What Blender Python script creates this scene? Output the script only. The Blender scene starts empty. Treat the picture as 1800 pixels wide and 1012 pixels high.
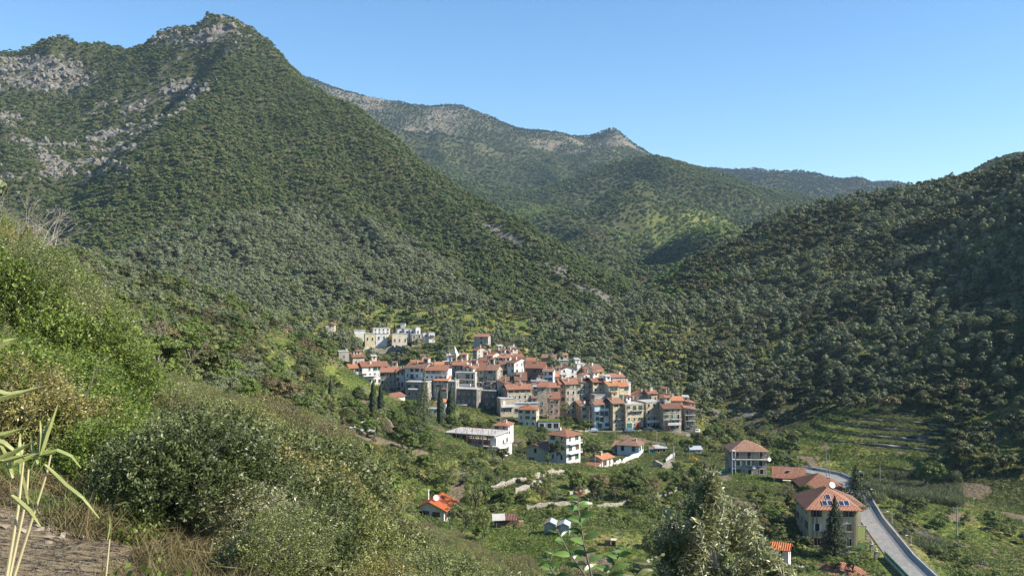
import bpy, bmesh, math, random, os
import numpy as np
from mathutils import Vector, Matrix
R=math.radians
S=bpy.context.scene
COL=S.collection
# ------------------------------------------------------------------ camera, sky, sun, exposure
FPX=1559.0; CX=900.0; CY=506.0          # focal length and centre of the 1800x1012 photograph, in its pixels
cd=bpy.data.cameras.new("camera"); cam=bpy.data.objects.new("camera",cd); COL.objects.link(cam)
cam.location=(0,0,0); cam.rotation_euler=(R(90),0,0)
cd.sensor_width=36; cd.lens=36*FPX/1800; cd.clip_start=0.05; cd.clip_end=20000
S.camera=cam
S.render.resolution_x=1024; S.render.resolution_y=575
SUN_AZ=R(101); SUN_EL=R(37)             # azimuth clockwise from the viewing direction
sd=Vector((math.sin(SUN_AZ)*math.cos(SUN_EL),math.cos(SUN_AZ)*math.cos(SUN_EL),math.sin(SUN_EL)))
W=bpy.data.worlds.new("World"); S.world=W; W.use_nodes=True
wn=W.node_tree; bg=wn.nodes['Background']
sky=wn.nodes.new('ShaderNodeTexSky'); sky.sky_type='NISHITA'; sky.sun_disc=False
sky.sun_elevation=SUN_EL; sky.sun_rotation=SUN_AZ; sky.altitude=300; sky.air_density=1.0; sky.dust_density=0.0; sky.ozone_density=2.2
hsn=wn.nodes.new('ShaderNodeHueSaturation'); hsn.inputs['Saturation'].default_value=1.22; wn.links.new(sky.outputs[0],hsn.inputs['Color']); wn.links.new(hsn.outputs[0],bg.inputs[0]); bg.inputs[1].default_value=0.088
ld=bpy.data.lights.new("sun","SUN"); ld.energy=5.0; ld.angle=R(0.5); ld.color=(1.0,0.93,0.82)
lo=bpy.data.objects.new("sun",ld); COL.objects.link(lo); lo.rotation_euler=sd.to_track_quat('Z','Y').to_euler()
S.view_settings.view_transform='Standard'; S.view_settings.look='None'; S.view_settings.exposure=1.17; S.view_settings.gamma=1
S.render.engine='CYCLES'
S.cycles.max_bounces=5; S.cycles.diffuse_bounces=3; S.cycles.glossy_bounces=2; S.cycles.transmission_bounces=2; S.cycles.transparent_max_bounces=4; S.cycles.volume_bounces=0
DEV=os.environ.get('DEVSKIP','')

# ------------------------------------------------------------------ terrain height field
def P(px,py,D): return ((px-CX)/FPX*D, D, -(py-CY)/FPX*D)
class RBF:
    def __init__(s,pts,c,zlow=None,T=0,grid=None):
        p=np.array(pts,float)
        if zlow is not None:
            x0,x1,y0,y1,st=grid
            gx,gy=np.meshgrid(np.arange(x0,x1+1,st),np.arange(y0,y1+1,st)); g=np.stack([gx.ravel(),gy.ravel()],1)
            d=np.sqrt(((g[:,None,:]-p[None,:,:2])**2).sum(2)).min(1); g=g[d>T]
            p=np.vstack([p,np.c_[g,np.full(len(g),zlow)]])
        s.p=p[:,:2]; s.c=c; n=len(p)
        K=-np.sqrt(((s.p[:,None]-s.p[None])**2).sum(2)+c*c)
        Q=np.c_[np.ones(n),s.p/1000]; A=np.zeros((n+3,n+3)); A[:n,:n]=K; A[:n,n:]=Q; A[n:,:n]=Q.T
        w=np.linalg.solve(A,np.r_[p[:,2],0,0,0]); s.w=w[:n]; s.a=w[n:]
    def __call__(s,x,y):
        out=np.empty(x.shape); xf=x.ravel(); yf=y.ravel(); o=out.ravel()
        for i in range(0,len(xf),20000):
            X=xf[i:i+20000,None]; Y=yf[i:i+20000,None]
            o[i:i+20000]=-(np.sqrt((X-s.p[None,:,0])**2+(Y-s.p[None,:,1])**2+s.c*s.c))@s.w+s.a[0]+s.a[1]*X[:,0]/1000+s.a[2]*Y[:,0]/1000
        return o.reshape(x.shape)
_rs=np.random.RandomState(5); _perm=_rs.rand(256,256)
def vnoise(x,y):
    xi=np.floor(x).astype(int); yi=np.floor(y).astype(int); fx=x-xi; fy=y-yi
    fx=fx*fx*fx*(fx*(fx*6-15)+10); fy=fy*fy*fy*(fy*(fy*6-15)+10)
    a=_perm[xi&255,yi&255]; b=_perm[(xi+1)&255,yi&255]; c=_perm[xi&255,(yi+1)&255]; d=_perm[(xi+1)&255,(yi+1)&255]
    return (a+(b-a)*fx)*(1-fy)+(c+(d-c)*fx)*fy
def fbm(x,y,s,octv=4,ridge=False):
    t=0; amp=1; tot=0
    for o in range(octv):
        n=vnoise(x/s+17.3*o,y/s+9.1*o)
        if ridge: n=1-np.abs(2*n-1)
        t=t+n*amp; tot+=amp; amp*=0.5; s*=0.5
    return t/tot-0.5
def ss(a,b,x):
    t=np.clip((x-a)/(b-a),0,1); return t*t*(3-2*t)
A_PTS=[(0,-30,1),(0,0,-1.9),(-6,3,-1.9),(6,3,-3.2),(-12,8,-2),(-7.6,13,-3.6),(-6,10,-3.3),(-3,7,-3.5),(-7,17,-4.6),(-5,14,-4.6),(2,11,-6.2),(8,12,-9),(14,20,-15),(0,20,-9.5),(-7,24,-8),(-16,22,-3.5),(-22,40,-5),(-10,45,-12),(0,45,-17),(14,45,-26),
 (-40,60,3.5),(-46,85,3),(-30,75,-8),(-14,75,-16),(0,80,-26),(15,80,-36),(-80,100,14),(40,60,-36),(60,30,-28),(60,80,-46),(100,100,-50),(-60,20,12),(-60,-30,20),(60,-30,-12),(120,-30,-30),(160,60,-50)]
A_PTS+=[P(*q) for q in [(0,510,110),(-200,500,150),(-200,380,280),(150,560,150),(0,395,230),(60,420,235),(180,498,230),(110,448,260),(210,530,270),(300,575,200),(370,640,165),(330,590,175),(430,655,190),(470,600,270),(500,585,350),(420,545,320),(600,640,330),(620,700,285),(560,720,240),(650,750,232),
 (560,800,150),(740,930,150),(715,908,166),(780,922,176),(740,965,135),(690,955,125),(940,818,262),(1000,813,262),(1370,988,176),(480,760,120),(400,760,80),(640,830,165),(760,770,232),(700,800,205),(760,915,168),(870,850,195),(900,940,160),(1000,935,157),(1000,1010,140),(800,1010,120),(1200,1010,140),(1200,930,165),(1040,820,247),(940,812,247),
 (1110,800,285),(1180,835,245),(1190,790,290),(1050,757,343),(1180,757,343),(1230,762,345),(930,752,325),(860,742,325),(800,750,300),(740,735,290),(700,725,275),
 (640,690,362),(615,690,350),(680,698,348),(720,708,336),(790,742,318),(830,750,318),(862,754,320),(820,700,358),(856,700,360),(900,738,335),(880,665,380),(900,640,400),(880,622,430),(830,640,405),(780,676,362),(752,722,322),(720,680,360),(1040,660,405),(1120,690,385),(1000,700,370),(1060,720,360),(1140,715,365),(1200,735,358),(640,655,392),(700,650,400),(760,650,400),(640,625,425),(700,622,432),(640,620,440),(640,603,466),(700,605,466),(765,599,468),(700,589,482),(640,588,484),(700,571,505),(640,565,512),(780,576,492),(573,579,440),(590,560,470),(820,600,450),(860,590,480),(960,615,455),(980,640,430),(560,600,420),(800,545,540),(640,545,540),(900,560,540),(500,560,450),(400,550,400),(960,585,500),
 (1250,760,385),(1300,760,385),(1380,765,365),(1240,780,320),(1260,815,262),(1320,838,236),(1390,852,226),(1440,965,188),(1530,905,214),(1575,1012,170),(1500,860,245),(1400,800,300),(1600,940,205),(1700,900,225),(1800,880,245),(1640,1000,180),(1800,1000,190),
 (1500,850,262),(1620,850,268),(1380,775,322),(1450,735,342),(1550,715,335),(1650,800,290),(1700,790,270),
 (1300,700,415),(1220,690,420),(1150,650,440),(1250,650,450),(1050,610,450),(1400,650,430),(1500,650,395),(1600,660,370),(1400,600,460),(1500,600,425),(1500,510,510),(1600,610,400),(1700,700,330),(1700,600,370),(1700,450,480),(1800,720,300),(1800,600,345),(1800,500,410),(1300,520,560),(1150,560,500),(1400,450,600),(1200,530,560),(1600,420,570),(1050,575,490)]]
A_PTS+=[P(*q) for q in [(1000,600,480),(1060,575,530),(1120,535,580),(1200,470,650),(1270,435,690),(1350,403,720),(1450,378,750),(1530,372,755),(1600,353,730),(1700,318,690),(1800,300,640),(1900,270,640),(2100,250,640),(2300,240,600)]]
A_PTS+=[(185,230,-52),(225,230,-20),(250,275,10),(280,260,36),(330,270,76),(300,335,62),(340,420,95),(400,430,130),(420,300,130),(230,160,-40),(300,140,20),(250,200,0),(400,150,50)]
A_PTS+=[(60,850,-80),(150,900,-50),(250,950,-20),(400,950,10),(0,700,-95),(-300,650,-60),(-200,560,-50),(-120,640,-60),(-350,480,-20),(-260,400,0),(-200,420,-10),(-90,560,-40),(-20,600,-60),(500,800,60)]
fA=RBF(A_PTS,5.0,-120,250,(-1200,1400,-200,2200,200))
def mk(l,c,zl,T,g,back): 
    p=[P(*q) for q in l]
    return RBF(p+back,c,zl,T,g)
B_L=[(-400,150,1500),(-150,110,1350),(0,102,1300),(90,78,1280),(150,94,1280),(190,97,1290),(235,96,1290),(262,78,1275),(285,60,1265),(340,50,1250),(360,36,1243),(378,31,1240),(400,34,1233),(440,65,1210),(470,97,1190),(500,127,1170),(560,168,1120),(640,215,1060),(700,258,1010),(790,325,940),(850,368,890),(930,413,830),(1000,453,780),(1060,488,740),(1115,518,700),
 (402,84,1185),(387,132,1105),(338,181,1030),(288,226,955),(238,281,875),(197,337,795),(168,394,725),(165,446,660),(394,108,1145),(362,158,1068),(312,204,992),(262,254,915),(216,309,835),(200,480,600),
 (352,142,1180),(308,190,1135),(258,243,1080),(200,300,1010),(130,362,910),(85,405,820),(90,440,730),
 (0,200,1150),(100,165,1200),(60,110,1265),(160,130,1240),(0,310,950),(-200,300,1000),(-200,150,1300),(60,250,1080),(150,250,1110),
 (450,200,1000),(500,300,880),(400,400,720),(600,400,760),(300,470,600),(450,480,590),(600,480,620),(750,480,650),(700,380,800),(850,480,680),(900,540,600),(700,550,530),(500,540,500),(400,530,480),(1000,560,570),(300,350,770),(350,280,860),(450,120,1130),(420,300,850),(800,560,530),(950,580,510),(1040,560,560)]
B_back=[(-415,1600,180),(-700,1600,160),(-100,1250,60),(0,1100,-30),(100,950,-80),(-250,1500,120),(0,430,-120),(100,450,-120),(-100,380,-120),(-250,400,-110),(-330,470,-70)]
fB=mk(B_L,10,-160,260,(-1600,1000,0,3000,250),B_back)
C_L=[(300,60,3300),(420,105,3250),(530,138,3200),(600,163,3150),(700,185,3100),(760,192,3090),(800,192,3080),(850,207,3050),(900,226,3050),(950,236,3000),(1000,246,3000),(1032,260,3000),(1055,245,3050),(1076,234,3060),(1096,243,3060),(1118,260,3060),(1150,280,3060),(1200,310,3100),
 (600,240,2500),(700,300,2150),(800,345,1950),(850,370,1850),(900,300,2500),(1000,305,2600),(850,250,2800),(750,240,2750),(1050,285,2750),(1000,345,2300),(920,345,2150),(650,200,2850),(500,220,2600),(1100,300,2650),(1100,330,2300)]
fC=mk(C_L,60,-300,700,(-3500,3500,500,6500,500),[(-500,4200,300),(0,4100,100),(400,4000,0),(800,3800,-100)])
D_L=[(840,352,1900),(880,358,1850),(940,362,1850),(1000,348,1880),(1060,317,1930),(1100,297,1950),(1150,284,1950),(1200,291,1950),(1260,310,2000),(1330,333,2050),(1400,350,2100),(1440,368,2100),(1500,395,2100),
 (1168,307,1820),(1135,340,1660),(1098,379,1500),(1050,415,1370),(1025,436,1270),(1010,455,1190),
 (1100,345,1900),(1050,385,1760),(1005,415,1600),(985,440,1450),(1180,345,1760),(1150,385,1640),(1110,425,1480),
 (1200,380,1560),(1300,400,1600),(1250,450,1250),(1150,460,1150),(1130,505,930),(950,400,1500),(880,385,1650),(1000,445,1300),(1050,475,1100),(1400,400,1800),(1235,425,1050),(1215,400,1180),(1118,508,1060),(1135,468,1220),(1185,500,960),(1150,495,1010)]
fD=mk(D_L,35,-250,350,(-1800,2500,300,5000,350),[(300,2400,100),(0,2300,50)])
E_L=[(1150,300,3700),(1230,307,3600),(1280,309,3600),(1340,315,3600),(1400,321,3600),(1440,327,3600),(1500,334,3600),(1545,327,3600),(1590,336,3600),(1640,352,3600),(1400,372,2900),(1300,360,2900),(1500,380,2900)]
fE=mk(E_L,60,-300,600,(-500,4000,1500,6500,500),[])
F_L=[(1680,330,1300),(1730,297,1300),(1770,286,1300),(1800,280,1300),(1900,262,1300),(1800,330,1100),(1700,350,1150)]
fF=mk(F_L,30,-200,300,(-200,2500,300,3000,300),[])
def smax(a,b,k):
    h=np.maximum(k-np.abs(a-b),0)/k; return np.maximum(a,b)+h*h*k*0.25
def interp_poly(pts,px): 
    a=np.array(pts,float); return np.interp(px,a[:,0],a[:,1])
def proj(x,y,z):
    y=np.maximum(y,0.1); return CX+x/y*FPX, CY-z/y*FPX
ROAD=[(75,150,-55.0),(78.5,180,-54.6),(84,208,-54.3),(89.5,230,-53.9),(93,243,-53.8),(92,254,-53.8),(87,261,-53.8),(80,264,-53.7)]
def road_dist(x,y):
    best=np.full(x.shape,1e9); zz=np.zeros(x.shape)
    for a,b in zip(ROAD[:-1],ROAD[1:]):
        ax,ay,az=a; bx,by,bz=b; dx,dy=bx-ax,by-ay
        t=np.clip(((x-ax)*dx+(y-ay)*dy)/(dx*dx+dy*dy),0,1); d=np.hypot(x-ax-t*dx,y-ay-t*dy)
        m=d<best; best=np.where(m,d,best); zz=np.where(m,az+t*(bz-az),zz)
    return best,zz
def height(x,y,detail=True):
    x=np.asarray(x,float); y=np.asarray(y,float)
    a=fA(x,y); b=fB(x,y); c=fC(x,y); d=fD(x,y); e=fE(x,y); f=fF(x,y)
    r=np.hypot(x,y)
    near=np.clip((r-25)/120,0,1)
    rh=ss(90,160,x)*ss(260,340,y)
    a=a+near*(fbm(x,y,45,4)*2.2)+ss(60,170,x-0.12*(y-300))*ss(330,420,y)*(fbm(x*1.0,y,75,4,True)*20-3)
    b=b+(fbm(x+0.45*y,y*0.35,85,5,True)*30)*(1-.55*ss(220,330,b))*ss(420,700,y)
    rk=ss(-250,-330,x+0.0*y)*ss(700,850,y); b=b+rk*(fbm(x,y,26,4,True)*9)
    cl=ss(-430,-620,x)*ss(900,1150,y); b=b+cl*(fbm(x,y,35,4,True)*14+fbm(x*1.6,y,11,3,True)*9)
    pk=np.exp(-(((x+415)/75)**2+((y-1225)/60)**2)); b=b+pk*fbm(x,y,22,4,True)*15
    c=c+fbm(x*1.1+0.3*y,y*0.7,330,6,True)*130*(1-.78*ss(380,500,c))
    d=d+fbm(x,y*0.8,190,6,True)*60*(1-.75*ss(150,235,d))
    e=e+fbm(x,y,300,5,True)*80
    # terraces on the gardens
    px,py=proj(x,y,a)
    def steps(z,h,m,ph=0.0):
        q=(z+ph)/h; fl=np.floor(q); fr=q-fl; t=(fl+ss(0.72,0.98,fr))*h-ph+0.10*(fr-0.5)*h
        return z+(t-z)*m
    wob=fbm(x,y,30,2)*1.4
    m1=ss(88,100,x)*ss(166,150,x)*ss(262,272,y)*ss(372,350,y)*ss(-38,-42,a)
    a=a+0.0; a=steps(a+wob*m1,1.9,m1)
    m2=ss(-120,-100,x)*ss(30,10,x)*ss(400,412,y)*ss(560,520,y)
    a=steps(a+wob*m2,2.4,m2*0.9)
    m3=ss(-30,-15,x)*ss(85,70,x)*ss(160,172,y)*ss(325,310,y)
    a=steps(a+wob*0.6*m3,1.7,m3*0.8)
    rd,rz=road_dist(x,y); wr=ss(9.0,4.6,rd); a=a*(1-wr)+(rz-0.12)*wr
    h=smax(a,b,14); h=smax(h,c,30); h=smax(h,d,12); h=smax(h,e,30); h=smax(h,f,20)
    if detail: h=h+(fbm(x,y,6,3)*0.35)*np.clip((r-8)/60,0.05,1)*(1-ss(8,5,rd))
    return h
def hz(x,y): return float(height(np.array([x]),np.array([y]))[0])
_Ds=np.concatenate([np.geomspace(4,100,60),np.arange(101,560,1.5),np.geomspace(562,5000,260)])
def hit(px,py,dmin=4,dmax=1e9):
    """the ground point seen at a photograph pixel"""
    Ds=_Ds[(_Ds>=dmin)&(_Ds<=dmax)]; x=(px-CX)/FPX*Ds; z=-(py-CY)/FPX*Ds
    g=height(x,Ds)-z; k=np.nonzero(g>0)[0]
    if len(k)==0 : 
        k=int(np.argmax(g-0*Ds)); D=Ds[k]; return Vector((x[k],D,float(z[k]+g[k])))
    k=k[0]
    if k==0: D=Ds[0]
    else:
        D0,D1=Ds[k-1],Ds[k]; g0,g1=g[k-1],g[k]; D=D0+(D1-D0)*(-g0)/(g1-g0)
    xx=(px-CX)/FPX*D; return Vector((xx,D,hz(xx,D)))
def at(px,D):
    x=(px-CX)/FPX*D; return Vector((x,D,hz(x,D)))
# visibility table, so that plants behind a ridge are not built
_AZ=np.linspace(-0.95,0.95,900); _VD=np.concatenate([np.geomspace(5,120,60),np.arange(122,800,4),np.geomspace(804,4500,330)])
_X=_AZ[:,None]*_VD[None,:]; _Y=np.broadcast_to(_VD[None,:],_X.shape)
_E=height(_X,_Y,False)/_VD[None,:]
_M=np.maximum.accumulate(_E,axis=1); _M=np.c_[np.full(len(_AZ),-9),_M[:,:-1]]
def visible(x,y,z,hgt):
    ia=np.clip(np.round((x/y-_AZ[0])/(_AZ[1]-_AZ[0])).astype(int),0,len(_AZ)-1); idd=np.clip(np.searchsorted(_VD,y)-1,0,len(_VD)-1)
    return (z+hgt)/y>_M[ia,idd]-0.0015
# ------------------------------------------------------------------ names, labels, materials
def tag(o,label=None,cat=None,group=None,kind=None):
    if label: o['label']=label
    if cat: o['category']=cat
    if group: o['group']=group
    if kind: o['kind']=kind
    return o
def nt(m): m.use_nodes=True; return m.node_tree
def N(t,kind,**k):
    n=t.nodes.new(kind)
    for a,v in k.items():
        if a in n.inputs.keys(): n.inputs[a].default_value=v
        else: setattr(n,a,v)
    return n
def C4(c): return (c[0],c[1],c[2],1)
def setin(n,k,v): n.inputs[k].default_value=v
def grid_mesh(name,X,Y,Z,mat,smooth=True):
    n,m=X.shape; me=bpy.data.meshes.new(name); v=np.stack([X,Y,Z],-1).reshape(-1,3).astype(np.float32)
    i=np.arange(n*m).reshape(n,m); f=np.stack([i[:-1,:-1],i[:-1,1:],i[1:,1:],i[1:,:-1]],-1).reshape(-1,4)
    me.vertices.add(len(v)); me.vertices.foreach_set('co',v.ravel()); me.loops.add(f.size); me.loops.foreach_set('vertex_index',f.ravel().astype(np.int32))
    me.polygons.add(len(f)); me.polygons.foreach_set('loop_start',(np.arange(len(f))*4).astype(np.int32)); me.polygons.foreach_set('use_smooth',np.full(len(f),smooth))
    me.update(calc_edges=True); me.materials.append(mat); o=bpy.data.objects.new(name,me); COL.objects.link(o); return o
# ground: four covers (soil and litter, grass, pale rock, bare dry earth) mixed by masks stored on the vertices
def ground_material():
    m=bpy.data.materials.new("ground"); t=nt(m); b=t.nodes['Principled BSDF']; setin(b,'Roughness',0.95); setin(b,'Specular IOR Level',0.1)
    geo=N(t,'ShaderNodeNewGeometry'); 
    def noise(sc,det=5,rough=0.6):
        n=N(t,'ShaderNodeTexNoise'); setin(n,'Scale',sc); setin(n,'Detail',det); setin(n,'Roughness',rough); t.links.new(geo.outputs['Position'],n.inputs['Vector']); return n
    def ramp(fac,stops):
        r=N(t,'ShaderNodeValToRGB'); e=r.color_ramp.elements
        while len(e)<len(stops): e.new(0.5)
        for k,(p,c) in enumerate(stops): e[k].position=p; e[k].color=C4(c)
        t.links.new(fac,r.inputs[0]); return r.outputs[0]
    nb=noise(0.05); ns=noise(0.9,6); nf=noise(5.0,4); nm=noise(0.09,8,0.75)
    soil=ramp(ns.outputs[0],[(0.35,(0.03,0.038,0.014)),(0.5,(0.055,0.062,0.022)),(0.65,(0.10,0.085,0.045))])
    grass=ramp(ns.outputs[0],[(0.3,(0.06,0.09,0.02)),(0.48,(0.10,0.145,0.03)),(0.58,(0.15,0.18,0.05)),(0.72,(0.23,0.21,0.10))])
    dry=ramp(noise(0.10,5,0.65).outputs[0],[(0.42,(1,1,1)),(0.54,(1.35,1.12,1.1)),(0.64,(1.75,1.2,1.7))]); mg=N(t,'ShaderNodeMix',data_type='RGBA',blend_type='MULTIPLY'); mg.inputs[0].default_value=1; t.links.new(grass,mg.inputs[6]); t.links.new(dry,mg.inputs[7]); grass=mg.outputs[2]
    rock=ramp(noise(0.35,8,0.8).outputs[0],[(0.3,(0.06,0.058,0.055)),(0.45,(0.13,0.122,0.11)),(0.6,(0.23,0.21,0.185)),(0.72,(0.2,0.15,0.11))])
    dirt=ramp(nf.outputs[0],[(0.35,(0.10,0.078,0.05)),(0.5,(0.17,0.135,0.088)),(0.7,(0.25,0.205,0.14))])
    at_=N(t,'ShaderNodeVertexColor',layer_name='cover'); sp=N(t,'ShaderNodeSeparateColor'); t.links.new(at_.outputs[0],sp.inputs[0])
    cur=soil
    for k,c in enumerate([grass,rock,dirt]):
        # break the mask's edge with noise
        a=N(t,'ShaderNodeMath',operation='ADD'); t.links.new(sp.outputs[k],a.inputs[0]); mm=N(t,'ShaderNodeMath',operation='MULTIPLY_ADD'); t.links.new((nm if k==1 else ns).outputs[0],mm.inputs[0]); mm.inputs[1].default_value=3.6 if k==1 else 1.2; mm.inputs[2].default_value=-1.85 if k==1 else -0.6
        t.links.new(mm.outputs[0],a.inputs[1])
        rr=N(t,'ShaderNodeMapRange'); setin(rr,'From Min',0.4); setin(rr,'From Max',0.6); t.links.new(a.outputs[0],rr.inputs[0])
        mx=N(t,'ShaderNodeMix',data_type='RGBA'); t.links.new(rr.outputs[0],mx.inputs[0]); t.links.new(cur,mx.inputs[6]); t.links.new(c,mx.inputs[7]); cur=mx.outputs[2]
    vv=N(t,'ShaderNodeMapRange'); setin(vv,'From Min',0.3); setin(vv,'From Max',0.7); setin(vv,'To Min',0.75); setin(vv,'To Max',1.25); t.links.new(nb.outputs[0],vv.inputs[0])
    mu=N(t,'ShaderNodeMix',data_type='RGBA',blend_type='MULTIPLY'); mu.inputs[0].default_value=1; t.links.new(cur,mu.inputs[6]); t.links.new(vv.outputs[0],mu.inputs[7])
    t.links.new(mu.outputs[2],b.inputs['Base Color'])
    bp=N(t,'ShaderNodeBump'); setin(bp,'Strength',0.6); setin(bp,'Distance',0.4); t.links.new(nf.outputs[0],bp.inputs['Height'])
    bp2=N(t,'ShaderNodeBump'); setin(bp2,'Strength',0.7); setin(bp2,'Distance',2.5); t.links.new(ns.outputs[0],bp2.inputs['Height']); t.links.new(bp.outputs[0],bp2.inputs['Normal'])
    t.links.new(bp2.outputs[0],b.inputs['Normal']); return m
def cover(x,y,z):
    """(grass, rock, dirt) 0..1"""
    px,py=proj(x,y,z); n1=fbm(x,y,28,3); n2=fbm(x,y,120,4); n3=fbm(x*0.6+y*0.6,y*2.2-x*0.8,45,3)
    g=np.zeros(x.shape); r=np.zeros(x.shape); d=np.zeros(x.shape)
    LA=(fA(x,y)+3>=fB(x,y))&(y<900); hill=ss(88,125,x)*ss(262,330,y)*ss(770,700,py-0*y)*LA
    g=np.where(LA,0.52+n1*1.2,g); g=g*(1-hill)+hill*(0.30+n1*1.3); val=LA&(y>140)&(y<420)&(hill<0.3)
    # mountain rock: basin left of the spur, cliff, summit
    Bm=(y>560)&(y<1500)&(x<300)
    base=ss(0.02,0.16,n3)*0.75
    left=ss(interp_poly([(20,470),(90,440),(165,400),(240,290),(300,225),(350,175),(400,120)],py*0+px)*0+0,1,0)
    spurx=interp_poly([(30,378),(90,400),(140,385),(190,335),(235,285),(290,235),(345,195),(400,168),(460,150),(600,120)],py)
    basin=Bm&(px<spurx); band=np.exp(-((px-(spurx-70-(py-150)*0.25))/ (60+0.38*np.maximum(py-100,0)))**2)*ss(100,170,py)*ss(345,300,py)
    n4=fbm(x,y,9,3); n5=fbm(x*0.5+y*0.4,y*1.3,16,3); r=np.where(basin,band*(0.36+n3*1.2+n4*0.9)+0.14+n3*0.6+n5*0.3,r)
    cliff=np.exp(-(((px-70)/105)**4+((py-130+0.10*(px-70))/38)**4)); r=np.where(basin,np.maximum(r,cliff*(0.72+n3*0.9+n5*1.0)),r)
    cl2=np.exp(-(((px-20)/60)**2+((py-205)/25)**2)); r=np.where(basin,np.maximum(r,cl2*0.6+n3*cl2),r)
    pk=np.exp(-(((px-350)/95)**4+((py-60)/30)**4)); r=np.where(Bm,np.maximum(r,pk*(0.55+n3*1.4+n5*1.3)),r)
    rr=np.exp(-((py-(410+(px-880)*0.62))/16)**2)*((px>830)&(px<1100)); r=np.where(Bm,np.maximum(r,rr*(0.45+n1*1.6)),r)
    r=np.where(Bm&~basin,np.maximum(r,0.1+n1*0.35),r)
    # far range: pale dry grassland along the crest
    Cm=(y>2150)&(y<3300); up=interp_poly([(500,215),(700,260),(800,290),(900,300),(1000,300),(1100,300)],px)
    d=np.where(Cm,ss(up+15,up-45,py)*(0.24+n2*1.2+fbm(x,y,40,3)*.9),d); r=np.where(Cm,ss(up,up-40,py)*(0.42+n2*1.1),r)
    Dm=(y>950)&(y<2150)&(px>820); g=np.where(Dm,0.1+.5*np.exp(-((px-1190)/130)**2-((py-400)/48)**2)+n2*0.4,g)
    # garden plots, river bed, path
    d=np.where(val,np.maximum(d,ss(0.22,0.30,fbm(x,y,11,2)+0.02)*0.8),d)
    fld=LA&(y>120)&(y<175)&(((px>838)&(px<1012)&(py>925))|((px>1120)&(px<1270)&(py>950)))|LA&(np.abs(px-1205)<32)&(np.abs(py-835)<20); g=np.where(fld,1.0,g); d=np.where(fld,0,d)
    fg=(y<60); g=np.where(fg,0.15+n1*0.5,g); pth=np.exp(-((x+0.52*y+0.6)/2.4)**2)*ss(30,20,y); d=np.where(fg,np.maximum(d,pth*0.95),d)
    sr=np.exp(-(((px-1330)/90)**2+((py-735)/22)**2))*LA; r=np.maximum(r,sr*(0.6+n1*1.5))
    return np.clip(np.stack([g,r,d],-1),0,1)
M_GROUND=ground_material()
def build_ground():
    y0=-40.0
    rows=np.unique(np.concatenate([np.linspace(5,60,90),np.linspace(60,170,150),np.linspace(170,480,560),np.geomspace(480,1400,330),np.geomspace(1400,5600,260)]))
    cols=np.tan(np.linspace(math.atan(-0.95),math.atan(0.95),1000))
    Y=rows[:,None]+y0+cols[None,:]*0; X=cols[None,:]*rows[:,None]
    Z=height(X,Y)
    o=grid_mesh("ground",X,Y,Z,M_GROUND); tag(o,kind='structure')
    cv=cover(X,np.maximum(Y,0.5),Z).reshape(-1,3)
    ca=o.data.color_attributes.new('cover','FLOAT_COLOR','POINT'); ca.data.foreach_set('color',np.c_[cv,np.ones(len(cv))].astype(np.float32).ravel())
    return o
ground=build_ground()
# ------------------------------------------------------------------ vegetation
rng=np.random.RandomState(11)
def leaf_material(name,c1,c2,c3=None,trans=0.3,rough=0.55,spec=0.25,var=0.35,patch=60.0):
    m=bpy.data.materials.new(name); t=nt(m); b=t.nodes['Principled BSDF']; out=t.nodes['Material Output']
    setin(b,'Roughness',rough); setin(b,'Specular IOR Level',spec)
    oi=N(t,'ShaderNodeObjectInfo'); geo=N(t,'ShaderNodeNewGeometry')
    n=N(t,'ShaderNodeTexNoise'); setin(n,'Scale',1.0/patch); setin(n,'Detail',3); t.links.new(geo.outputs['Position'],n.inputs['Vector'])
    a=N(t,'ShaderNodeMath',operation='MULTIPLY_ADD'); t.links.new(n.outputs[0],a.inputs[0]); a.inputs[1].default_value=1.6; a.inputs[2].default_value=-0.8
    s=N(t,'ShaderNodeMath',operation='ADD',use_clamp=True); t.links.new(oi.outputs['Random'],s.inputs[0]); t.links.new(a.outputs[0],s.inputs[1])
    r=N(t,'ShaderNodeValToRGB'); e=r.color_ramp.elements; e[0].color=C4(c1); e[1].color=C4(c2)
    if c3: e[1].position=0.82; x=e.new(1.0); x.color=C4(c3)
    t.links.new(s.outputs[0],r.inputs[0])
    v=N(t,'ShaderNodeMapRange'); setin(v,'To Min',1-var); setin(v,'To Max',1+var); t.links.new(geo.outputs['Random Per Island'],v.inputs[0])
    mu=N(t,'ShaderNodeMix',data_type='RGBA',blend_type='MULTIPLY'); mu.inputs[0].default_value=1; t.links.new(r.outputs[0],mu.inputs[6]); t.links.new(v.outputs[0],mu.inputs[7])
    t.links.new(mu.outputs[2],b.inputs['Base Color'])
    if trans>0:
        tr=N(t,'ShaderNodeBsdfTranslucent'); t.links.new(mu.outputs[2],tr.inputs[0]); ms=N(t,'ShaderNodeMixShader'); ms.inputs[0].default_value=trans
        t.links.new(b.outputs[0],ms.inputs[1]); t.links.new(tr.outputs[0],ms.inputs[2]); t.links.new(ms.outputs[0],out.inputs[0])
    return m
def bark_material(name,c,sc=6.0):
    m=bpy.data.materials.new(name); t=nt(m); b=t.nodes['Principled BSDF']; setin(b,'Roughness',0.9)
    tc=N(t,'ShaderNodeTexCoord'); n=N(t,'ShaderNodeTexNoise'); setin(n,'Scale',sc); setin(n,'Detail',4); t.links.new(tc.outputs['Object'],n.inputs[0])
    r=N(t,'ShaderNodeValToRGB'); r.color_ramp.elements[0].position=0.3; r.color_ramp.elements[1].position=0.7
    r.color_ramp.elements[0].color=C4([k*0.55 for k in c]); r.color_ramp.elements[1].color=C4([min(1,k*1.3) for k in c]); t.links.new(n.outputs[0],r.inputs[0]); t.links.new(r.outputs[0],b.inputs['Base Color'])
    return m
ML={}
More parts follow.
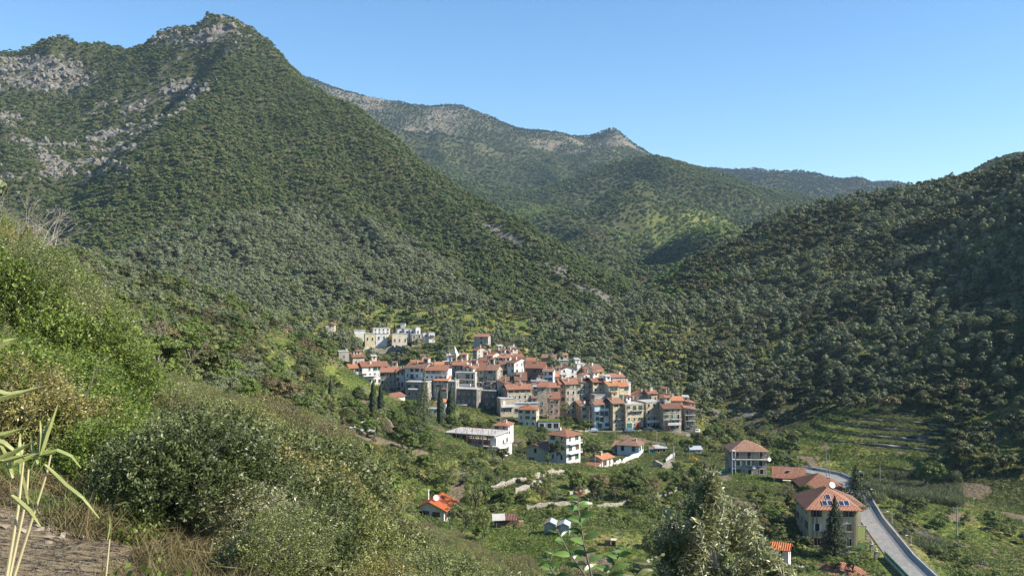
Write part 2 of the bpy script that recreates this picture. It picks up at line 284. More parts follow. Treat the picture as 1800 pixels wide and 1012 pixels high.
ML['maquis']=leaf_material('maquis_leaves',(0.064,0.090,0.022),(0.102,0.135,0.030),(0.145,0.145,0.055),0.2,var=0.3,patch=45)
ML['olive']=leaf_material('olive_leaves',(0.115,0.135,0.066),(0.17,0.19,0.10),(0.12,0.145,0.04),0.2,rough=0.5,var=0.35,patch=30)
ML['oak']=leaf_material('oak_leaves',(0.048,0.062,0.018),(0.085,0.092,0.028),(0.13,0.10,0.04),0.2,var=0.35,patch=25)
ML['fresh']=leaf_material('fresh_leaves',(0.10,0.145,0.032),(0.155,0.20,0.048),(0.20,0.215,0.08),0.35,var=0.3,patch=70)
ML['garden']=leaf_material('garden_leaves',(0.07,0.10,0.024),(0.125,0.165,0.038),(0.19,0.195,0.065),0.3,var=0.35,patch=15)
ML['pine']=leaf_material('pine_needles',(0.024,0.036,0.016),(0.042,0.06,0.022),None,0.1,var=0.3,patch=90)
ML['brown']=leaf_material('brown_leaves',(0.12,0.105,0.045),(0.19,0.15,0.07),(0.10,0.12,0.03),0.3,var=0.4,patch=12)
ML['grass']=leaf_material('grass_blades',(0.09,0.135,0.026),(0.155,0.20,0.048),(0.24,0.22,0.09),0.35,var=0.35,patch=10)
ML['spring']=leaf_material('spring_leaves',(0.13,0.19,0.04),(0.19,0.25,0.055),(0.22,0.25,0.09),0.3,var=0.3,patch=70)
ML['yellow']=leaf_material('yellow_flowers',(0.45,0.34,0.03),(0.35,0.30,0.05),None,0.3,patch=9)
ML['laurel']=leaf_material('laurel_leaves',(0.07,0.09,0.028),(0.115,0.135,0.042),(0.16,0.165,0.055),0.2,rough=0.45,spec=0.35,var=0.45,patch=8)
ML['mixed']=leaf_material('mixed_leaves',(0.13,0.16,0.045),(0.20,0.225,0.065),(0.24,0.21,0.06),0.3,rough=0.42,spec=0.45,var=0.5,patch=7)
ML['bright']=leaf_material('bright_leaves',(0.115,0.17,0.028),(0.165,0.22,0.04),None,0.4,rough=0.45,spec=0.35,var=0.4,patch=7)
ML['oleaster']=leaf_material('glossy_leaves',(0.16,0.175,0.07),(0.25,0.26,0.12),(0.38,0.35,0.20),0.25,rough=0.35,spec=0.6,var=0.6,patch=5)  # palest ramp colour paints in the cream highlights on the leaves
MB={'bark':bark_material('bark',(0.12,0.10,0.08)),'pale':bark_material('pale_bark',(0.42,0.38,0.33))}
MB['greybark']=bark_material('grey_bark',(0.24,0.215,0.185))
MB['darkbark']=bark_material('dark_bark',(0.07,0.055,0.04))
_ico_v=None
def ico():
    global _ico_v
    if _ico_v is None:
        bm=bmesh.new(); bmesh.ops.create_icosphere(bm,subdivisions=1,radius=1.0); _ico_v=(np.array([v.co[:] for v in bm.verts]),np.array([[v.index for v in f.verts] for f in bm.faces])); bm.free()
    return _ico_v
class Geo:
    """collects quads and triangles with material slots into one mesh"""
    def __init__(s): s.v=[]; s.f=[]; s.m=[]; s.n=0
    def add(s,v,f,mi=0):
        v=np.asarray(v,float); f=np.asarray(f); s.v.append(v); s.f.append(f+s.n); s.m.append(np.full(len(f),mi)); s.n+=len(v)
    def mesh(s,name,mats,smooth=False):
        me=bpy.data.meshes.new(name); v=np.concatenate(s.v).astype(np.float32)
        me.vertices.add(len(v)); me.vertices.foreach_set('co',v.ravel())
        li=np.concatenate([f.ravel() for f in s.f]).astype(np.int32); sz=np.concatenate([np.full(len(f),f.shape[1]) for f in s.f]).astype(np.int32)
        me.loops.add(len(li)); me.loops.foreach_set('vertex_index',li); me.polygons.add(len(sz)); me.polygons.foreach_set('loop_start',np.r_[0,np.cumsum(sz)[:-1]].astype(np.int32))
        me.polygons.foreach_set('material_index',np.concatenate(s.m).astype(np.int32)); me.polygons.foreach_set('use_smooth',np.full(len(sz),smooth)); me.update(calc_edges=True)
        for m in mats: me.materials.append(m)
        return me
def leaves(g,P0,Nn,size,asp=0.45,mi=0,rs=rng,along=None):
    n=len(P0); t=rs.normal(size=(n,3)) if along is None else along+0.35*rs.normal(size=(n,3))
    Nn=Nn/np.linalg.norm(Nn,axis=1,keepdims=True); t=t-Nn*(t*Nn).sum(1,keepdims=True); t/=np.linalg.norm(t,axis=1,keepdims=True)+1e-9
    b=np.cross(Nn,t); L=size*(0.65+0.7*rs.rand(n,1)); Wd=L*asp
    v=np.stack([P0-t*L*0.5,P0+b*Wd*0.5,P0+t*L*0.5,P0-b*Wd*0.5],1).reshape(-1,3); f=np.arange(4*n).reshape(n,4); g.add(v,f,mi)
def tube(g,pts,rad,sides=6,mi=0):
    pts=np.asarray(pts,float); n=len(pts); rad=np.broadcast_to(np.asarray(rad,float),(n,)); ang=np.arange(sides)*2*math.pi/sides; v=[]
    for i in range(n):
        d=pts[min(i+1,n-1)]-pts[max(i-1,0)]; d=d/(np.linalg.norm(d)+1e-9); u=np.cross(d,[0,0,1.0] if abs(d[2])<0.9 else [1.0,0,0]); u/=np.linalg.norm(u); w=np.cross(d,u)
        v.append(pts[i]+rad[i]*(np.cos(ang)[:,None]*u+np.sin(ang)[:,None]*w))
    v=np.concatenate(v); f=[[i*sides+k,i*sides+(k+1)%sides,(i+1)*sides+(k+1)%sides,(i+1)*sides+k] for i in range(n-1) for k in range(sides)]
    g.add(v,f,mi)
def crown_geo(g,rs,w=1.0,h=0.8,z0=0.1,ncl=12,nleaf=14,leaf=0.12,asp=0.6,core=0.7,rc=(0.26,0.4),spread=0.75,mi=0,low=-0.25,droop=0.0,outn=1.25):
    c=np.array([0,0,z0+h/2]); ax=np.array([w/2,w/2,h/2])
    d=rs.normal(size=(ncl*3,3)); d/=np.linalg.norm(d,axis=1,keepdims=True); d=d[d[:,2]>low][:ncl]
    cen=c+d*ax*(spread*(0.6+0.4*rs.rand(len(d),1)))
    for k in range(len(cen)):
        r=(rc[0]+(rc[1]-rc[0])*rs.rand())*0.5*(w+h)/2; q=rs.normal(size=(nleaf,3)); q/=np.linalg.norm(q,axis=1,keepdims=True)
        q[:,2]=np.abs(q[:,2])*0.8+q[:,2]*0.2-0.15; rr=r*(0.75+0.4*rs.rand(nleaf,1)); p=cen[k]+q*rr*np.array([1,1,0.85])
        al=None
        if droop: al=np.c_[q[:,0]*0.4,q[:,1]*0.4,-np.ones(nleaf)*droop]
        leaves(g,p,q*outn+(cen[k]-c)/np.linalg.norm(cen[k]-c)*.35+rs.normal(size=(nleaf,3))*0.38,leaf,asp,mi,rs,al)
        if core>0:
            iv,jf=ico(); v=cen[k]+iv*r*core*(0.85+0.3*rs.rand(len(iv),1))*np.array([1,1,0.85]); g.add(v,jf,mi)
def trunk_geo(g,rs,h,r,spread,nl=4,mi=1,sides=6,lean=0.15,top=0.55):
    base=np.zeros(3); mid=np.array([rs.normal()*lean*h,rs.normal()*lean*h,h*top*0.6]); tube(g,[base-[0,0,0.3*h*0.3],base+[0,0,0.02],mid*[0.4,0.4,0.45],mid],[r*1.3,r*1.15,r*0.85,r*0.7],sides,mi)
    for k in range(nl):
        a=k*6.28/nl+rs.rand(); e=mid+np.array([math.cos(a)*spread,math.sin(a)*spread,h*(0.35+0.25*rs.rand())]); m2=(mid+e)/2+np.array([0,0,h*0.08])+rs.normal(size=3)*0.03*h
        tube(g,[mid,m2,e],[r*0.6,r*0.4,r*0.12],max(4,sides-1),mi)
PRO=bpy.data.collections.new('prototypes')     # never linked to the scene: only holds the shapes the woods are made of
def proto(name,me):
    o=bpy.data.objects.new(name,me); PRO.objects.link(o); return o
def proto_set(name,n,mat,bark='bark',seed=1,trunk=True,th=0.5,**k):
    c=bpy.data.collections.new(name); ms=[]
    for i in range(n):
        rs=np.random.RandomState(seed*100+i); g=Geo(); kk=dict(k); kk['w']=k.get('w',1.0)*(0.9+0.2*rs.rand()); kk['h']=k.get('h',0.8)*(0.85+0.3*rs.rand()); crown_geo(g,rs,**kk)
        if trunk: trunk_geo(g,rs,kk.get('z0',0.1)+kk['h']*0.8,0.035,0.22,3,1,5)
        me=g.mesh(name,[ML[mat],MB[bark]]); o=bpy.data.objects.new(name,me); c.objects.link(o); ms.append(me)
    return c,ms
def stuff(name,coll,x,y,z,scale,nproto,seed=0,label=None,cat=None,tilt=0.12,zs=None):
    rs=np.random.RandomState(seed+7); n=len(x); me=bpy.data.meshes.new(name); me.vertices.add(n); me.vertices.foreach_set('co',np.c_[x,y,z].astype(np.float32).ravel())
    for an,ty,val in (('s','FLOAT_VECTOR',np.c_[scale,scale,scale*(zs if zs is not None else 1.0)]),('r','FLOAT_VECTOR',np.c_[rs.normal(size=(n,2))*tilt,rs.rand(n)*6.283]),('i','INT',rs.randint(0,nproto,n))):
        a=me.attributes.new(an,ty,'POINT'); a.data.foreach_set('value' if ty=='INT' else 'vector',(val.astype(np.int32) if ty=='INT' else val.astype(np.float32).ravel()))
    me.update(); o=bpy.data.objects.new(name,me); COL.objects.link(o)
    ng=bpy.data.node_groups.new(name,'GeometryNodeTree'); ng.interface.new_socket('Geometry',in_out='INPUT',socket_type='NodeSocketGeometry'); ng.interface.new_socket('Geometry',in_out='OUTPUT',socket_type='NodeSocketGeometry')
    gi=ng.nodes.new('NodeGroupInput'); go=ng.nodes.new('NodeGroupOutput'); ip=ng.nodes.new('GeometryNodeInstanceOnPoints'); ci=ng.nodes.new('GeometryNodeCollectionInfo')
    ci.inputs['Collection'].default_value=coll; ci.inputs['Separate Children'].default_value=True; ci.inputs['Reset Children'].default_value=True
    ip.inputs['Pick Instance'].default_value=True
    def na(nm,ty): q=ng.nodes.new('GeometryNodeInputNamedAttribute'); q.data_type=ty; q.inputs[0].default_value=nm; return q
    ng.links.new(gi.outputs[0],ip.inputs['Points']); ng.links.new(ci.outputs[0],ip.inputs['Instance']); ng.links.new(na('i','INT').outputs[0],ip.inputs['Instance Index'])
    e=ng.nodes.new('FunctionNodeEulerToRotation'); ng.links.new(na('r','FLOAT_VECTOR').outputs[0],e.inputs[0]); ng.links.new(e.outputs[0],ip.inputs['Rotation']); ng.links.new(na('s','FLOAT_VECTOR').outputs[0],ip.inputs['Scale'])
    ng.links.new(ip.outputs[0],go.inputs[0]); md=o.modifiers.new('scatter','NODES'); md.node_group=ng
    tag(o,label,cat,kind='stuff'); return o
def jgrid(x0,x1,y0,y1,s,seed,jit=0.5):
    rs=np.random.RandomState(seed); gx,gy=np.meshgrid(np.arange(x0,x1,s),np.arange(y0,y1,s*0.87)); gx=gx+(np.arange(gx.shape[0])[:,None]%2)*s*0.5
    x=(gx+(rs.rand(*gx.shape)-0.5)*2*jit*s*0.8).ravel(); y=(gy+(rs.rand(*gx.shape)-0.5)*2*jit*s*0.8).ravel(); k=(y>3)&(np.abs(x)<0.64*y+12); return x[k],y[k]
def layer_of(x,y):
    return np.argmax(np.stack([fA(x,y)+3,fB(x,y),fC(x,y),fD(x,y),fE(x,y),fF(x,y)]),0)
def cand(x0,x1,y0,y1,s,seed,hgt=4,jit=0.5):
    x,y=jgrid(x0,x1,y0,y1,s,seed,jit); z=height(x,y); v=visible(x,y,z,hgt); x,y,z=x[v],y[v],z[v]; px,py=proj(x,y,z); L=layer_of(x,y); return x,y,z,px,py,L
# ------------------------------------------------------------------ building kit
def plaster(name,c,stain=0.35,sc=0.5,rough=0.9):
    m=bpy.data.materials.new(name); t=nt(m); b=t.nodes['Principled BSDF']; setin(b,'Roughness',rough); setin(b,'Specular IOR Level',0.2)
    tc=N(t,'ShaderNodeTexCoord'); mp=N(t,'ShaderNodeMapping'); mp.inputs['Scale'].default_value=(1,1,0.45); t.links.new(tc.outputs['Object'],mp.inputs[0])
    n=N(t,'ShaderNodeTexNoise'); setin(n,'Scale',sc); setin(n,'Detail',7); setin(n,'Roughness',0.68); t.links.new(mp.outputs[0],n.inputs[0])
    r=N(t,'ShaderNodeValToRGB'); e=r.color_ramp.elements; e[0].position=0.34; e[1].position=0.62
    e[0].color=C4([k*(1-stain) for k in c]); e[1].color=C4(c); t.links.new(n.outputs[0],r.inputs[0]); t.links.new(r.outputs[0],b.inputs['Base Color']); return m
def stone(name,c,sc=2.2,mortar=0.5,c2=None,patch=0.5):
    m=bpy.data.materials.new(name); t=nt(m); b=t.nodes['Principled BSDF']; setin(b,'Roughness',0.95); setin(b,'Specular IOR Level',0.1)
    tc=N(t,'ShaderNodeTexCoord'); mp=N(t,'ShaderNodeMapping'); mp.inputs['Scale'].default_value=(1,1,1.7); t.links.new(tc.outputs['Object'],mp.inputs[0])
    v=N(t,'ShaderNodeTexVoronoi'); setin(v,'Scale',sc); t.links.new(mp.outputs[0],v.inputs[0])
    w=N(t,'ShaderNodeTexVoronoi',feature='DISTANCE_TO_EDGE'); setin(w,'Scale',sc); t.links.new(mp.outputs[0],w.inputs[0])
    bw=N(t,'ShaderNodeSeparateColor'); t.links.new(v.outputs['Color'],bw.inputs[0])
    r=N(t,'ShaderNodeValToRGB'); e=r.color_ramp.elements; e[0].color=C4([k*0.62 for k in c]); e[1].color=C4([min(1,k*1.25) for k in c]); t.links.new(bw.outputs[0],r.inputs[0])
    mr=N(t,'ShaderNodeMapRange'); setin(mr,'From Max',0.09); setin(mr,'To Min',mortar); t.links.new(w.outputs[0],mr.inputs[0])
    mu=N(t,'ShaderNodeMix',data_type='RGBA',blend_type='MULTIPLY'); mu.inputs[0].default_value=1; t.links.new(r.outputs[0],mu.inputs[6]); t.links.new(mr.outputs[0],mu.inputs[7])
    n=N(t,'ShaderNodeTexNoise'); setin(n,'Scale',0.35); setin(n,'Detail',6); setin(n,'Roughness',0.65); t.links.new(tc.outputs['Object'],n.inputs[0])
    nr=N(t,'ShaderNodeMapRange'); setin(nr,'From Min',0.52); setin(nr,'From Max',0.58); setin(nr,'To Max',patch); t.links.new(n.outputs[0],nr.inputs[0])
    mx=N(t,'ShaderNodeMix',data_type='RGBA'); t.links.new(nr.outputs[0],mx.inputs[0]); t.links.new(mu.outputs[2],mx.inputs[6]); mx.inputs[7].default_value=C4(c2 or [min(1,k*1.35) for k in c])
    t.links.new(mx.outputs[2],b.inputs['Base Color'])
    bp=N(t,'ShaderNodeBump'); setin(bp,'Strength',0.8); setin(bp,'Distance',0.08); t.links.new(mr.outputs[0],bp.inputs['Height']); t.links.new(bp.outputs[0],b.inputs['Normal']); return m
def tiles(name,c,c2,pitch=0.3,dark=0.55):
    m=bpy.data.materials.new(name); t=nt(m); b=t.nodes['Principled BSDF']; setin(b,'Roughness',0.85); setin(b,'Specular IOR Level',0.2)
    tc=N(t,'ShaderNodeTexCoord'); sx=N(t,'ShaderNodeSeparateXYZ'); sn=N(t,'ShaderNodeSeparateXYZ'); t.links.new(tc.outputs['Object'],sx.inputs[0]); t.links.new(tc.outputs['Normal'],sn.inputs[0])
    def mth(op,a,b_=None,**k):
        q=N(t,'ShaderNodeMath',operation=op)
        for i,v in enumerate((a,b_)):
            if v is None: continue
            if hasattr(v,'links'): t.links.new(v,q.inputs[i])
            else: q.inputs[i].default_value=v
        return q.outputs[0]
    gt=mth('GREATER_THAN',mth('ABSOLUTE',sn.outputs[0]),mth('ABSOLUTE',sn.outputs[1]))
    ma=N(t,'ShaderNodeMix',data_type='FLOAT'); t.links.new(gt,ma.inputs[0]); t.links.new(sx.outputs[0],ma.inputs[2]); t.links.new(sx.outputs[1],ma.inputs[3]); u=ma.outputs[0]
    mb=N(t,'ShaderNodeMix',data_type='FLOAT'); t.links.new(gt,mb.inputs[0]); t.links.new(sx.outputs[1],mb.inputs[2]); t.links.new(sx.outputs[0],mb.inputs[3]); w=mb.outputs[0]
    wave=mth('SINE',mth('MULTIPLY',u,6.283/pitch)); w2=mth('FRACT',mth('MULTIPLY',w,1/0.42))
    cu=mth('FLOOR',mth('MULTIPLY',u,1/pitch)); cw=mth('FLOOR',mth('MULTIPLY',w,1/0.42)); cb=N(t,'ShaderNodeCombineXYZ'); t.links.new(cu,cb.inputs[0]); t.links.new(cw,cb.inputs[1])
    wh=N(t,'ShaderNodeTexWhiteNoise'); t.links.new(cb.outputs[0],wh.inputs[0])
    n=N(t,'ShaderNodeTexNoise'); setin(n,'Scale',0.6); setin(n,'Detail',5); setin(n,'Roughness',0.7); t.links.new(tc.outputs['Object'],n.inputs[0])
    f=mth('ADD',mth('MULTIPLY',wh.outputs['Value'],0.45),mth('MULTIPLY',n.outputs[0],0.75))
    r=N(t,'ShaderNodeValToRGB'); e=r.color_ramp.elements; e[0].position=0.25; e[1].position=0.8; e[0].color=C4(c2); e[1].color=C4(c); t.links.new(f,r.inputs[0])
    oi=N(t,'ShaderNodeObjectInfo'); hs=N(t,'ShaderNodeHueSaturation'); vv=N(t,'ShaderNodeMapRange'); setin(vv,'To Min',0.72); setin(vv,'To Max',1.22); t.links.new(oi.outputs['Random'],vv.inputs[0]); t.links.new(vv.outputs[0],hs.inputs['Value']); t.links.new(r.outputs[0],hs.inputs['Color'])
    g=N(t,'ShaderNodeMapRange'); setin(g,'From Min',-1); setin(g,'From Max',-0.2); setin(g,'To Min',dark); t.links.new(wave,g.inputs[0])
    mu=N(t,'ShaderNodeMix',data_type='RGBA',blend_type='MULTIPLY'); mu.inputs[0].default_value=1; t.links.new(hs.outputs[0],mu.inputs[6]); t.links.new(g.outputs[0],mu.inputs[7]); t.links.new(mu.outputs[2],b.inputs['Base Color'])
    bp=N(t,'ShaderNodeBump'); setin(bp,'Strength',0.9); setin(bp,'Distance',0.07); t.links.new(mth('ADD',wave,mth('MULTIPLY',w2,0.4)),bp.inputs['Height']); t.links.new(bp.outputs[0],b.inputs['Normal']); return m
def plain(name,c,rough=0.7,metal=0,spec=0.3,noise=0.12,sc=3):
    m=bpy.data.materials.new(name); t=nt(m); b=t.nodes['Principled BSDF']; setin(b,'Roughness',rough); setin(b,'Metallic',metal); setin(b,'Specular IOR Level',spec)
    tc=N(t,'ShaderNodeTexCoord'); n=N(t,'ShaderNodeTexNoise'); setin(n,'Scale',sc); setin(n,'Detail',4); t.links.new(tc.outputs['Object'],n.inputs[0])
    r=N(t,'ShaderNodeValToRGB'); r.color_ramp.elements[0].position=0.35; r.color_ramp.elements[1].position=0.65; r.color_ramp.elements[0].color=C4([k*(1-noise*1.6) for k in c]); r.color_ramp.elements[1].color=C4([min(1,k*(1+noise)) for k in c])
    t.links.new(n.outputs[0],r.inputs[0]); t.links.new(r.outputs[0],b.inputs['Base Color']); return m
WM={'white':plaster('white_plaster',(0.72,0.70,0.66),0.3),'cream':plaster('cream_plaster',(0.62,0.55,0.42),0.3),'blue':plaster('bluish_plaster',(0.58,0.63,0.68),0.25),
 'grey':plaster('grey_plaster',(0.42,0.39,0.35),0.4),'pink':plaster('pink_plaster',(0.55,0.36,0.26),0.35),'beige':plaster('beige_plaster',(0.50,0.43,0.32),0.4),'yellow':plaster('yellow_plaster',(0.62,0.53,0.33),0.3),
 'stone':stone('rubble_stone',(0.42,0.37,0.285)),'ochre':stone('ochre_stone',(0.50,0.42,0.29),2.0,0.55),'gstone':stone('grey_stone',(0.32,0.295,0.255),2.0,0.5),'rock':stone('shade_darkened_stone',(0.20,0.185,0.16),1.8,0.45,(0.12,0.115,0.09),.8),'brick':stone('brick_wall',(0.36,0.20,0.13),4,0.6,(0.4,0.3,0.22)),  # retaining fronts: the ravine's shade is put into their darker stone colour
 'dry':stone('dry_stone',(0.40,0.36,0.30),2.6,0.35,None,0.2),'concrete':plaster('concrete',(0.42,0.41,0.39),0.3),'sage':plaster('sage_plaster',(0.40,0.42,0.33),0.15)}
RM={'red':tiles('clay_tiles',(0.36,0.165,0.10),(0.21,0.115,0.08)),'old':tiles('weathered_tiles',(0.31,0.175,0.115),(0.17,0.115,0.085)),'orange':tiles('orange_tiles',(0.50,0.215,0.105),(0.33,0.15,0.08)),'dark':tiles('dark_tiles',(0.24,0.12,0.08),(0.13,0.08,0.06)),
 'bright':tiles('new_orange_tiles',(0.62,0.17,0.06),(0.5,0.13,0.05),0.42,0.4),'slab':plaster('roof_slab',(0.40,0.39,0.36),0.4),'grass':ML['grass'],'metal':plain('zinc_sheet',(0.5,0.52,0.54),0.45,0.4,0.5,0.1)}
DK=plain('dark_opening',(0.018,0.018,0.02),0.25,0,0.5); FR=plain('light_frame',(0.62,0.60,0.56)); GS=plain('green_shutter',(0.03,0.12,0.085),0.6); BS=plain('brown_shutter',(0.12,0.07,0.045),0.6)
RL=plain('railing_iron',(0.10,0.10,0.10),0.5,0.5); WP=plain('white_paint',(0.74,0.73,0.70),0.6); SL=plain('stone_slab',(0.42,0.40,0.36),0.9); POLE=plain('pole_wood',(0.30,0.27,0.22),0.9); GALV=plain('galvanised_steel',(0.45,0.46,0.46),0.45,0.6)
RUST=plain('rusty_iron',(0.30,0.12,0.05),0.9,0,0.2,0.4); WOOD=plain('old_boards',(0.17,0.13,0.10),0.9,0,0.2,0.4,8)
def box(g,x0,x1,y0,y1,z0,z1,mi=0):
    v=[(x0,y0,z0),(x1,y0,z0),(x1,y1,z0),(x0,y1,z0),(x0,y0,z1),(x1,y0,z1),(x1,y1,z1),(x0,y1,z1)]
    g.add(v,[(0,3,2,1),(4,5,6,7),(0,1,5,4),(1,2,6,5),(2,3,7,6),(3,0,4,7)],mi)
def obj(name,g,mats,parent=None,loc=(0,0,0),rz=0,smooth=False):
    me=g if isinstance(g,bpy.types.Mesh) else g.mesh(name,mats,smooth); o=bpy.data.objects.new(name,me); COL.objects.link(o); o.location=loc; o.rotation_euler=(0,0,rz)
    if parent is not None: o.parent=parent
    return o
def empty(name,loc,rz=0,label=None,cat=None,group=None):
    o=bpy.data.objects.new(name,None); o.empty_display_size=0.5; COL.objects.link(o); o.location=loc; o.rotation_euler=(0,0,rz); tag(o,label,cat,group); return o
def slab(g,pts,th,mi=0):
    """a sloping roof plane: polygon given by its top corners, thickened downwards"""
    n=len(pts); a=np.array(pts,float); v=np.vstack([a,a-[0,0,th]]); g.add(v,[tuple(range(n))],mi); g.add(v,[tuple(range(2*n-1,n-1,-1))],mi); g.add(v,[(i,n+i,n+(i+1)%n,(i+1)%n) for i in range(n)],mi)
# window shapes, shared by all houses: slot 0 frame, 1 dark, 2 shutter
def win_mesh(kind,w,h,sh):
    g=Geo(); f=0.10
    box(g,-w/2,w/2,-0.02,0.03,0,h,1)
    box(g,-w/2-f,-w/2,-0.06,0.03,-0.0,h,0); box(g,w/2,w/2+f,-0.06,0.03,0,h,0); box(g,-w/2-f,w/2+f,-0.06,0.03,h,h+f,0); box(g,-w/2-f-0.05,w/2+f+0.05,-0.14,0.03,-f,0,0)
    if kind!='open': box(g,-0.025,0.025,-0.04,-0.021,0,h,0)
    if kind=='shut':
        box(g,-w/2-w*0.52,-w/2-0.002,-0.11,-0.062,0,h,2); box(g,w/2+0.002,w/2+w*0.52,-0.11,-0.062,0,h,2)
    if kind=='closed': box(g,-w/2,w/2,-0.055,-0.042,0,h,2)
    return g.mesh('window',[FR,DK,sh])
WMESH={}
def winm(kind,w,h,sh='g'):
    k=(kind,round(w,1),round(h,1),sh)
    if k not in WMESH: WMESH[k]=win_mesh(kind,k[1],k[2],{'g':GS,'b':BS,'w':WP}[sh])
    return WMESH[k]
def put(name,me,parent,x,y,z,rz=0):
    o=bpy.data.objects.new(name,me); COL.objects.link(o); o.parent=parent; o.location=(x,y,z); o.rotation_euler=(0,0,rz); return o
def balcony(parent,x0,x1,z,y=0.0,out=1.0,solid=None,th=0.16):
    g=Geo(); box(g,x0,x1,y-out,y-0.003,z-th,z); b=obj('balcony',g,[SL],parent); r=Geo()
    if solid: box(r,x0,x1,y-out-0.003,y-out+0.07,z+0.002,z+0.95); box(r,x1-0.07,x1,y-out+0.073,y-0.01,z+0.002,z+0.95); box(r,x0,x0+0.07,y-out+0.073,y-0.01,z+0.002,z+0.95); m=[WM[solid]]
    else:
        box(r,x0,x1,y-out+0.02,y-out+0.06,z+0.92,z+0.97); n=max(3,int((x1-x0)/0.22))
        for i in range(n+1):
            xx=x0+0.02+(x1-x0-0.04)*i/n; box(r,xx-0.012,xx+0.012,y-out+0.025,y-out+0.055,z,z+0.92)
        for xx in (x0+0.02,x1-0.02): box(r,xx-0.02,xx+0.02,y-out+0.06,y,z+0.92,z+0.97)
        m=[RL]
    obj('railing',r,m,b); return b
HOUSES=[]; RECTS=[]      # footprints, kept free of plants
def roof_z(kind,W_,d,H,pit,x,y):
    if kind=='fb': return H+pit*min(y,d-y)
    if kind=='gf': return H+pit*min(x+W_/2,W_/2-x)
    return H
def house(label,x0,x1,ye,yb,D,th=0,dep=8,roof='fb',wall='stone',rm='red',fl=3,co=3,pit=0.36,name='village_house',cat='house',group=None,side=1,bal=(),shut=0.5,loggia=False,over=0.45,chim=1,seed=None,winw=0.85,winh=1.35,door=None,base=None,sh='g',minb=1.5,W_=None,lside=0,cx=None):
    thr=R(th); xm=(x0+x1)/2 if cx is None else cx; W_=W_ if W_ else (x1-x0)/FPX*D/max(0.5,math.cos(thr)); X=(xm-CX)/FPX*D
    ztop=-(ye-CY)/FPX*D; zb=-(yb-CY)/FPX*D
    ux,uy=math.cos(thr),math.sin(thr); xs=[];ys=[]
    for a in (-0.5,0,0.5):
        for b in (0,0.5,1): xs.append(X+ux*a*W_-uy*b*dep); ys.append(D+uy*a*W_+ux*b*dep)
    gz=height(np.array(xs),np.array(ys)); low=float(gz.min()); zfoot=min(zb,low)-0.6; H=ztop-zfoot; vis=ztop-zb
    rs=random.Random(seed if seed is not None else int(x0*7+ye*13)); HOUSES.append((X,D,thr,W_,dep)); RECTS.append((x0-1,x1+1+(8 if side else 0),ye,yb,D))
    root=empty(name,(X,D,zfoot),thr,label,cat,group)
    Hw=H-(2.3 if loggia else 0); z0=zb-zfoot
    g=Geo(); w2=W_/2; p=pit
    def body(zt,gab):
        if not gab or roof in('hip','flat'): box(g,-w2,w2,0,dep,0,zt); return
        if roof=='fb': v=[(-w2,0,0),(w2,0,0),(w2,dep,0),(-w2,dep,0),(-w2,0,zt),(w2,0,zt),(w2,dep,zt),(-w2,dep,zt),(-w2,dep/2,zt+p*dep/2),(w2,dep/2,zt+p*dep/2)]; g.add(v,[(0,3,2,1),(0,1,5,4),(2,3,7,6),(4,5,9,8),(8,9,6,7)]); g.add(v,[(1,2,6,9,5)]); g.add(v,[(3,0,4,8,7)])
        elif roof=='gf': v=[(-w2,0,0),(w2,0,0),(w2,dep,0),(-w2,dep,0),(-w2,0,zt),(w2,0,zt),(w2,dep,zt),(-w2,dep,zt),(0,0,zt+p*w2),(0,dep,zt+p*w2)]; g.add(v,[(0,3,2,1),(1,2,6,5),(3,0,4,7),(5,6,9,8),(8,9,7,4)]); g.add(v,[(0,1,5,8,4)]); g.add(v,[(2,3,7,9,6)])
        elif roof=='mono': v=[(-w2,0,0),(w2,0,0),(w2,dep,0),(-w2,dep,0),(-w2,0,zt),(w2,0,zt),(w2,dep,zt+p*dep),(-w2,dep,zt+p*dep)]; g.add(v,[(0,3,2,1),(4,5,6,7),(0,1,5,4),(1,2,6,5),(2,3,7,6),(3,0,4,7)])
        elif roof=='monoR': v=[(-w2,0,0),(w2,0,0),(w2,dep,0),(-w2,dep,0),(-w2,0,zt+p*W_),(w2,0,zt),(w2,dep,zt),(-w2,dep,zt+p*W_)]; g.add(v,[(0,3,2,1),(4,5,6,7),(0,1,5,4),(1,2,6,5),(2,3,7,6),(3,0,4,7)])
    if loggia:
        body(Hw,False); q=Geo(); n=max(2,int(round(W_/2.4)))
        for i in range(n+1):
            xx=-w2+0.15+(W_-0.3)*i/n; box(g,xx-0.149,xx+0.149,0.002,0.3,Hw+0.001,H-0.01)
        box(g,-w2+0.001,w2-0.001,2.4,dep-0.001,Hw+0.001,H-0.01); box(g,w2-0.3,w2-0.002,dep*0.2,2.39,Hw+0.001,H-0.01); box(g,-w2+0.3,w2-0.3,0.05,0.12,Hw+0.001,Hw+0.8)
    else: body(H,True)
    wl=obj('wall',g,[WM[wall]],root)
    r=Geo(); o=over; tk=0.14; zt=H+0.02
    if roof=='fb': rd=zt+p*dep/2; slab(r,[(-w2-o,-o,zt-p*o),(w2+o,-o,zt-p*o),(w2+o,dep/2,rd),(-w2-o,dep/2,rd)][::1],tk); slab(r,[(-w2-o,dep/2+0.001,rd),(w2+o,dep/2+0.001,rd),(w2+o,dep+o,zt-p*o),(-w2-o,dep+o,zt-p*o)],tk)
    elif roof=='gf': rd=zt+p*w2; slab(r,[(-w2-o,-o,zt-p*o),(-0.001,-o,rd),(-0.001,dep+o,rd),(-w2-o,dep+o,zt-p*o)],tk); slab(r,[(0.001,-o,rd),(w2+o,-o,zt-p*o),(w2+o,dep+o,zt-p*o),(0.001,dep+o,rd)],tk)
    elif roof=='hip':
        m=min(w2+o,dep/2+o); rd=zt-p*o+p*m; a=(-w2-o,-o,zt-p*o); b=(w2+o,-o,zt-p*o); c=(w2+o,dep+o,zt-p*o); d=(-w2-o,dep+o,zt-p*o)
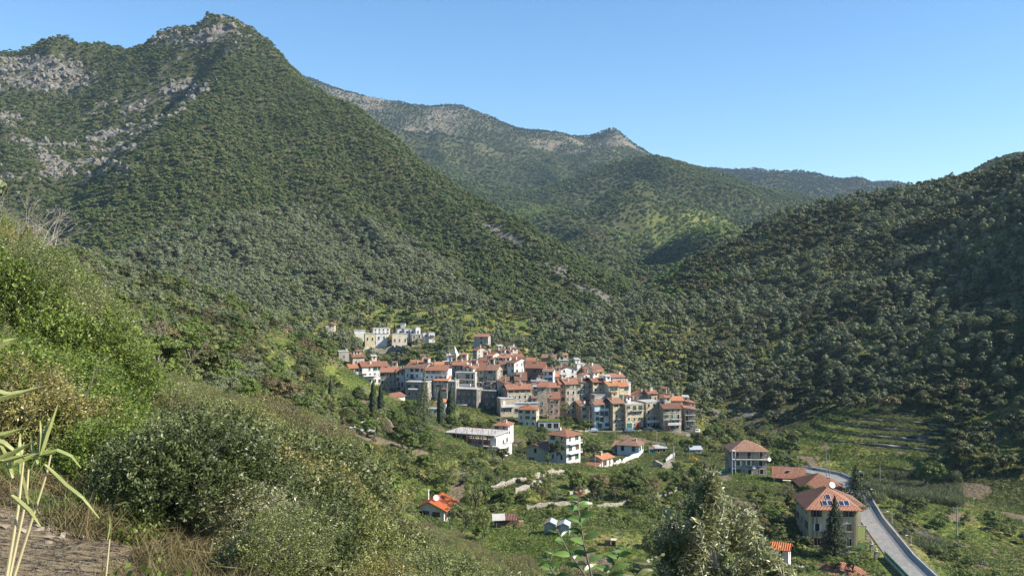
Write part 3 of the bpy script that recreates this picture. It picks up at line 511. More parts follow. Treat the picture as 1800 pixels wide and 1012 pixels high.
        if w2>=dep/2: e=(-w2-o+m,dep/2,rd); f=(w2+o-m,dep/2,rd); fs=[[a,b,f,e],[b,c,f],[c,d,e,f],[d,a,e]]
        else: e=(0,-o+m,rd); f=(0,dep+o-m,rd); fs=[[a,b,e],[b,c,f,e],[c,d,f],[d,a,e,f]]
        for q in fs:
            if len({tuple(np.round(v_,4)) for v_ in q})<len(q): q=q[:3] if len(q)==4 else q
            r.add(q,[tuple(range(len(q)))])
        r.add([a,b,c,d,(a[0],a[1],a[2]-tk),(b[0],b[1],b[2]-tk),(c[0],c[1],c[2]-tk),(d[0],d[1],d[2]-tk)],[(0,4,5,1),(1,5,6,2),(2,6,7,3),(3,7,4,0),(4,7,6,5)])
    elif roof=='mono': slab(r,[(-w2-o,-o,zt-p*o),(w2+o,-o,zt-p*o),(w2+o,dep+o,zt+p*(dep+o)),(-w2-o,dep+o,zt+p*(dep+o))],tk)
    elif roof=='monoR': slab(r,[(-w2-o,-o,zt+p*(W_+o)),(w2+o,-o,zt-p*o),(w2+o,dep+o,zt-p*o),(-w2-o,dep+o,zt+p*(W_+o))],tk)
    elif roof=='flat': box(r,-w2-0.12,w2+0.12,-0.12,dep+0.12,H+0.001,H+0.22)
    rf=obj('roof',r,[RM[rm]],root)
    for k in range(chim):
        cx_=rs.uniform(-w2*0.7,w2*0.7); cy_=rs.uniform(dep*0.25,dep*0.5); cz=roof_z(roof,W_,dep,H,p,cx_,cy_) if roof in('fb','gf') else H+0.2+(p*cy_ if roof=='mono' else (p*(w2-cx_) if roof=='monoR' else (0.4 if roof=='hip' else 0)))
        g=Geo(); cw=0.32; box(g,cx_-cw,cx_+cw,cy_-cw*0.8,cy_+cw*0.8,cz-0.3,cz+1.05,0); box(g,cx_-cw-0.08,cx_+cw+0.08,cy_-cw*0.8-0.08,cy_+cw*0.8+0.08,cz+1.051,cz+1.15,1); obj('chimney',g,[WM[rs.choice(['white','beige','grey'])],SL],rf)
    if roof!='flat' and rs.random()<0.6 and name=='village_house':
        ax,ay=rs.uniform(-w2*0.6,w2*0.6),dep*0.45; g=Geo(); az=H+0.3+0.4*p*dep*0.5; tube(g,[(ax,ay,az-0.5),(ax,ay,az+2.2)],0.03,4)
        for q in range(3): box(g,ax-0.5+0.1*q,ax+0.5-0.1*q,ay-0.015,ay+0.015,az+1.5+0.22*q,az+1.53+0.22*q)
        obj('antenna',g,[GALV],rf)
    if name=='village_house' and W_>4.2 and rs.random()<.5:
        g=Geo(); aw=rs.uniform(1.6,2.6); ax_=rs.uniform(-w2+aw/2,w2-aw/2); ay_=dep*rs.uniform(.45,.6); az_=H+rs.uniform(1.5,2.4)+(p*dep/2 if roof=='fb' else .3); box(g,ax_-aw/2,ax_+aw/2,ay_,ay_+2.2,H-.2,az_); box(g,ax_-.35,ax_+.35,ay_-.02,ay_+.05,az_-1.2,az_-.4,1); t_=obj('attic_room',g,[WM[rs.choice(['white','beige','cream','grey',wall])],DK],root)
        g=Geo(); slab(g,[(ax_-aw/2-.25,ay_-.3,az_+.02),(ax_+aw/2+.25,ay_-.3,az_+.02),(ax_+aw/2+.25,ay_+2.5,az_+.55),(ax_-aw/2-.25,ay_+2.5,az_+.55)],.12); obj('attic_roof',g,[RM[rs.choice(['red','old','orange','slab'])]],t_)
    if name=='village_house' and W_>4 and rs.random()<.4:
        g=Geo(); aw=rs.uniform(1.4,W_*.5); ax_=rs.uniform(-w2+aw/2,w2-aw/2); zz_=z0+(H-z0)*rs.choice([.35,.62]); slab(g,[(ax_-aw/2,-1.3,zz_-.25),(ax_+aw/2,-1.3,zz_-.25),(ax_+aw/2,-.003,zz_+.2),(ax_-aw/2,-.003,zz_+.2)],.08); obj('awning',g,[RM[rs.choice(['red','old','slab','metal'])]],root)
    # windows on the front and the sides
    zt_=Hw if loggia else H
    fh=(zt_-z0)/max(1,fl)
    def row(n,wd,face):
        for f_ in range(fl):
            zc=z0+fh*f_+fh*0.30
            hh=min(winh,fh*0.55)
            if hh<0.5: continue
            for k in range(n):
                u=(-wd/2+wd*(k+0.5)/n)+rs.uniform(-0.18,0.18)
                if rs.random()<0.12 and name=='village_house': continue
                rr=rs.random(); kind='shut' if rr<shut*0.6 else ('closed' if rr<shut else ('open' if rr<0.8 else 'glass')); h2=hh
                if any(abs(f_-bb[0])<0.1 and bb[1]<=(u/wd+0.5)<=bb[2] for bb in bal) and face=='f': h2=min(fh*0.78,2.1); zc2=z0+fh*f_+0.12
                else: zc2=zc+rs.uniform(-0.1,0.1)
                ww=winw*rs.choice([0.85,1,1]); me=winm(kind,ww,h2,sh if rs.random()<0.8 else rs.choice('gbw'))
                if face=='f': put('window',me,root,u,0,zc2)
                elif face=='r': put('window',me,root,w2,u+dep/2,zc2,R(90))
                else: put('window',me,root,-w2,u+dep/2,zc2,R(-90))
    if co: row(co,W_,'f')
    if side: row(side,dep,'r')
    if lside: row(lside,dep,'l')
    for bb in bal: balcony(root,-w2+W_*bb[1],-w2+W_*bb[2],z0+fh*bb[0]+0.06,0,1.1,bb[3] if len(bb)>3 else None)
    if door:
        for (u,wd,hh,mt) in door:
            g=Geo(); xx=-w2+W_*u; box(g,xx-wd/2,xx+wd/2,-0.05,0.03,z0,z0+hh,0); box(g,xx-wd/2-0.12,xx-wd/2,-0.08,0.03,z0,z0+hh+0.12,1); box(g,xx+wd/2,xx+wd/2+0.12,-0.08,0.03,z0,z0+hh+0.12,1); box(g,xx-wd/2,xx+wd/2,-0.08,0.03,z0+hh,z0+hh+0.12,1); obj('door',g,[mt,FR],root)
    root['h']=H; return root,W_,H,z0,rf
# ------------------------------------------------------------------ shapes the far woods are made of
def U(n,a,b,seed): return a+(b-a)*np.random.RandomState(seed).rand(n)
c_maq,_=proto_set('maquis_shrub',4,'maquis',seed=2,h=0.95,z0=-0.05,ncl=9,nleaf=16,leaf=0.16,core=0.8,trunk=False)
c_olf,m_olf=proto_set('olive_tree',4,'olive',seed=3,h=0.85,z0=0.12,ncl=14,nleaf=34,leaf=0.075,core=0.55,asp=0.6,low=-0.5,rc=(0.28,0.44))
c_oak,m_oak=proto_set('oak_tree',3,'oak',seed=4,h=0.8,z0=0.08,ncl=14,nleaf=30,leaf=0.09,core=0.7,low=-0.3)
c_fre,_=proto_set('fresh_tree',3,'spring',seed=5,h=0.85,z0=0.0,ncl=10,nleaf=18,leaf=0.14,core=0.75,trunk=False)
c_pin,_=proto_set('pine_tree',3,'pine',seed=6,h=1.25,z0=0.0,ncl=8,nleaf=16,leaf=0.14,core=0.7,trunk=False)
c_brn,_=proto_set('bare_brown_tree',3,'brown',seed=7,h=0.9,z0=0.0,ncl=8,nleaf=18,leaf=0.12,core=0.5,trunk=False)
# ------------------------------------------------------------------ the village (px left, px right, eave row, base row, distance)
REDD=plain('red_door',(0.42,0.07,0.04),0.6); GRD=plain('green_door',(0.03,0.14,0.10),0.6); BRD=plain('brown_door',(0.12,0.07,0.04),0.7)
G_='houses of the old village'
V=[
("grey roofless shell with an open concrete top, leftmost in the village",596,613,618,668,400,0,7,'flat','grey','slab',3,1,{}),
("small beige house with one window above the leftmost white house",621,640,627,645,392,5,6,'mono','beige','red',1,2,{'pit':0.25}),
("tall narrow cream-white house at the left end of the village",616,637,646,687,372,8,8,'fb','white','orange',4,3,{'shut':.8}),
("long white four-storey house second from the left, dark red roof",638,681,643,686,374,4,9,'fb','white','red',4,5,{'shut':.7,'bal':[(2,.25,.45)]}),
("stone house with arched-looking windows under a patchwork orange roof",669,697,653,690,360,2,9,'fb','gstone','red',3,4,{}),
("narrow house with stacked white balconies beside the patchwork roof house",697,710,653,688,358,2,7,'fb','white','red',4,2,{'bal':[(2,.1,.9),(1,.1,.9)]}),
("blue-white house with a bright right gable in the left part of the village",711,747,646,676,353,-14,8,'fb','blue','old',3,4,{'pit':.45,'bal':[(1,.3,.6)],'sh':'b'}),
("tall bare stone basement storeys below the blue-white house",712,752,672,700,345,-4,7,'flat','gstone','slab',2,3,{'chim':0,'shut':.1}),
("low house with a long thin orange roof behind the blue-white house",722,746,637,646,372,0,6,'fb','beige','orange',1,1,{}),
("long low house with a straight orange roof left of the steeple",747,779,640,650,378,0,5,'fb','beige','orange',1,2,{}),
("house with a top gallery between the blue-white house and the steeple",747,786,650,672,350,2,9,'fb','white','red',2,5,{'loggia':True}),
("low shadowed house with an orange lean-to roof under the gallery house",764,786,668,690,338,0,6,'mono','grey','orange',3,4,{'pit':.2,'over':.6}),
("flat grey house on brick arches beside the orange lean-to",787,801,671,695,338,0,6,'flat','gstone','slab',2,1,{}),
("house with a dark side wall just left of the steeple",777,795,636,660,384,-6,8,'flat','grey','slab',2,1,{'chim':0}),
("house under the steeple with a red roof and a recessed top floor",795,816,641,664,366,-4,9,'fb','stone','red',2,2,{}),
("small cream gable-fronted house right of the steeple",814,832,646,664,360,-22,7,'gf','cream','red',2,2,{'pit':.3}),
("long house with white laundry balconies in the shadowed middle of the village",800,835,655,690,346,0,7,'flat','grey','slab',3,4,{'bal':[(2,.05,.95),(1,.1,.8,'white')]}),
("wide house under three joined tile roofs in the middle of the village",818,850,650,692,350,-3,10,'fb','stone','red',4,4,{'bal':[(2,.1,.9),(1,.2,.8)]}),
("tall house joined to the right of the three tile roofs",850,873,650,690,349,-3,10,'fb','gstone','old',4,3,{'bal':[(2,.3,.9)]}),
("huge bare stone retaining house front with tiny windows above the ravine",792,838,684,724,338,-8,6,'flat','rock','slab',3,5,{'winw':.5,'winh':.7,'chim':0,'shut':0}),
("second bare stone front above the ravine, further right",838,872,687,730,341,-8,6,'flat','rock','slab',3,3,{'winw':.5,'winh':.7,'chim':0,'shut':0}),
("roof of a house directly behind the three joined roofs",836,866,641,652,368,0,7,'fb','stone','red',1,2,{}),
("small house with a red roof right behind the steeple",812,840,637,648,380,-4,6,'fb','beige','red',1,2,{}),
("low red-roofed house behind the middle roofs, below the grey tower house",843,862,633,645,390,-6,6,'fb','beige','red',1,2,{}),
("tall grey tower house alone above the village with a bright right wall",833,858,591,614,428,-10,6,'fb','grey','red',3,1,{'name':'tower_house','group':None,'side':1,'shut':0,'chim':0}),
("small house with a dark front and bright gable below the tower house",831,838.5,615,628,408,-42,7,'fb','grey','red',2,1,{'side':2}),
("white gable house on the left shoulder of the hilltop",852,866,624,640,404,-35,7,'fb','white','red',2,1,{'side':2}),
("pinkish house with two white chimneys at the top of the village",880,897,616,630,424,5,7,'hip','pink','old',2,2,{'chim':2}),
("white flat-topped block beside the two white chimneys",897,907,610,622,428,0,5,'flat','white','slab',1,1,{}),
("long red-roofed house right of the pinkish hilltop house",897,915,619,630,420,0,6,'fb','beige','red',1,3,{}),
("white house with small windows just under the pinkish hilltop house",871,896,628,643,404,-6,7,'fb','white','red',2,4,{}),
("red roof stepping down right of the hilltop",896,920,627,640,411,0,7,'fb','beige','red',1,3,{}),
("tall grey house with a blinding white right wall in the upper village",878,892,640,668,388,-4,8,'fb','stone','old',3,2,{}),
("house turned sideways showing a wide white side wall",892,904,637,668,384,-38,11,'fb','white','red',3,2,{'side':3,'pit':.3}),
("large house with the broadest red roof of the upper village",923,957,646,672,372,-9,10,'fb','brick','red',2,3,{'pit':.42,'side':3}),
("smaller roof tucked behind the broadest red roof",918,940,634,650,388,-5,7,'fb','beige','red',1,2,{}),
("white-fronted house with a green window under the broadest red roof",955,972,652,672,361,-10,7,'fb','blue','old',2,2,{}),
("low house with a bright orange roof in the centre right",973,993,661,680,366,-3,7,'fb','beige','orange',1,2,{'chim':0}),
("brick-sided house at the upper edge right of the hilltop",952,976,628,644,410,-12,7,'fb','brick','old',1,2,{'side':2}),
("flat-roofed house with a pale terrace at the upper edge",976,1000,634,648,402,0,6,'flat','beige','slab',1,2,{}),
("white house with two square windows and a steep one-sided roof",985,1014,648,668,378,0,8,'gf','white','red',2,2,{'pit':.32,'shut':0}),
("white flat-topped house behind, left of the big dark-sided roof",1014,1031,640,660,394,0,6,'flat','white','slab',2,1,{}),
("big house with a dark left gable and broad plain roof at the top right",1043,1061,649,668,384,33,9,'fb','cream','old',2,2,{'side':0,'lside':3,'pit':.45}),
("small very white gable house in the upper right of the village",1026,1042,658,674,372,8,6,'gf','white','orange',2,2,{'pit':.35}),
("five-storey cream and pink tower-like house front",983,994,674,730,352,3,9,'fb','pink','red',5,1,{'chim':0}),
("five-storey rubble stone house, tallest in the centre right",994,1021,674,730,352,3,9,'fb','stone','red',5,3,{'shut':.3}),
("stone house with a glazed white top terrace beside the tallest house",1021,1042,671,718,354,3,8,'mono','stone','old',4,2,{'pit':.12,'bal':[(3,0,1)]}),
("stone house with a dark open gallery under its red roof",1042,1069,670,716,353,3,8,'fb','ochre','red',4,3,{'loggia':True}),
("tall smooth cream house with green shutters",1070,1088,677,716,350,4,8,'fb','cream','orange',3,2,{'shut':.9}),
("stone house with a steep orange roof right of the cream house",1088,1105,678,715,352,6,8,'fb','ochre','orange',3,2,{'shut':.8,'pit':.5}),
("dark house with low gables in the upper right",1056,1076,664,680,376,0,7,'gf','gstone','old',1,2,{}),
("small red-roofed house with a white terrace at the upper right",1076,1098,662,678,379,0,7,'fb','white','red',1,3,{}),
("white block crowned with small chimneys at the right edge of the upper row",1098,1109,672,690,372,0,5,'flat','white','slab',1,1,{'chim':3}),
("grey covered terrace house above the blue-white corner house",1045,1069,694,712,349,0,6,'flat','grey','slab',1,2,{'chim':0}),
("blue-white corner house with a red awning at the foot of the village",1045,1071,710,752,344,-4,8,'fb','blue','old',4,3,{'bal':[(2,.25,.98),(1,.25,.6)],'shut':.6,'door':[(.35,1.8,2.2,GRD)]}),
("rubble house with dark attic openings at the foot of the village",1077,1099,708,752,343,3,9,'fb','ochre','old',4,2,{'loggia':True,'bal':[(2,.3,.8)]}),
("rubble house with a red garage door at the foot of the village",1099,1132,711,752,343,3,8,'flat','ochre','slab',4,3,{'bal':[(3,.3,1)],'shut':.6,'door':[(.2,2.4,2.1,GRD),(.72,2.2,2.3,REDD)]}),
("white house with a long one-sided roof above the red garage house",1102,1122,704,716,356,-5,7,'monoR','white','old',1,2,{'pit':.2}),
("grey stone house with a low wide gable and open attic",1117,1152,697,722,368,0,8,'gf','gstone','red',2,4,{'pit':.42,'shut':0}),
("ochre stone house with a whitewashed middle storey",1135,1165,707,753,346,2,8,'flat','ochre','slab',4,3,{'chim':0,'shut':0,'bal':[(1,0,.9,'white')]}),
("small roof with several chimneys above the ochre stone house",1140,1156,691,708,366,0,6,'fb','beige','red',1,2,{'chim':3}),
("house with a dark red roof, fourth from the right end",1160,1182,699,716,358,-15,7,'fb','stone','dark',1,2,{'side':2}),
("stone house with balconies and two short roofs near the right end",1166,1198,717,756,341,-8,8,'fb','stone','dark',4,3,{'bal':[(2,.4,1),(1,.2,.95,'white')],'door':[(.2,2,2,REDD)],'side':1}),
("orange-roofed house with a pink side behind the balconies",1182,1200,703,722,352,0,7,'fb','pink','orange',1,2,{}),
("open-galleried house with a long sloping roof behind the last house",1198,1222,708,724,354,0,8,'monoR','cream','red',1,3,{'pit':.2,'loggia':True}),
("last house at the right end of the village, tall with open galleries",1204,1222,719,759,344,-4,8,'monoR','gstone','red',4,2,{'pit':.15,'bal':[(3,0,1),(2,0,1)],'shut':.2}),
("small dark-roofed house at the edge of the shadowed ravine",874,892,675,700,352,-14,6,'monoR','grey','dark',2,2,{}),
("house with a bright white gable left of the centre",894,914,676,690,356,-20,7,'gf','white','red',1,1,{'pit':.4}),
("stone house with a gallery, arched window and joined red roofs",892,936,683,722,345,-2,8,'fb','stone','red',3,5,{'loggia':True,'shut':.3}),
("white glazed veranda block hanging beside the ravine",880,904,701,742,340,-2,6,'flat','beige','slab',3,2,{'bal':[(2,0,1,'white')],'chim':0}),
("low white house front between the veranda and the curved stone front",904,946,709,730,341,0,6,'flat','white','slab',1,4,{'shut':.5}),
("curved-looking pale stone front with green shutters",933,947,691,716,349,8,6,'flat','ochre','slab',2,1,{'shut':.9}),
("stone house with a clean red roof left of the pink houses",945,962,679,728,348,0,8,'fb','stone','red',4,1,{'shut':.8}),
("brownish pink house sharing the clean red roof",962,983,680,728,350,0,8,'fb','pink','red',4,2,{'chim':0}),
("small pink house with a dark door beside the parapet road",965,974,709,729,341,0,5,'flat','pink','slab',2,1,{'chim':0}),
("salmon one-sided house wall left of the tallest stone house",974,984,700,729,341,0,5,'mono','pink','red',2,1,{'chim':0,'shut':0}),
("cream three-storey house standing free in front of the village",911,943,719,750,328,-9,7,'hip','cream','orange',3,3,{'name':'detached_house','group':None,'side':1,'shut':.8}),
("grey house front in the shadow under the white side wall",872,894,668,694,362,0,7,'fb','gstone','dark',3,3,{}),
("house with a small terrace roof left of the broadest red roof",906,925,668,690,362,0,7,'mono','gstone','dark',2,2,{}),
("slab-roofed terrace house below the broadest red roof",934,962,670,690,358,0,6,'flat','grey','slab',1,2,{}),
("narrow stone house filling the gap above the parapet road",1021,1045,712,738,347,0,6,'mono','stone','old',2,2,{'pit':.2}),
]
if 'village' not in DEV:
    for (lb,x0,x1,ye,yb,D,th,dep,rf,wl,rm,fl,co,kw) in V:
        kw=dict(kw); kw.setdefault('group',G_); mid_=(764<=x0<=850 and 335<=D<=352); D+=10*mid_; th-=10*(690<=x0<=860 and ye>638 and D<372); th=th+(17 if (985<=x0<=1170 or x0<640 or 880<=x0<900) and abs(th)<9 else 0); house(lb,x0,x1,ye,yb,D,th,dep,rf,wl,rm,fl,co,**kw)
    # church steeple
    D=372; X=(799-CX)/FPX*D; zb=-(660-CY)/FPX*D; zt=-(625-CY)/FPX*D; ap=-(607-CY)/FPX*D
    st=empty('church_steeple',(X,D,zb),R(-25),'pale square bell tower with a pointed pyramid spire rising from the village roofs','church tower')
    w=1.65; g=Geo(); h=zt-zb; box(g,-w,w,-w,w,-6,h-3.2); 
    for sx in(-1,1):
        for sy in (-1,1): box(g,min(sx*w,sx*(w-.5)),max(sx*w,sx*(w-.5)),min(sy*w,sy*(w-.5)),max(sy*w,sy*(w-.5)),h-3.199,h-.5)
    box(g,-w,w,-w,w,h-.499,h); obj('tower',g,[WM['beige']],st)
    g=Geo(); box(g,-w-.2,w+.2,-w-.2,w+.2,h+.001,h+.25); obj('cornice',g,[WM['cream']],st)
    g=Geo(); a=ap-zb; b_=w*.85; z_=h+.251; g.add([(-b_,-b_,z_),(b_,-b_,z_),(b_,b_,z_),(-b_,b_,z_),(0,0,a)],[(0,1,4),(1,2,4),(2,3,4),(3,0,4)])
    for sx in(-1,1):
        for sy in (-1,1): q=.28; cx_,cy_=sx*(w-.05),sy*(w-.05); g.add([(cx_-q,cy_-q,z_),(cx_+q,cy_-q,z_),(cx_+q,cy_+q,z_),(cx_-q,cy_+q,z_),(cx_,cy_,z_+1.5)],[(0,1,4),(1,2,4),(2,3,4),(3,0,4)])
    obj('spire',g,[WM['cream']],st)
    g=Geo(); tube(g,[(0,0,h-1.0),(0,0,h-1.2),(0,0,h-1.8),(0,0,h-1.95)],[.12,.35,.5,.62],10); obj('bell',g,[RL],st)
# ------------------------------------------------------------------ houses in the gardens below the village
GLASSP=plain('solar_glass',(0.02,0.03,0.06),0.12,0,0.8); NET=plain('shade_net',(0.03,0.035,0.035),0.8); TEAL=plain('teal_paint',(0.03,0.22,0.19),0.6)
BLUEW=plain('blue_water',(0.25,0.5,0.6),0.1,0,0.6); GREENT=plain('green_tarp',(0.10,0.30,0.20),0.6); YNET=plain('yellow_green_net',(0.42,0.44,0.14),0.8)
def dish(parent,x,y,z,r=0.45,rz=0):
    g=Geo(); n=14; v=[(0,0.12,0)]; 
    for k in (0.5,1.0):
        for i in range(n): a=i*6.2832/n; v.append((r*k*math.cos(a),0.12*(1-k*k),r*k*math.sin(a)))
    f3=[(0,1+i,1+(i+1)%n) for i in range(n)]; f4=[(1+i,1+n+i,1+n+(i+1)%n,1+(i+1)%n) for i in range(n)]; g.add(v,f3); g.add(v,f4); tube(g,[(0,0.1,0),(0,0.3,-0.5)],0.03,5); tube(g,[(0,0.1,-r*.8),(0,-0.35,0)],0.02,4)
    o=obj('satellite_dish',g,[WP],parent,(x,y,z),rz); o.rotation_euler[0]=R(-25); return o
if 'houses' not in DEV:
    r_,W_,H,z0,rf=house("three-storey white house with red hipped roof and corner balconies amid the gardens",966,997,763,812,262,-42,6.6,'hip','white','red',3,2,name='detached_house',side=2,pit=.42,chim=1,shut=.6,over=.7,W_=6.8,cx=980,lside=0)
    for k in (1,2):
        g=Geo(); box(g,W_/2+.003,W_/2+1.2,.4,6.2,z0+2.75*k,z0+2.75*k+.16); b=obj('balcony',g,[WM['white']],r_); g=Geo()
        box(g,W_/2+1.14,W_/2+1.2,.4,6.2,z0+2.75*k+1.0,z0+2.75*k+1.06)
        for i in range(24): yy=.42+5.7*i/23; box(g,W_/2+1.155,W_/2+1.185,yy,yy+.03,z0+2.75*k+.161,z0+2.75*k+1.0)
        obj('railing',g,[WP],b)
    r_,W_,H,z0,rf=house("sage-green gable house with one small arched window high in its shaded front",925,957,786,814,264,-28,7,'gf','sage','red',1,0,name='detached_house',side=0,pit=.35,chim=0,over=.6,W_=6.0)
    g=Geo(); n=8; pts=[(-.45,0),(.45,0),(.45,.9)]+[(.45*math.cos(a*math.pi/n),.9+.45*math.sin(a*math.pi/n)) for a in range(1,n)]+[(-.45,.9)]
    v=[(p[0],-.03,p[1]) for p in pts]+[(p[0],.03,p[1]) for p in pts]; m=len(pts); g.add(v,[tuple(range(m))]); g.add(v,[(i,m+i,m+(i+1)%m,(i+1)%m) for i in range(m)]); obj('arched_window',g,[DK],r_,(0,0,H-1.6)); put('window',winm('shut',.8,1.1,'b'),r_,-1.2,0,z0+.6); put('window',winm('open',.8,1.0,'b'),r_,W_/2,3.5,z0+1.5,R(90))
    house("small two-level house with an orange porch roof beside the rubble vineyard",1039,1056,804,823,250,-42,5,'gf','white','orange',1,1,name='garden_house',cat='house',side=2,pit=.34,chim=1,over=.6,W_=4.2,shut=.9,sh='b')
    house("lower orange lean-to porch in front of the small two-level house",1030,1046,817,824,247.0,-42,2.6,'mono','white','orange',1,1,name='porch',cat='porch',side=0,pit=.22,chim=0,over=.4,shut=0)
    r_,W_,H,z0,rf=house("single-storey bluish white cottage with a hipped tile roof and garden wall",1087,1121,781,798,288,-20,7,'hip','blue','old',1,2,name='cottage',side=2,pit=.5,chim=1,over=.5,winw=1.1,winh=1.9,W_=7.2)
    house("low annex with a patched tile roof on the left of the bluish white cottage",1077,1090,787,798,292,-20,5,'mono','cream','old',1,1,name='annex',cat='annex',side=0,pit=.3,chim=0)
    house("teal painted shed with a dark red roof beside a grey flat-roofed shed",1143,1151,788,798,292,5,3,'fb','white','dark',1,0,name='garden_shed',cat='shed',side=0,chim=0,door=[(.5,2.0,1.8,TEAL)],over=.3)
    house("grey flat-roofed shed beside the teal painted shed",1152,1172,787,798,292,3,3.5,'mono','brick','slab',1,2,name='garden_shed',cat='shed',side=0,chim=0,pit=.1,over=.3,shut=0)
    house("low shed with a bleached rusty sheet roof among green bushes",1214,1234,789,796,292,5,4,'fb','stone','metal',1,1,name='garden_shed',cat='shed',side=0,chim=0,over=.3)
    # stone house
    r_,W_,H,z0,rf=house("square three-storey stone house with a long flower balcony under its eaves",1286,1348,791,838,245,-2,8.5,'hip','gstone','old',3,3,name='stone_house',cat='house',side=1,lside=2,pit=.5,chim=0,over=.55,bal=[(2,.12,1.0)],shut=.2,winw=1.0,winh=1.4,sh='g')
    g=Geo(); box(g,-W_/2+.0,-W_/2+.9,-.9,-.005,z0,z0+.15); 
    for k in (0,1,2): box(g,-W_/2-.05,-W_/2+.1,-1.0,-.85,z0+.16+2.4*k,z0+2.4*(k+1)); box(g,-W_/2+.85,-W_/2+1.0,-1.0,-.85,z0+.16+2.4*k,z0+2.4*(k+1)); box(g,-W_/2+.105,-W_/2+.845,-.9,-.006,z0+2.42*(k+1),z0+2.42*(k+1)+.12)
    obj('corner_porch',g,[WP],r_); dish(rf,W_/2+.6,-.2,H-2.4,.55,R(20)); dish(r_,1.2,-.6,z0+2.9,.5,R(-10)); g=Geo()
    rs=random.Random(4); 
    for i in range(14): 
        xx=-W_/2+1.3+i*.55; g2=Geo(); q=np.random.RandomState(i).normal(size=(30,3)); leaves(g,np.array([xx,-1.25,z0+H*0+0])+q*.16+[0,0,(H-z0)*2/3+.75],q+[0,-1,0],.14,.6,0,np.random.RandomState(i))
    obj('flower_boxes',g,[ML['brown']],r_)
    r_,W_,H,z0,rf=house("white cottage with one plain tile roof between the stone house and roadside house",1362,1412,838,852,232,-14,6.5,'fb','white','red',1,3,name='cottage',side=1,pit=.62,chim=0,over=.5,winw=1.0,winh=1.6,sh='b')
    g=Geo(); box(g,-1.6,3.0,-1.5,-.02,H-.75,H-.65); obj('awning',g,[WM['cream']],r_); g=Geo(); box(g,-.3,.5,1.15,1.9,H+1.35,H+1.5); obj('skylight',g,[GALV],rf)
    # big house by the road, three wings
    big=empty('roadside_house',(0,0,0),0,'big yellowish house by the road with hipped roofs in three steps and solar panels','house')
    def wing(x0,x1,ye,yb,D,th,dep,wl,rm,fl,co,pit,**k):
        r_,W_,H,z0,rf=house(None,x0,x1,ye,yb,D,th,dep,'hip',wl,rm,fl,co,name='wing',cat=None,pit=pit,**k); r_.parent=big; return r_,W_,H,z0,rf
    # wing roots become parts: their walls are the wing's own mesh
    def house_part(args,kw):
        before=set(bpy.data.objects); r_,W_,H,z0,rf=wing(*args,**kw); wl=[c for c in r_.children if c.name.startswith('wall')][0]
        mw=r_.matrix_basis.copy(); wl.parent=big; wl.matrix_basis=mw; wl.name='wall'
        for c in list(r_.children):
            if c==wl: continue
            if c.name.startswith('roof'): c.parent=big; c.matrix_basis=mw
            else: c.parent=wl
        return wl,W_,H,z0,rf,r_
    w1=house_part((1423,1506,890,966,190,-5,12,'yellow','red',3,3,.58),dict(side=3,chim=0,over=.9,lside=3,winw=1.1,winh=1.6,shut=.6,sh='b')); bpy.data.objects.remove(w1[5])
    w2=house_part((1440,1512,884,960,203,-5,9,'cream','old',3,2,.5),dict(side=3,chim=0,over=.9,winw=1.1,winh=1.6,shut=.6,sh='b')); bpy.data.objects.remove(w2[5])
    w3=house_part((1414,1480,855,920,221,-5,10,'yellow','red',3,3,.5),dict(side=2,chim=1,over=.8,lside=2,winw=1.1,winh=1.6)); bpy.data.objects.remove(w3[5])
    wl,W_,H,z0,rf,_=w1; p=.58; sl=math.atan(p)
    for (u,v) in ((-1.6,1.1),(-.45,1.1),(-.5,2.75),(3.0,1.2),(1.9,1.1)):
        g=Geo(); box(g,-.5,.5,0,1.35,.06,.12,0); box(g,-.54,-.501,-.04,1.39,.05,.13,1); box(g,.501,.54,-.04,1.39,.05,.13,1); box(g,-.5,.5,-.04,-.001,.05,.13,1); box(g,-.5,.5,1.351,1.39,.05,.13,1)
        o=obj('solar_panel',g,[GLASSP,WP],rf,(u,v-.9,H+.06+p*(v-.9))); o.rotation_euler=(sl,0,0)
    dish(rf,1.3,5.4,H+3.5,.7,R(20))
    for u in (-W_/2+.9,-W_/2+1.7,W_/2-.5): g=Geo(); tube(g,[(u,-.09,z0),(u,-.09,H-.05)],.07,6); obj('downpipe',g,[BRD],wl)
    # small roofs low in the gardens
    house("small shed with a bright orange sheet roof, half hidden by leaves",1357,1384,963,985,176,-25,3.2,'fb','white','bright',1,1,name='garden_shed',cat='shed',side=1,chim=0,pit=.5)
    house("low roofs of a house cut off by the bottom edge near the road",1452,1530,1010,1040,168,6,7,'hip','beige','red',1,2,name='detached_house',side=0,chim=0,pit=.4)
    house("grey flat roof at the bottom edge left of the low roofs",1395,1448,1010,1040,170,4,5,'flat','grey','slab',1,2,name='outbuilding',cat='outbuilding',side=0,chim=0)
    # pink-orange roofed house among the trees
    r_,W_,H,z0,rf=house("small white house with a bright orange ribbed roof sunk among the trees on the left",731,781,892,922,178,-14,7,'gf','white','bright',1,2,name='orange_roofed_house',cat='house',side=2,pit=.46,chim=0,over=.8,winw=1.6,winh=1.7,shut=1,sh='b')
    g=Geo(); tube(g,[(-W_/2+1.0,4.5,H),(-W_/2+1.0,4.5,H+2.3)],.14,8); tube(g,[(-W_/2+1.0,4.5,H+2.35),(-W_/2+1.0,4.5,H+2.6)],.2,8); obj('chimney',g,[WP],rf); dish(rf,1.0,1.0,H+1.9,.6,R(25))
    # little houses up on the left slope
    house("tiny white house with a red roof among olives on the far left slope",476,503,583,594,350,8,6,'fb','white','red',1,2,name='slope_house',cat='house',side=1)
    house("tiny cream hut with a small orange roof near the cemetery's left",573,588,570,577,440,6,5,'gf','cream','orange',1,1,name='slope_house',cat='house',side=1,chim=0)
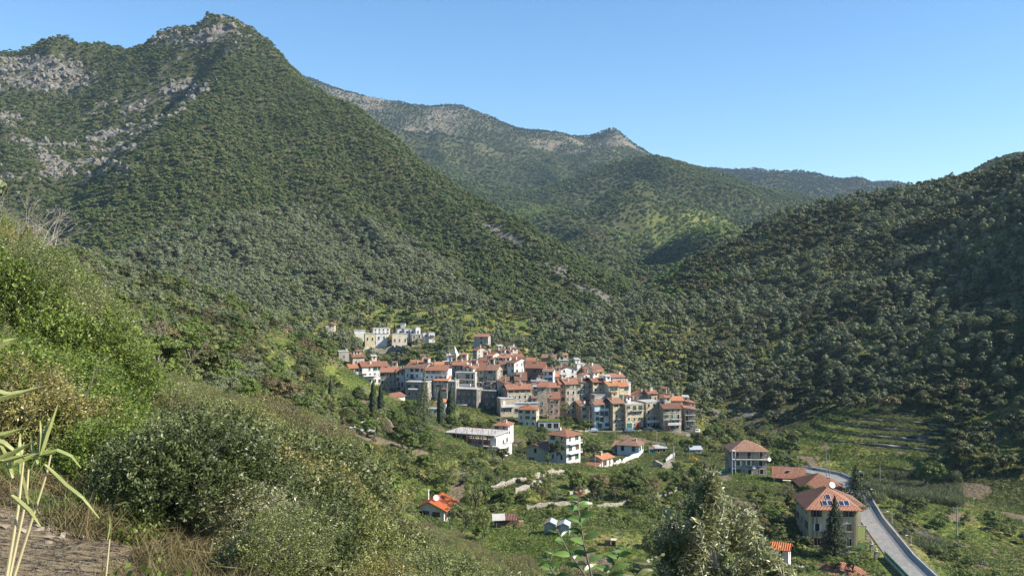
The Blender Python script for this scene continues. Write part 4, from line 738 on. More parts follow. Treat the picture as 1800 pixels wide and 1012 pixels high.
    house("cream cottage with a sloping red roof behind the pair of tall cypresses",668,690,697,712,322,-35,7,'gf','cream','red',1,1,name='cottage',side=1,chim=0,pit=.4)
    house("small orange-roofed house between the dark cypresses",764,784,706,720,322,-12,6,'hip','white','orange',1,1,name='cottage',side=1,chim=0)
    house("white building with open arches left of the right-hand cypresses",752,768,719,738,318,-6,4,'flat','white','slab',2,2,name='arched_building',cat='building',side=0,chim=0,winw=.9,winh=1.8,shut=0)
    house("low white hut among the bushes above the steeple's left",826,834,620,628,440,-5,3,'flat','white','slab',1,0,name='hut',cat='hut',side=0,chim=0)
    house("small stone hut with a pinkish wall on the slope above the roofs",743,752,613,621,450,0,3,'flat','pink','slab',1,0,name='hut',cat='hut',side=0,chim=0)
    house("white round-topped water tank hut above the cemetery",704,712,569,576,500,0,3,'flat','white','slab',1,0,name='water_tank',cat='tank',side=0,chim=0)
    house("small stone field hut with a slab roof left of the vegetable terraces",1414,1428,762,775,330,-20,4,'mono','stone','slab',1,1,name='field_hut',cat='hut',side=1,chim=0,pit=.15,shut=0)
    house("white house with hipped red roof behind the construction site",867,893,747,766,300,-15,7,'hip','white','red',2,2,name='detached_house',side=2,chim=1,pit=.45)
    house("pale parapet terrace with a grass roof beside the detached cream house",946,984,741,757,327,0,6,'flat','white','grass',1,3,name='garage_terrace',cat='garage',side=0,chim=0,shut=0,winw=1.8,winh=1.8)
    # cemetery above the village
    for i,(lb,a,b,c,d,D_,w_,dp,n_) in enumerate([("long white burial-wall block at the left end of the cemetery",623,642,581,590,505,'white',5,0),("cream cemetery chapel wall, lower row on the left",642,659,587,603,497,'yellow',5,2),("white upper cemetery building with a row of dark niches",657,685,577,588,510,'white',6,4),("white cemetery block between the yellow trees",661,680,587,600,499,'white',5,2),
        ("wide stone-based cemetery block right of the yellow trees",690,716,587,606,497,'cream',5,3),("white tomb house with a small gable, upper row",699,709,580,587,508,'white',4,1),("taller white tomb house beside the small gable one",711,719,578,590,506,'white',4,1),("grey-white tomb with a doorway in the middle of the upper row",721,730,580,588,505,'white',4,1),
        ("tall white tomb with a flat top right of the middle",731,739,576,590,504,'white',4,1),("low stone-walled tomb plot at the lower right of the cemetery",724,742,588,597,498,'stone',4,2),("white tomb house second from the right end",744,752,586,595,501,'white',4,1),("white arched tomb house at the right end of the cemetery",754,764,585,597,500,'white',4,2)]):
        house(lb,a,b,c,d,D_-32,12+3*(i%3),dp,'gf' if i in (5,8,10) else 'flat',w_,'slab',1 if i!=2 else 2,n_,name='tomb_building',cat='tomb',group='cemetery buildings',side=0,chim=0,shut=0,winw=.8,winh=1.5,over=.1,pit=.5)
    # building under construction
    D=268; cs=empty('unfinished_house',(0,0,0),0,'unfinished concrete house shell with open floors, scaffolding and white slab edges','construction site')
    X0=(845-CX)/FPX*D; zb=-(800-CY)/FPX*D; o0=Vector((X0,D,zb)); RECTS.append((780,868,748,792,268)); HOUSES.append((X0-5,D+3,R(-22),17,14)); HOUSES.append((X0-14,D+6,R(-22),12,12))
    fr=Matrix.Translation(o0)@Matrix.Rotation(R(-24),4,'Z'); 
    def cobj(nm,g,mats,par=cs): o=obj(nm,g,mats,par); o.matrix_basis=fr; return o
    for k,(xa,xb,ya,yb_,zz) in enumerate([(-11,6.5,-1.5,10,2.9),(-12,5,-1,10,6.1),(-17,-7,3,13,2.2),(-17,-7,5,13,4.4)]):
        g=Geo(); box(g,xa,xb,ya,yb_,zz,zz+.32); cobj('floor_slab',g,[WM['concrete']])
    for i in range(6):
        for j in (0,9): g=Geo(); xx=-10+i*2.6; box(g,xx,xx+.3,j,j+.3,-2,2.899); box(g,xx,xx+.3,j,j+.3,3.221,6.099); cobj('column',g,[WM['concrete']])
    for j in (0,):
        for zz in (.6,1.6,3.7,4.7): g=Geo(); tube(g,[(-11.5,-1.8,zz),(3.5,-1.8,zz)],.05,5); cobj('scaffold_pole',g,[RUST])
        for i in range(9): g=Geo(); tube(g,[(-11+i*1.8,-1.8,-2),(-11+i*1.8,-1.8,7.2+(i%3)*.5)],.05,5); cobj('scaffold_pole',g,[RUST])
    g=Geo(); box(g,3.2,6.3,0,9,-2,2.898); box(g,3.2,5.2,0,9,3.222,5.6); cobj('wall',g,[WM['white']])
    for (u,zz) in ((1.8,.7),(5.2,.7),(1.8,-1.5),(4.5,3.6)):
        o=bpy.data.objects.new('window',winm('open',1.1,1.4)); COL.objects.link(o); o.parent=cs; o.matrix_basis=fr@Matrix.Translation((6.3,u+.8,zz))@Matrix.Rotation(R(90),4,'Z')
    g=Geo(); box(g,-10,3.1,1.5,8.5,-2,2.89); cobj('inner_wall',g,[WM['brick']])
    g=Geo(); rs=random.Random(2)
    for i in range(60): x_=rs.uniform(-11,4); y_=rs.uniform(0,9); box(g,x_,x_+.06,y_,y_+.06,6.42,7.1+rs.random()*.6)
    cobj('rebar_stubs',g,[RUST])
    # two metal sheds, rustic shed, small hut
    def tinshed(px0,px1,py,lb,rust):
        D=158; p=hit((px0+px1)/2,py); W_=(px1-px0)/FPX*p.y*.93; r=empty('metal_shed',p,R(-10),lb,'shed','pair of metal garden sheds'); HOUSES.append((p.x,p.y,0,W_,3)); w=W_/2; g=Geo(); h=1.75
        g.add([(-w,0,-.3),(w,0,-.3),(w,2.6,-.3),(-w,2.6,-.3),(-w,0,h),(w,0,h),(w,2.6,h),(-w,2.6,h),(0,0,h+.42),(0,2.6,h+.42)],[(1,2,6,5),(3,0,4,7)]); g.add(g.v[0],[(0,1,5,8,4)]); g.add(g.v[0],[(2,3,7,9,6)])
        for i in range(12): box(g,-w+i*2*w/12,-w+i*2*w/12+.03,-.02,-.002,-.2,h-.02)
        obj('wall',g,[plain('shed_sheet',(0.36,0.40,0.43),0.5,.3,.4,.15)],r); g=Geo(); slab(g,[(-w-.1,-.15,h-.02),(-.001,-.15,h+.48),(-.001,2.75,h+.48),(-w-.1,2.75,h-.02)],.04,0); slab(g,[(.001,-.15,h+.48),(w+.1,-.15,h-.02),(w+.1,2.75,h-.02),(.001,2.75,h+.48)],.04,1); rf=obj('roof',g,[RUST2 if rust else RM['metal'],RM['metal']],r)
        g=Geo(); box(g,-.45,.45,-.05,-.021,-.2,1.6); d=obj('door',g,[plain('shed_door',(0.42,0.46,0.5),0.5,.3,.4,.1)],r); g=Geo(); tube(g,[(.32,-.07,.65),(.32,-.07,.85)],.02,4); obj('handle',g,[RL],d)
    RUST2=plain('part_rusted_sheet',(0.42,0.30,0.22),0.7,.1,.3,.5,2)
    RECTS.append((950,1005,915,942,158)); tinshed(956,977,938,'metal garden shed with a rust-stained left roof pane, the left of the pair',True); tinshed(980,1001,941,'metal garden shed with a clean pale roof, the right of the pair',False)
    RECTS.append((866,915,903,926,166)); p=hit(890,926); r=empty('rustic_shed',p,R(3),'long low shed of old boards under a sagging patched roof beside the vegetable rows','shed'); HOUSES.append((p.x,p.y,0,5.5,3)); g=Geo()
    for i in range(6): box(g,-2.3+i*.86,-2.2+i*.86,0,.1,-.3,1.5)
    box(g,-2.3,2.1,1.5,1.58,-.3,1.75); box(g,-2.3,-.6,.03,.07,0,.8); obj('post',g,[WOOD],r); g=Geo(); slab(g,[(-2.7,-.5,1.42),(-.2,-.5,1.5),(-.2,2.0,2.15),(-2.7,2.0,2.1)],.08,0); slab(g,[(-.199,-.5,1.52),(2.2,-.5,1.45),(2.2,2.0,2.1),(-.199,2.0,2.17)],.08,1); obj('roof',g,[SL,RM['dark']],r)
    g=Geo(); box(g,2.4,3.3,.2,1.2,-.3,1.0); obj('lean_to',g,[WM['brick']],r)
    p=hit(1072,960); r=empty('animal_hutch',p,R(-8),'small dark hutch of boards with a sheet lid beside the bare earth patch','hutch'); g=Geo(); box(g,-.9,.1,0,1,-.2,1.1); box(g,.25,1.0,0,.9,-.2,1.0); obj('wall',g,[WOOD],r); g=Geo(); box(g,.15,1.1,-.1,1,1.01,1.12); obj('roof',g,[WM['cream']],r); g=Geo(); box(g,.4,.8,-.03,.03,.1,.8); obj('door',g,[DK],r)
    p=hit(1374,812); r=empty('net_tunnel',p,R(4),'long low tunnel covered in black shade net right of the stone house','tunnel'); HOUSES.append((p.x,p.y,0,9,6)); g=Geo()
    slab(g,[(-4.6,0,1.7),(4.8,0,1.6),(3.2,5,2.0),(-3.8,5,2.1)],.05); box(g,-4.6,4.8,.0,.03,0,1.6); obj('net_cover',g,[NET],r); g=Geo()
    for i in range(7): tube(g,[(-4.5+i*1.5,-.05,-.2),(-4.5+i*1.5,-.05,1.75)],.05,4)
    obj('post',g,[GALV],r)
    p=hit(1268,835); r=empty('tank_shelter',p,0,'long shelter with a green sheet lid over a pale base, left of the stone house','shelter'); g=Geo(); box(g,-1.7,1.8,0,1.5,-.3,.7); obj('base',g,[WM['white']],r); g=Geo(); slab(g,[(-1.8,-.2,1.15),(2.2,-.2,1.05),(2.2,1.8,1.35),(-1.8,1.8,1.45)],.08); obj('lid',g,[GREENT],r)
    for u in(-1.6,1.9): g=Geo(); box(g,u,u+.08,.1,.18,.6,1.05); obj('post',g,[WOOD],r)
    p=hit(1010,798); r=empty('green_canopy',p,R(-20),'pale green canopy beside the three-storey white house','canopy'); g=Geo(); slab(g,[(-2.2,0,2.2),(2.2,0,2.0),(2.0,3,2.4),(-2.0,3,2.6)],.06); obj('cover',g,[GREENT],r)
    for u in(-2,2): g=Geo(); tube(g,[(u,.1,-.3),(u,.1,2.05)],.05,5); obj('post',g,[GALV],r)
    p=hit(680,755); 
    p=hit(640,758); g=Geo(); box(g,-2.6,2.6,0,2.2,-.3,.06,0); box(g,-2.2,2.2,.4,1.8,.061,.09,1); o=obj('garden_pool',g,[WP,BLUEW],None,p+Vector((0,0,.3)),R(5)); tag(o,'small pale blue garden pool left of the straw-topped dead palm','pool')
# ------------------------------------------------------------------ road, walls, poles, wires, cars
ASPH=plain('asphalt',(0.20,0.195,0.185),0.95,0,0.2,0.12,1.2); WLINE=plain('road_paint',(0.6,0.6,0.58),0.8)
def offs(path,d):
    out=[]
    for i,p in enumerate(path):
        a=Vector(path[max(0,i-1)]); b=Vector(path[min(len(path)-1,i+1)]); t=(b-a); t.z=0; t.normalize(); n=Vector((t.y,-t.x,0)); out.append(Vector(p)+n*d)
    return out
def refine(path,step):
    out=[]
    for a,b in zip(path[:-1],path[1:]):
        a=Vector(a);b=Vector(b); n=max(1,int((b-a).length/step)); out+=[a+(b-a)*i/n for i in range(n)]
    return out+[Vector(path[-1])]
def strip(g,path,d0,d1,z0,z1,mi=0):
    """a band along a path, from offset d0 to d1, solid between z0 and z1"""
    A=offs(path,d0); B=offs(path,d1); v=[]; n=len(path)
    for a,b in zip(A,B): v+=[(a.x,a.y,a.z+z0),(b.x,b.y,b.z+z0),(b.x,b.y,b.z+z1),(a.x,a.y,a.z+z1)]
    f=[]
    for i in range(n-1):
        for k in range(4): f.append((4*i+k,4*i+(k+1)%4,4*i+4+(k+1)%4,4*i+4+k))
    f+=[(0,3,2,1),(4*n-4,4*n-3,4*n-2,4*n-1)]; g.add(v,f,mi)
RP=refine(ROAD,4)
g=Geo(); strip(g,RP,-2.4,2.2,-0.3,0.02); tag(obj('road',g,[ASPH]),kind='structure')
g=Geo(); strip(g,RP,1.9,2.0,0.024,0.028); tag(obj('road_marking',g,[WLINE]),kind='structure')
g=Geo(); strip(g,RP,2.2,2.8,-0.5,0.16); tag(obj('pavement',g,[plain('pavement_concrete',(0.40,0.385,0.36),0.95)]),kind='structure')
MOSSY=stone('mossy_stone',(0.12,0.12,0.075),2.2,.5,(0.075,0.10,0.035),.9)
if 'walls' not in DEV:
    g=Geo(); strip(g,RP,2.8,3.02,-1.6,0.75); o=obj('road_parapet',g,[WM['concrete']]); tag(o,'long pale parapet wall with a rail along the right side of the road','wall')
    g=Geo(); strip(g,RP,2.88,2.94,1.15,1.21); strip(g,RP,2.88,2.94,0.92,0.96)
    for q in offs(RP,2.91)[::1]: tube(g,[(q.x,q.y,q.z+.751),(q.x,q.y,q.z+1.15)],.03,4)
    obj('railing',g,[GALV],o)
    g=Geo(); L=refine(ROAD[:2],2.0); strip(g,L,-2.9,-2.66,-2.5,0.3); o=obj('roadside_fence',g,[WM['concrete']]); tag(o,'green railing on a low wall along the left side of the road','fence'); g=Geo(); strip(g,L,-2.81,-2.75,1.2,1.26,0); strip(g,L,-2.79,-2.77,.32,1.19,0)
    for q in offs(L,-2.78): tube(g,[(q.x,q.y,q.z+.3),(q.x,q.y,q.z+1.35)],.04,5)
    obj('railing',g,[GREENT],o)
    # stone gate pillars and terrace base of the roadside house
    for (px,py,lb) in ((1532,972,'stone gate pillar with a round cap, the farther of two by the road'),(1540,985,'stone gate pillar with a round cap, the nearer of two by the road')):
        D=55.2*FPX/(py-CY); x=(px-CX)/FPX*D; r=empty('gate_pillar',(x,D,-55.2),0,lb,'pillar','gate pillars'); g=Geo(); box(g,-.3,.3,-.3,.3,-1,1.9); obj('shaft',g,[WM['gstone']],r); g=Geo(); box(g,-.38,.38,-.38,.38,1.901,2.02); iv,jf=ico(); g.add(iv*.3+[0,0,2.28],jf); obj('cap',g,[SL],r)
    g=Geo(); D=188; x0=(1432-CX)/FPX*D; x1=(1535-CX)/FPX*D; box(g,x0,x1,D-2.2,D-1.6,-60.5,-55.3); o=obj('terrace_wall',g,[WM['gstone']]); tag(o,'grey rubble wall carrying the terrace in front of the big roadside house','wall')
    D=187; r=empty('netting_screen',((1515-CX)/FPX*D,D,-55.3),0,'yellow-green netting screen on a frame at the right corner of the roadside house','screen'); g=Geo(); box(g,-.85,.85,0,.03,2.2,5.2); obj('net',g,[YNET],r); g=Geo()
    for u in(-.9,.9): tube(g,[(u,0,0),(u,0,5.3)],.04,5)
    tube(g,[(-.9,0,5.25),(.9,0,5.25)],.04,5); obj('frame',g,[GALV],r); g=Geo(); box(g,-.85,.85,.0,.03,0,1.1); obj('lower_sheet',g,[GREENT],r)
    def wall(pts,h,lb,mat='dry',th=.4,name='stone_wall',cat='wall',group='dry stone walls',drop=1.2,path3=None):
        P3=[hit(*p) for p in pts] if path3 is None else path3; L=refine(P3,1.2)
        for q in L: q.z=hz(q.x,q.y)
        for i in range(1,len(L)-1): L[i].z=(L[i-1].z+L[i].z+L[i+1].z)/3
        g=Geo(); n0=g.n; rs=random.Random(int(pts[0][0]) if pts else 1); A=offs(L,-th/2); B=offs(L,th/2); v=[]
        hs=[h*(.75+.5*(rs.random()-.5)) for _ in L]
        for a,b,hh in zip(A,B,hs):
            a=a+Vector((rs.uniform(-.1,.1),rs.uniform(-.1,.1),0)); v+=[(a.x,a.y,a.z-drop),(b.x,b.y,b.z-drop),(b.x,b.y,b.z+hh),(a.x,a.y,a.z+hh)]
        f=[(4*i+k,4*i+(k+1)%4,4*i+4+(k+1)%4,4*i+4+k) for i in range(len(L)-1) for k in range(4)]+[(0,3,2,1),(4*len(L)-4,4*len(L)-3,4*len(L)-2,4*len(L)-1)]; g.add(v,f)
        o=obj(name,g,[WM[mat]]); tag(o,lb,cat,group); return o
    wall([(1075,818),(1100,810),(1122,803)],1.5,'pale plastered garden wall running up to the bluish white cottage','white',.3,'garden_wall',group=None)
    wall([(862,862),(885,855),(920,845),(960,834),(1000,829)],1.4,'rubble wall edging the terrace under the sage-green gable house')
    wall([(905,868),(930,860),(952,856)],1.7,'short bulging rubble wall left of the olive bushes')
    wall([(925,895),(970,890),(1010,886),(1040,890)],1.0,'low pale rubble wall along the path left of the saplings')
    wall([(1048,892),(1090,888),(1130,882),(1180,868),(1200,862)],.9,'rubble wall with reddish stones under the dark bushes')
    wall([(1000,872),(1040,862),(1075,850)],1.2,'rubble wall on the slope behind the dark bushes')
    wall([(1150,818),(1165,823),(1182,822)],2.4,'bright pile-like rubble retaining wall left of the tall grey pole','dry',.8)
    wall([(1170,812),(1180,806),(1187,800)],1.6,'short pale wall beside the tall grey pole','concrete',.3,'garden_wall',group=None)
    wall([(612,757),(650,745),(668,742)],.9,'low pale wall of the garden with the pool','concrete',.4,'garden_wall',group=None)
    wall([(640,632),(670,635),(705,640)],2.6,'long dark road retaining wall above the left end of the village','gstone',.5,'retaining_wall',group=None)
    wall([(650,615),(690,616),(722,617)],3.0,'pale cemetery retaining wall with rounded buttresses','dry',.6,'retaining_wall',group=None)
    wall([(636,622),(650,612),(665,608)],1.6,'pale stepped wall at the left foot of the cemetery','dry',.6,'retaining_wall',group=None)
    wall([(1000,755),(1050,758),(1120,758),(1190,758),(1210,762)],.5,'low wall edging the street along the foot of the village','beige',.4,'street_wall',drop=2.0,group=None)
    wall([(1205,766),(1230,768),(1245,765)],1.0,'pale ramp wall below the last house of the village','concrete',.4,'street_wall',drop=1.5,group=None)
    wall([(945,730),(985,731),(1020,733)],.9,'parapet of the lane above the grassy garage terrace','beige',.3,'street_wall',group=None)
    wall([(860,755),(880,757),(905,760)],.6,'pale kerb wall of the curved lane below the detached cream house','concrete',.3,'street_wall',group=None)
    xs=np.arange(96,186,2.2); ys=np.arange(268,362,0.7); GX,GY=np.meshgrid(xs,ys); HH=height(GX,GY)
    for i,zl in enumerate([-53.6,-51.7,-49.8,-47.9,-46.0,-44.1]):
        path=[]
        for k in range(len(xs)):
            c=np.nonzero((HH[:-1,k]<zl)&(HH[1:,k]>=zl))[0]
            if len(c): path.append(Vector((xs[k],ys[c[0]],zl)))
            elif len(path)>6: break
        run=[path[0]] if path else []
        for q in path[1:]:
            if (q-run[-1]).length<7: run.append(q)
            elif len(run)>6: break
            else: run=[q]
        if len(run)>5:
            L=run; g=Geo(); A=offs(L,-.35); B=offs(L,.25); rs=random.Random(i); v=[]
            for a_,b_ in zip(A,B): v+=[(a_.x,a_.y,zl-1.3),(b_.x,b_.y,zl-1.3),(b_.x,b_.y,zl-.45+rs.uniform(-.3,.2)),(a_.x,a_.y,zl-.45+rs.uniform(-.3,.2))]
            g.add(v,[(4*j+k,4*j+(k+1)%4,4*j+4+(k+1)%4,4*j+4+k) for j in range(len(L)-1) for k in range(4)]+[(0,3,2,1),(4*len(L)-4,4*len(L)-3,4*len(L)-2,4*len(L)-1)]); o=obj('terrace_wall',g,[WM['dry']])
            tag(o,['lowest','second lowest','third','fourth','second highest','highest'][i]+' dry stone wall of the stepped vegetable terraces on the right','wall','walls of the vegetable terraces')
    # street lamps
    def lamp(px,py,h,lb,D=None,road=False,arm=-1,grp='street lamps'):
        if D: p=Vector(((px-CX)/FPX*D,D,-(py-CY)/FPX*D))
        else: p=hit(px,py)
        r=empty('street_lamp',p,0,lb,'street lamp',grp); g=Geo(); tube(g,[(0,0,-2),(0,0,0.0),(0,0,h*.6),(0,0,h)],[.11,.10,.07,.055],7); tube(g,[(0,0,h),(arm*.3,0,h+.18),(arm*.9,0,h+.25)],[.05,.045,.04],5); obj('pole',g,[GALV],r)
        g=Geo(); xa=arm*1.25; box(g,min(arm*.8,xa),max(arm*.8,xa),-.13,.13,h+.2,h+.34); obj('lamp_head',g,[WP],r)
    LP=offs([Vector(p) for p in refine(ROAD,4)],4.7)
    for k,(px,D_,top) in enumerate([(1602,190,940),(1568,205,898),(1539,224,859),(1518,243,828)]):
        zz=-(top-CY)/FPX*D_; q=min(LP,key=lambda v:abs(v.y-D_)); x=(px-CX)/FPX*D_; z=hz(x,D_); lamp(px,CY-(z)/D_*FPX,zz-z-.3,['nearest','second','third','farthest'][k]+' slim street lamp beyond the parapet of the road'.replace('  ',' '),D=D_,grp='street lamps along the road')
    lamp(880,738,7,'street lamp standing in front of the dark ravine',D=322,arm=-.3); lamp(1036,752,8,'street lamp beside the hedge at the foot of the village',D=338,arm=.3); lamp(1226,762,7.5,'street lamp beside the last house of the village',D=345,arm=.4)
    lamp(962,757,8.5,'bare lamp post in front of the salmon house',D=325,arm=-.3); lamp(806,748,5.5,'short lamp post right of the dark cypresses',D=318,arm=.2)
    def pole(px,py,top,lb,r0=.13,mat=None,cross=False,D=None):
        p=hit(px,py) if D is None else at(px,D); h=(py-top)/FPX*p.y; r=empty('utility_pole',p,0,lb,'pole','utility poles'); g=Geo(); tube(g,[(0,0,-.8),(0,0,h*.5),(0,0,h)],[r0*1.2,r0,r0*.75],7); obj('shaft',g,[mat or POLE],r)
        if cross: g=Geo(); box(g,-1.0,1.0,-.06,.06,h-.6,h-.48); [tube(g,[(u,0,h-.48),(u,0,h-.2)],.06,5) for u in(-.9,0,.9)]; obj('crossarm',g,[GALV],r)
        return p+Vector((0,0,h-.25))
    pa=pole(1184,836,783,'tall grey concrete pole standing on the bright green bank',.16,WM['concrete'])
    pb=pole(1192,840,806,'thin dark pole just right of the tall grey pole',.06)
    pc=pole(877,848,817,'thin pole at the corner of the rubble terrace wall',.09); pd=pole(969,858,815,'thin pole on the grassy bank left of the dark bushes',.08); pe=pole(1046,824,793,'pole in front of the small two-level house',.09); pf=pole(1154,788,757,'wooden pole above the teal painted shed',.12)
    pg=pole(1034,916,876,'thin wooden pole beside the vineyard rows',.07); ph=pole(1212,805,780,'thin pole behind the glossy-leaved treetop',.07)
    pi=pole(1682,945,888,'wooden pole with a crossarm alone in the dark meadow',.14,None,True); pj=pole(1547,878,832,'tall plain pole between the road lamps and the reeds',.10,GALV,D=250)
    pk=pole(1453,838,796,'pale steel mast with a bluish head behind the big roadside house',.1,GALV); pl=pole(1458,840,800,'wooden pole with bright bands beside the steel mast',.12)
    pm=pole(1552,1010,990,'short thin post on the left verge of the road',.06,None,False,165)
    def wire(a,b,sag,lb,r=.018):
        g=Geo(); tube(g,[a+(b-a)*t/10-Vector((0,0,sag*4*(t/10)*(1-t/10))) for t in range(11)],r,4); tag(obj('overhead_wire',g,[RL]),lb,'wire','overhead wires')
    wire(pe,pd+Vector((0,0,-.3)),1.2,'wire from the two-level house pole to the grassy bank pole',.03); wire(pc,hit(925,794)+Vector((0,0,5)),.8,'wire from the corner pole to the sage-green house',.03); wire(pa,ph,.8,'wire between the tall grey pole and the treetop pole'); wire(pg,pa,2,'wire rising from the vineyard pole to the tall grey pole')
    wire(hit(806,748)+Vector((0,0,5.5)),hit(880,757)+Vector((0,0,2)),1.5,'pale wire crossing in front of the dark ravine',.035)
    # parked cars at the foot of the village
    def car(px,D_,rz,col,lb):
        x=(px-CX)/FPX*D_; z=hz(x,D_)+.02; r=empty('parked_car',(x,D_,z),rz,lb,'car','cars parked below the village'); g=Geo(); L=2.0; w=.82
        prof=[(-L,.35),(-L,.75),(-L+.3,.88),(-.95,.95),(-.5,1.42),(.95,1.42),(1.5,.98),(L-.05,.9),(L,.35)]; v=[(a,-w*(.86 if b>1.1 else 1),b) for a,b in prof]+[(a,w*(.86 if b>1.1 else 1),b) for a,b in prof]; n=len(prof)
        g.add(v,[tuple(range(n))]); g.add(v,[tuple(range(2*n-1,n-1,-1))]); g.add(v,[(i,n+i,n+(i+1)%n,(i+1)%n) for i in range(n)]); obj('body',g,[plain('car_paint',col,.3,.1,.6,.02)],r,smooth=False)
        g=Geo(); 
        for s in(-1,1): yy=s*w*.93; g.add([(-.85,yy,1.0),(1.3,yy,1.0),(.9,s*w*.87,1.34),(-.45,s*w*.87,1.34)],[(0,1,2,3)])
        g.add([(-.98,-.66,1.0),(-.98,.66,1.0),(-.6,.6,1.36),(-.6,-.6,1.36)],[(0,1,2,3)]); obj('window',g,[DK],r)
        for a in(-1.25,1.25):
            for s in(-1,1): g=Geo(); y0=s*(w-.12); y1=s*(w+.03); tube(g,[(a,y0,.31),(a,y1,.31)],.31,12); g.add([(a+.31*math.cos(t*.5236),y1,.31+.31*math.sin(t*.5236)) for t in range(12)],[tuple(range(12))]); obj('wheel',g,[RL],r)
    car(1042,340,0,(.45,.55,.62),'pale blue car left of the blue-white corner house'); car(1107,340,R(180),(.18,.25,.32),'dark blue-grey car before the green garage door'); car(1140,341,0,(.06,.08,.12),'dark car in the shade of the ochre stone house'); car(1226,346,R(70),(.6,.62,.64),'silver-white car beside the last house of the village'); car(706,398,R(-10),(.6,.62,.64),'white car on the road above the left end of the village')
# ------------------------------------------------------------------ trees and plants of the valley
def free(x,y,m=0.8):
    for (X,D,t,w,d) in HOUSES:
        dx,dy=x-X,y-D; u=dx*math.cos(t)+dy*math.sin(t); v=-dx*math.sin(t)+dy*math.cos(t)
        if abs(u)<w/2+m and -m-.6<v<d+m: return False
    rd,_=road_dist(np.array([x]),np.array([y])); return rd[0]>5.6+m*.5
def hides(x,y,z,w,h,k=0.35):
    px=CX+x/y*FPX; top=CY-(z+h)/y*FPX; hw=w/2/y*FPX; bot=CY-z/y*FPX
    for (a,b,c,d,D) in RECTS:
        if y<D and px+hw*.8>a and px-hw*.8<b and top<d-(d-c)*k and bot>c: return True
    return False
MID={}
def zone_left(x,y,z):
    X=CX+x/y*FPX; a='large near ' if y<140 else ('small distant ' if y>270 else '')
    return a,(' at the left edge of the wooded slope' if X<130 else (' on the left part of the wooded slope' if X<330 else (' around the grassy clearing of the wooded slope' if X<470 else (' low on the wooded slope near the palms and cypresses' if X<600 else ' in the hollow around the orange-roofed house'))))
def zone_hill(x,y,z):
    X=CX+x/y*FPX; Y=CY-z/y*FPX
    return ' low on the right hillside' if Y>680 else (' near the skyline of the right hill' if y>590 else (' at the far right of the right hillside' if X>1560 else (' just behind the village on the right hillside' if X<1220 else (' high on the right hillside' if Y<540 else ' halfway up the right hillside'))))
def mid_kind(kind,mat,bark,n,seed,**k):
    out=[]
    for i in range(n):
        rs=np.random.RandomState(seed*50+i); g=Geo(); crown_geo(g,rs,**k); c=g.mesh('crown',[ML[mat]]); g=Geo(); trunk_geo(g,rs,0.75,0.028,0.25,5,0,6); t=g.mesh('trunk',[MB[bark]]); out.append((c,t))
    MID[kind]=out
mid_kind('broadleaf_tree','garden','bark',4,61,w=.9,h=.75,z0=.2,ncl=34,nleaf=60,leaf=.05,core=.6,rc=(.16,.28),low=-.5)
mid_kind('bright_tree','fresh','bark',3,62,w=.9,h=.8,z0=.15,ncl=30,nleaf=60,leaf=.05,core=.5,rc=(.16,.28),low=-.5)
mid_kind('olive_tree','olive','bark',4,63,w=.95,h=.8,z0=.15,ncl=36,nleaf=70,leaf=.038,asp=.4,core=.42,rc=(.15,.27),low=-.5)
mid_kind('dark_tree','oak','darkbark',4,64,w=.95,h=.8,z0=.12,ncl=34,nleaf=60,leaf=.045,core=.6,rc=(.16,.28),low=-.4)
mid_kind('brownish_tree','brown','bark',3,65,w=.9,h=.85,z0=.1,ncl=34,nleaf=60,leaf=.038,asp=.4,core=.3,rc=(.15,.26),low=-.6)
mid_kind('feathery_tree','mixed','bark',4,66,w=.85,h=.95,z0=.03,ncl=46,nleaf=80,leaf=.032,asp=.35,core=.3,rc=(.12,.22),low=-.8)
mid_kind('shrub','garden','bark',4,67,w=1,h=.9,z0=-.02,ncl=16,nleaf=50,leaf=.08,core=.6,rc=(.25,.4),low=-.2)
mid_kind('pale_shrub','olive','bark',3,68,w=1,h=.9,z0=-.02,ncl=16,nleaf=50,leaf=.07,asp=.4,core=.5,rc=(.25,.4),low=-.2)
mid_kind('yellow_bush','yellow','bark',2,69,w=1,h=.9,z0=-.02,ncl=14,nleaf=50,leaf=.07,core=.6,rc=(.25,.4),low=-.2)
_rk=random.Random(77)
def tree(kind,p,w,h,label,cat,group=None,name=None,sink=.15):
    c,t=_rk.choice(MID[kind]); r=empty(name or kind,(p[0],p[1],p[2]-sink),_rk.uniform(0,6.28),label,cat,group); r.scale=(w,w,h)
    for nm,me in (('crown',c),('trunk',t)): o=bpy.data.objects.new(nm,me); COL.objects.link(o); o.parent=r
    return r
def at_px(px,py,wpx,hpx): p=hit(px,py); s=p.y/FPX; return p,wpx*s,hpx*s
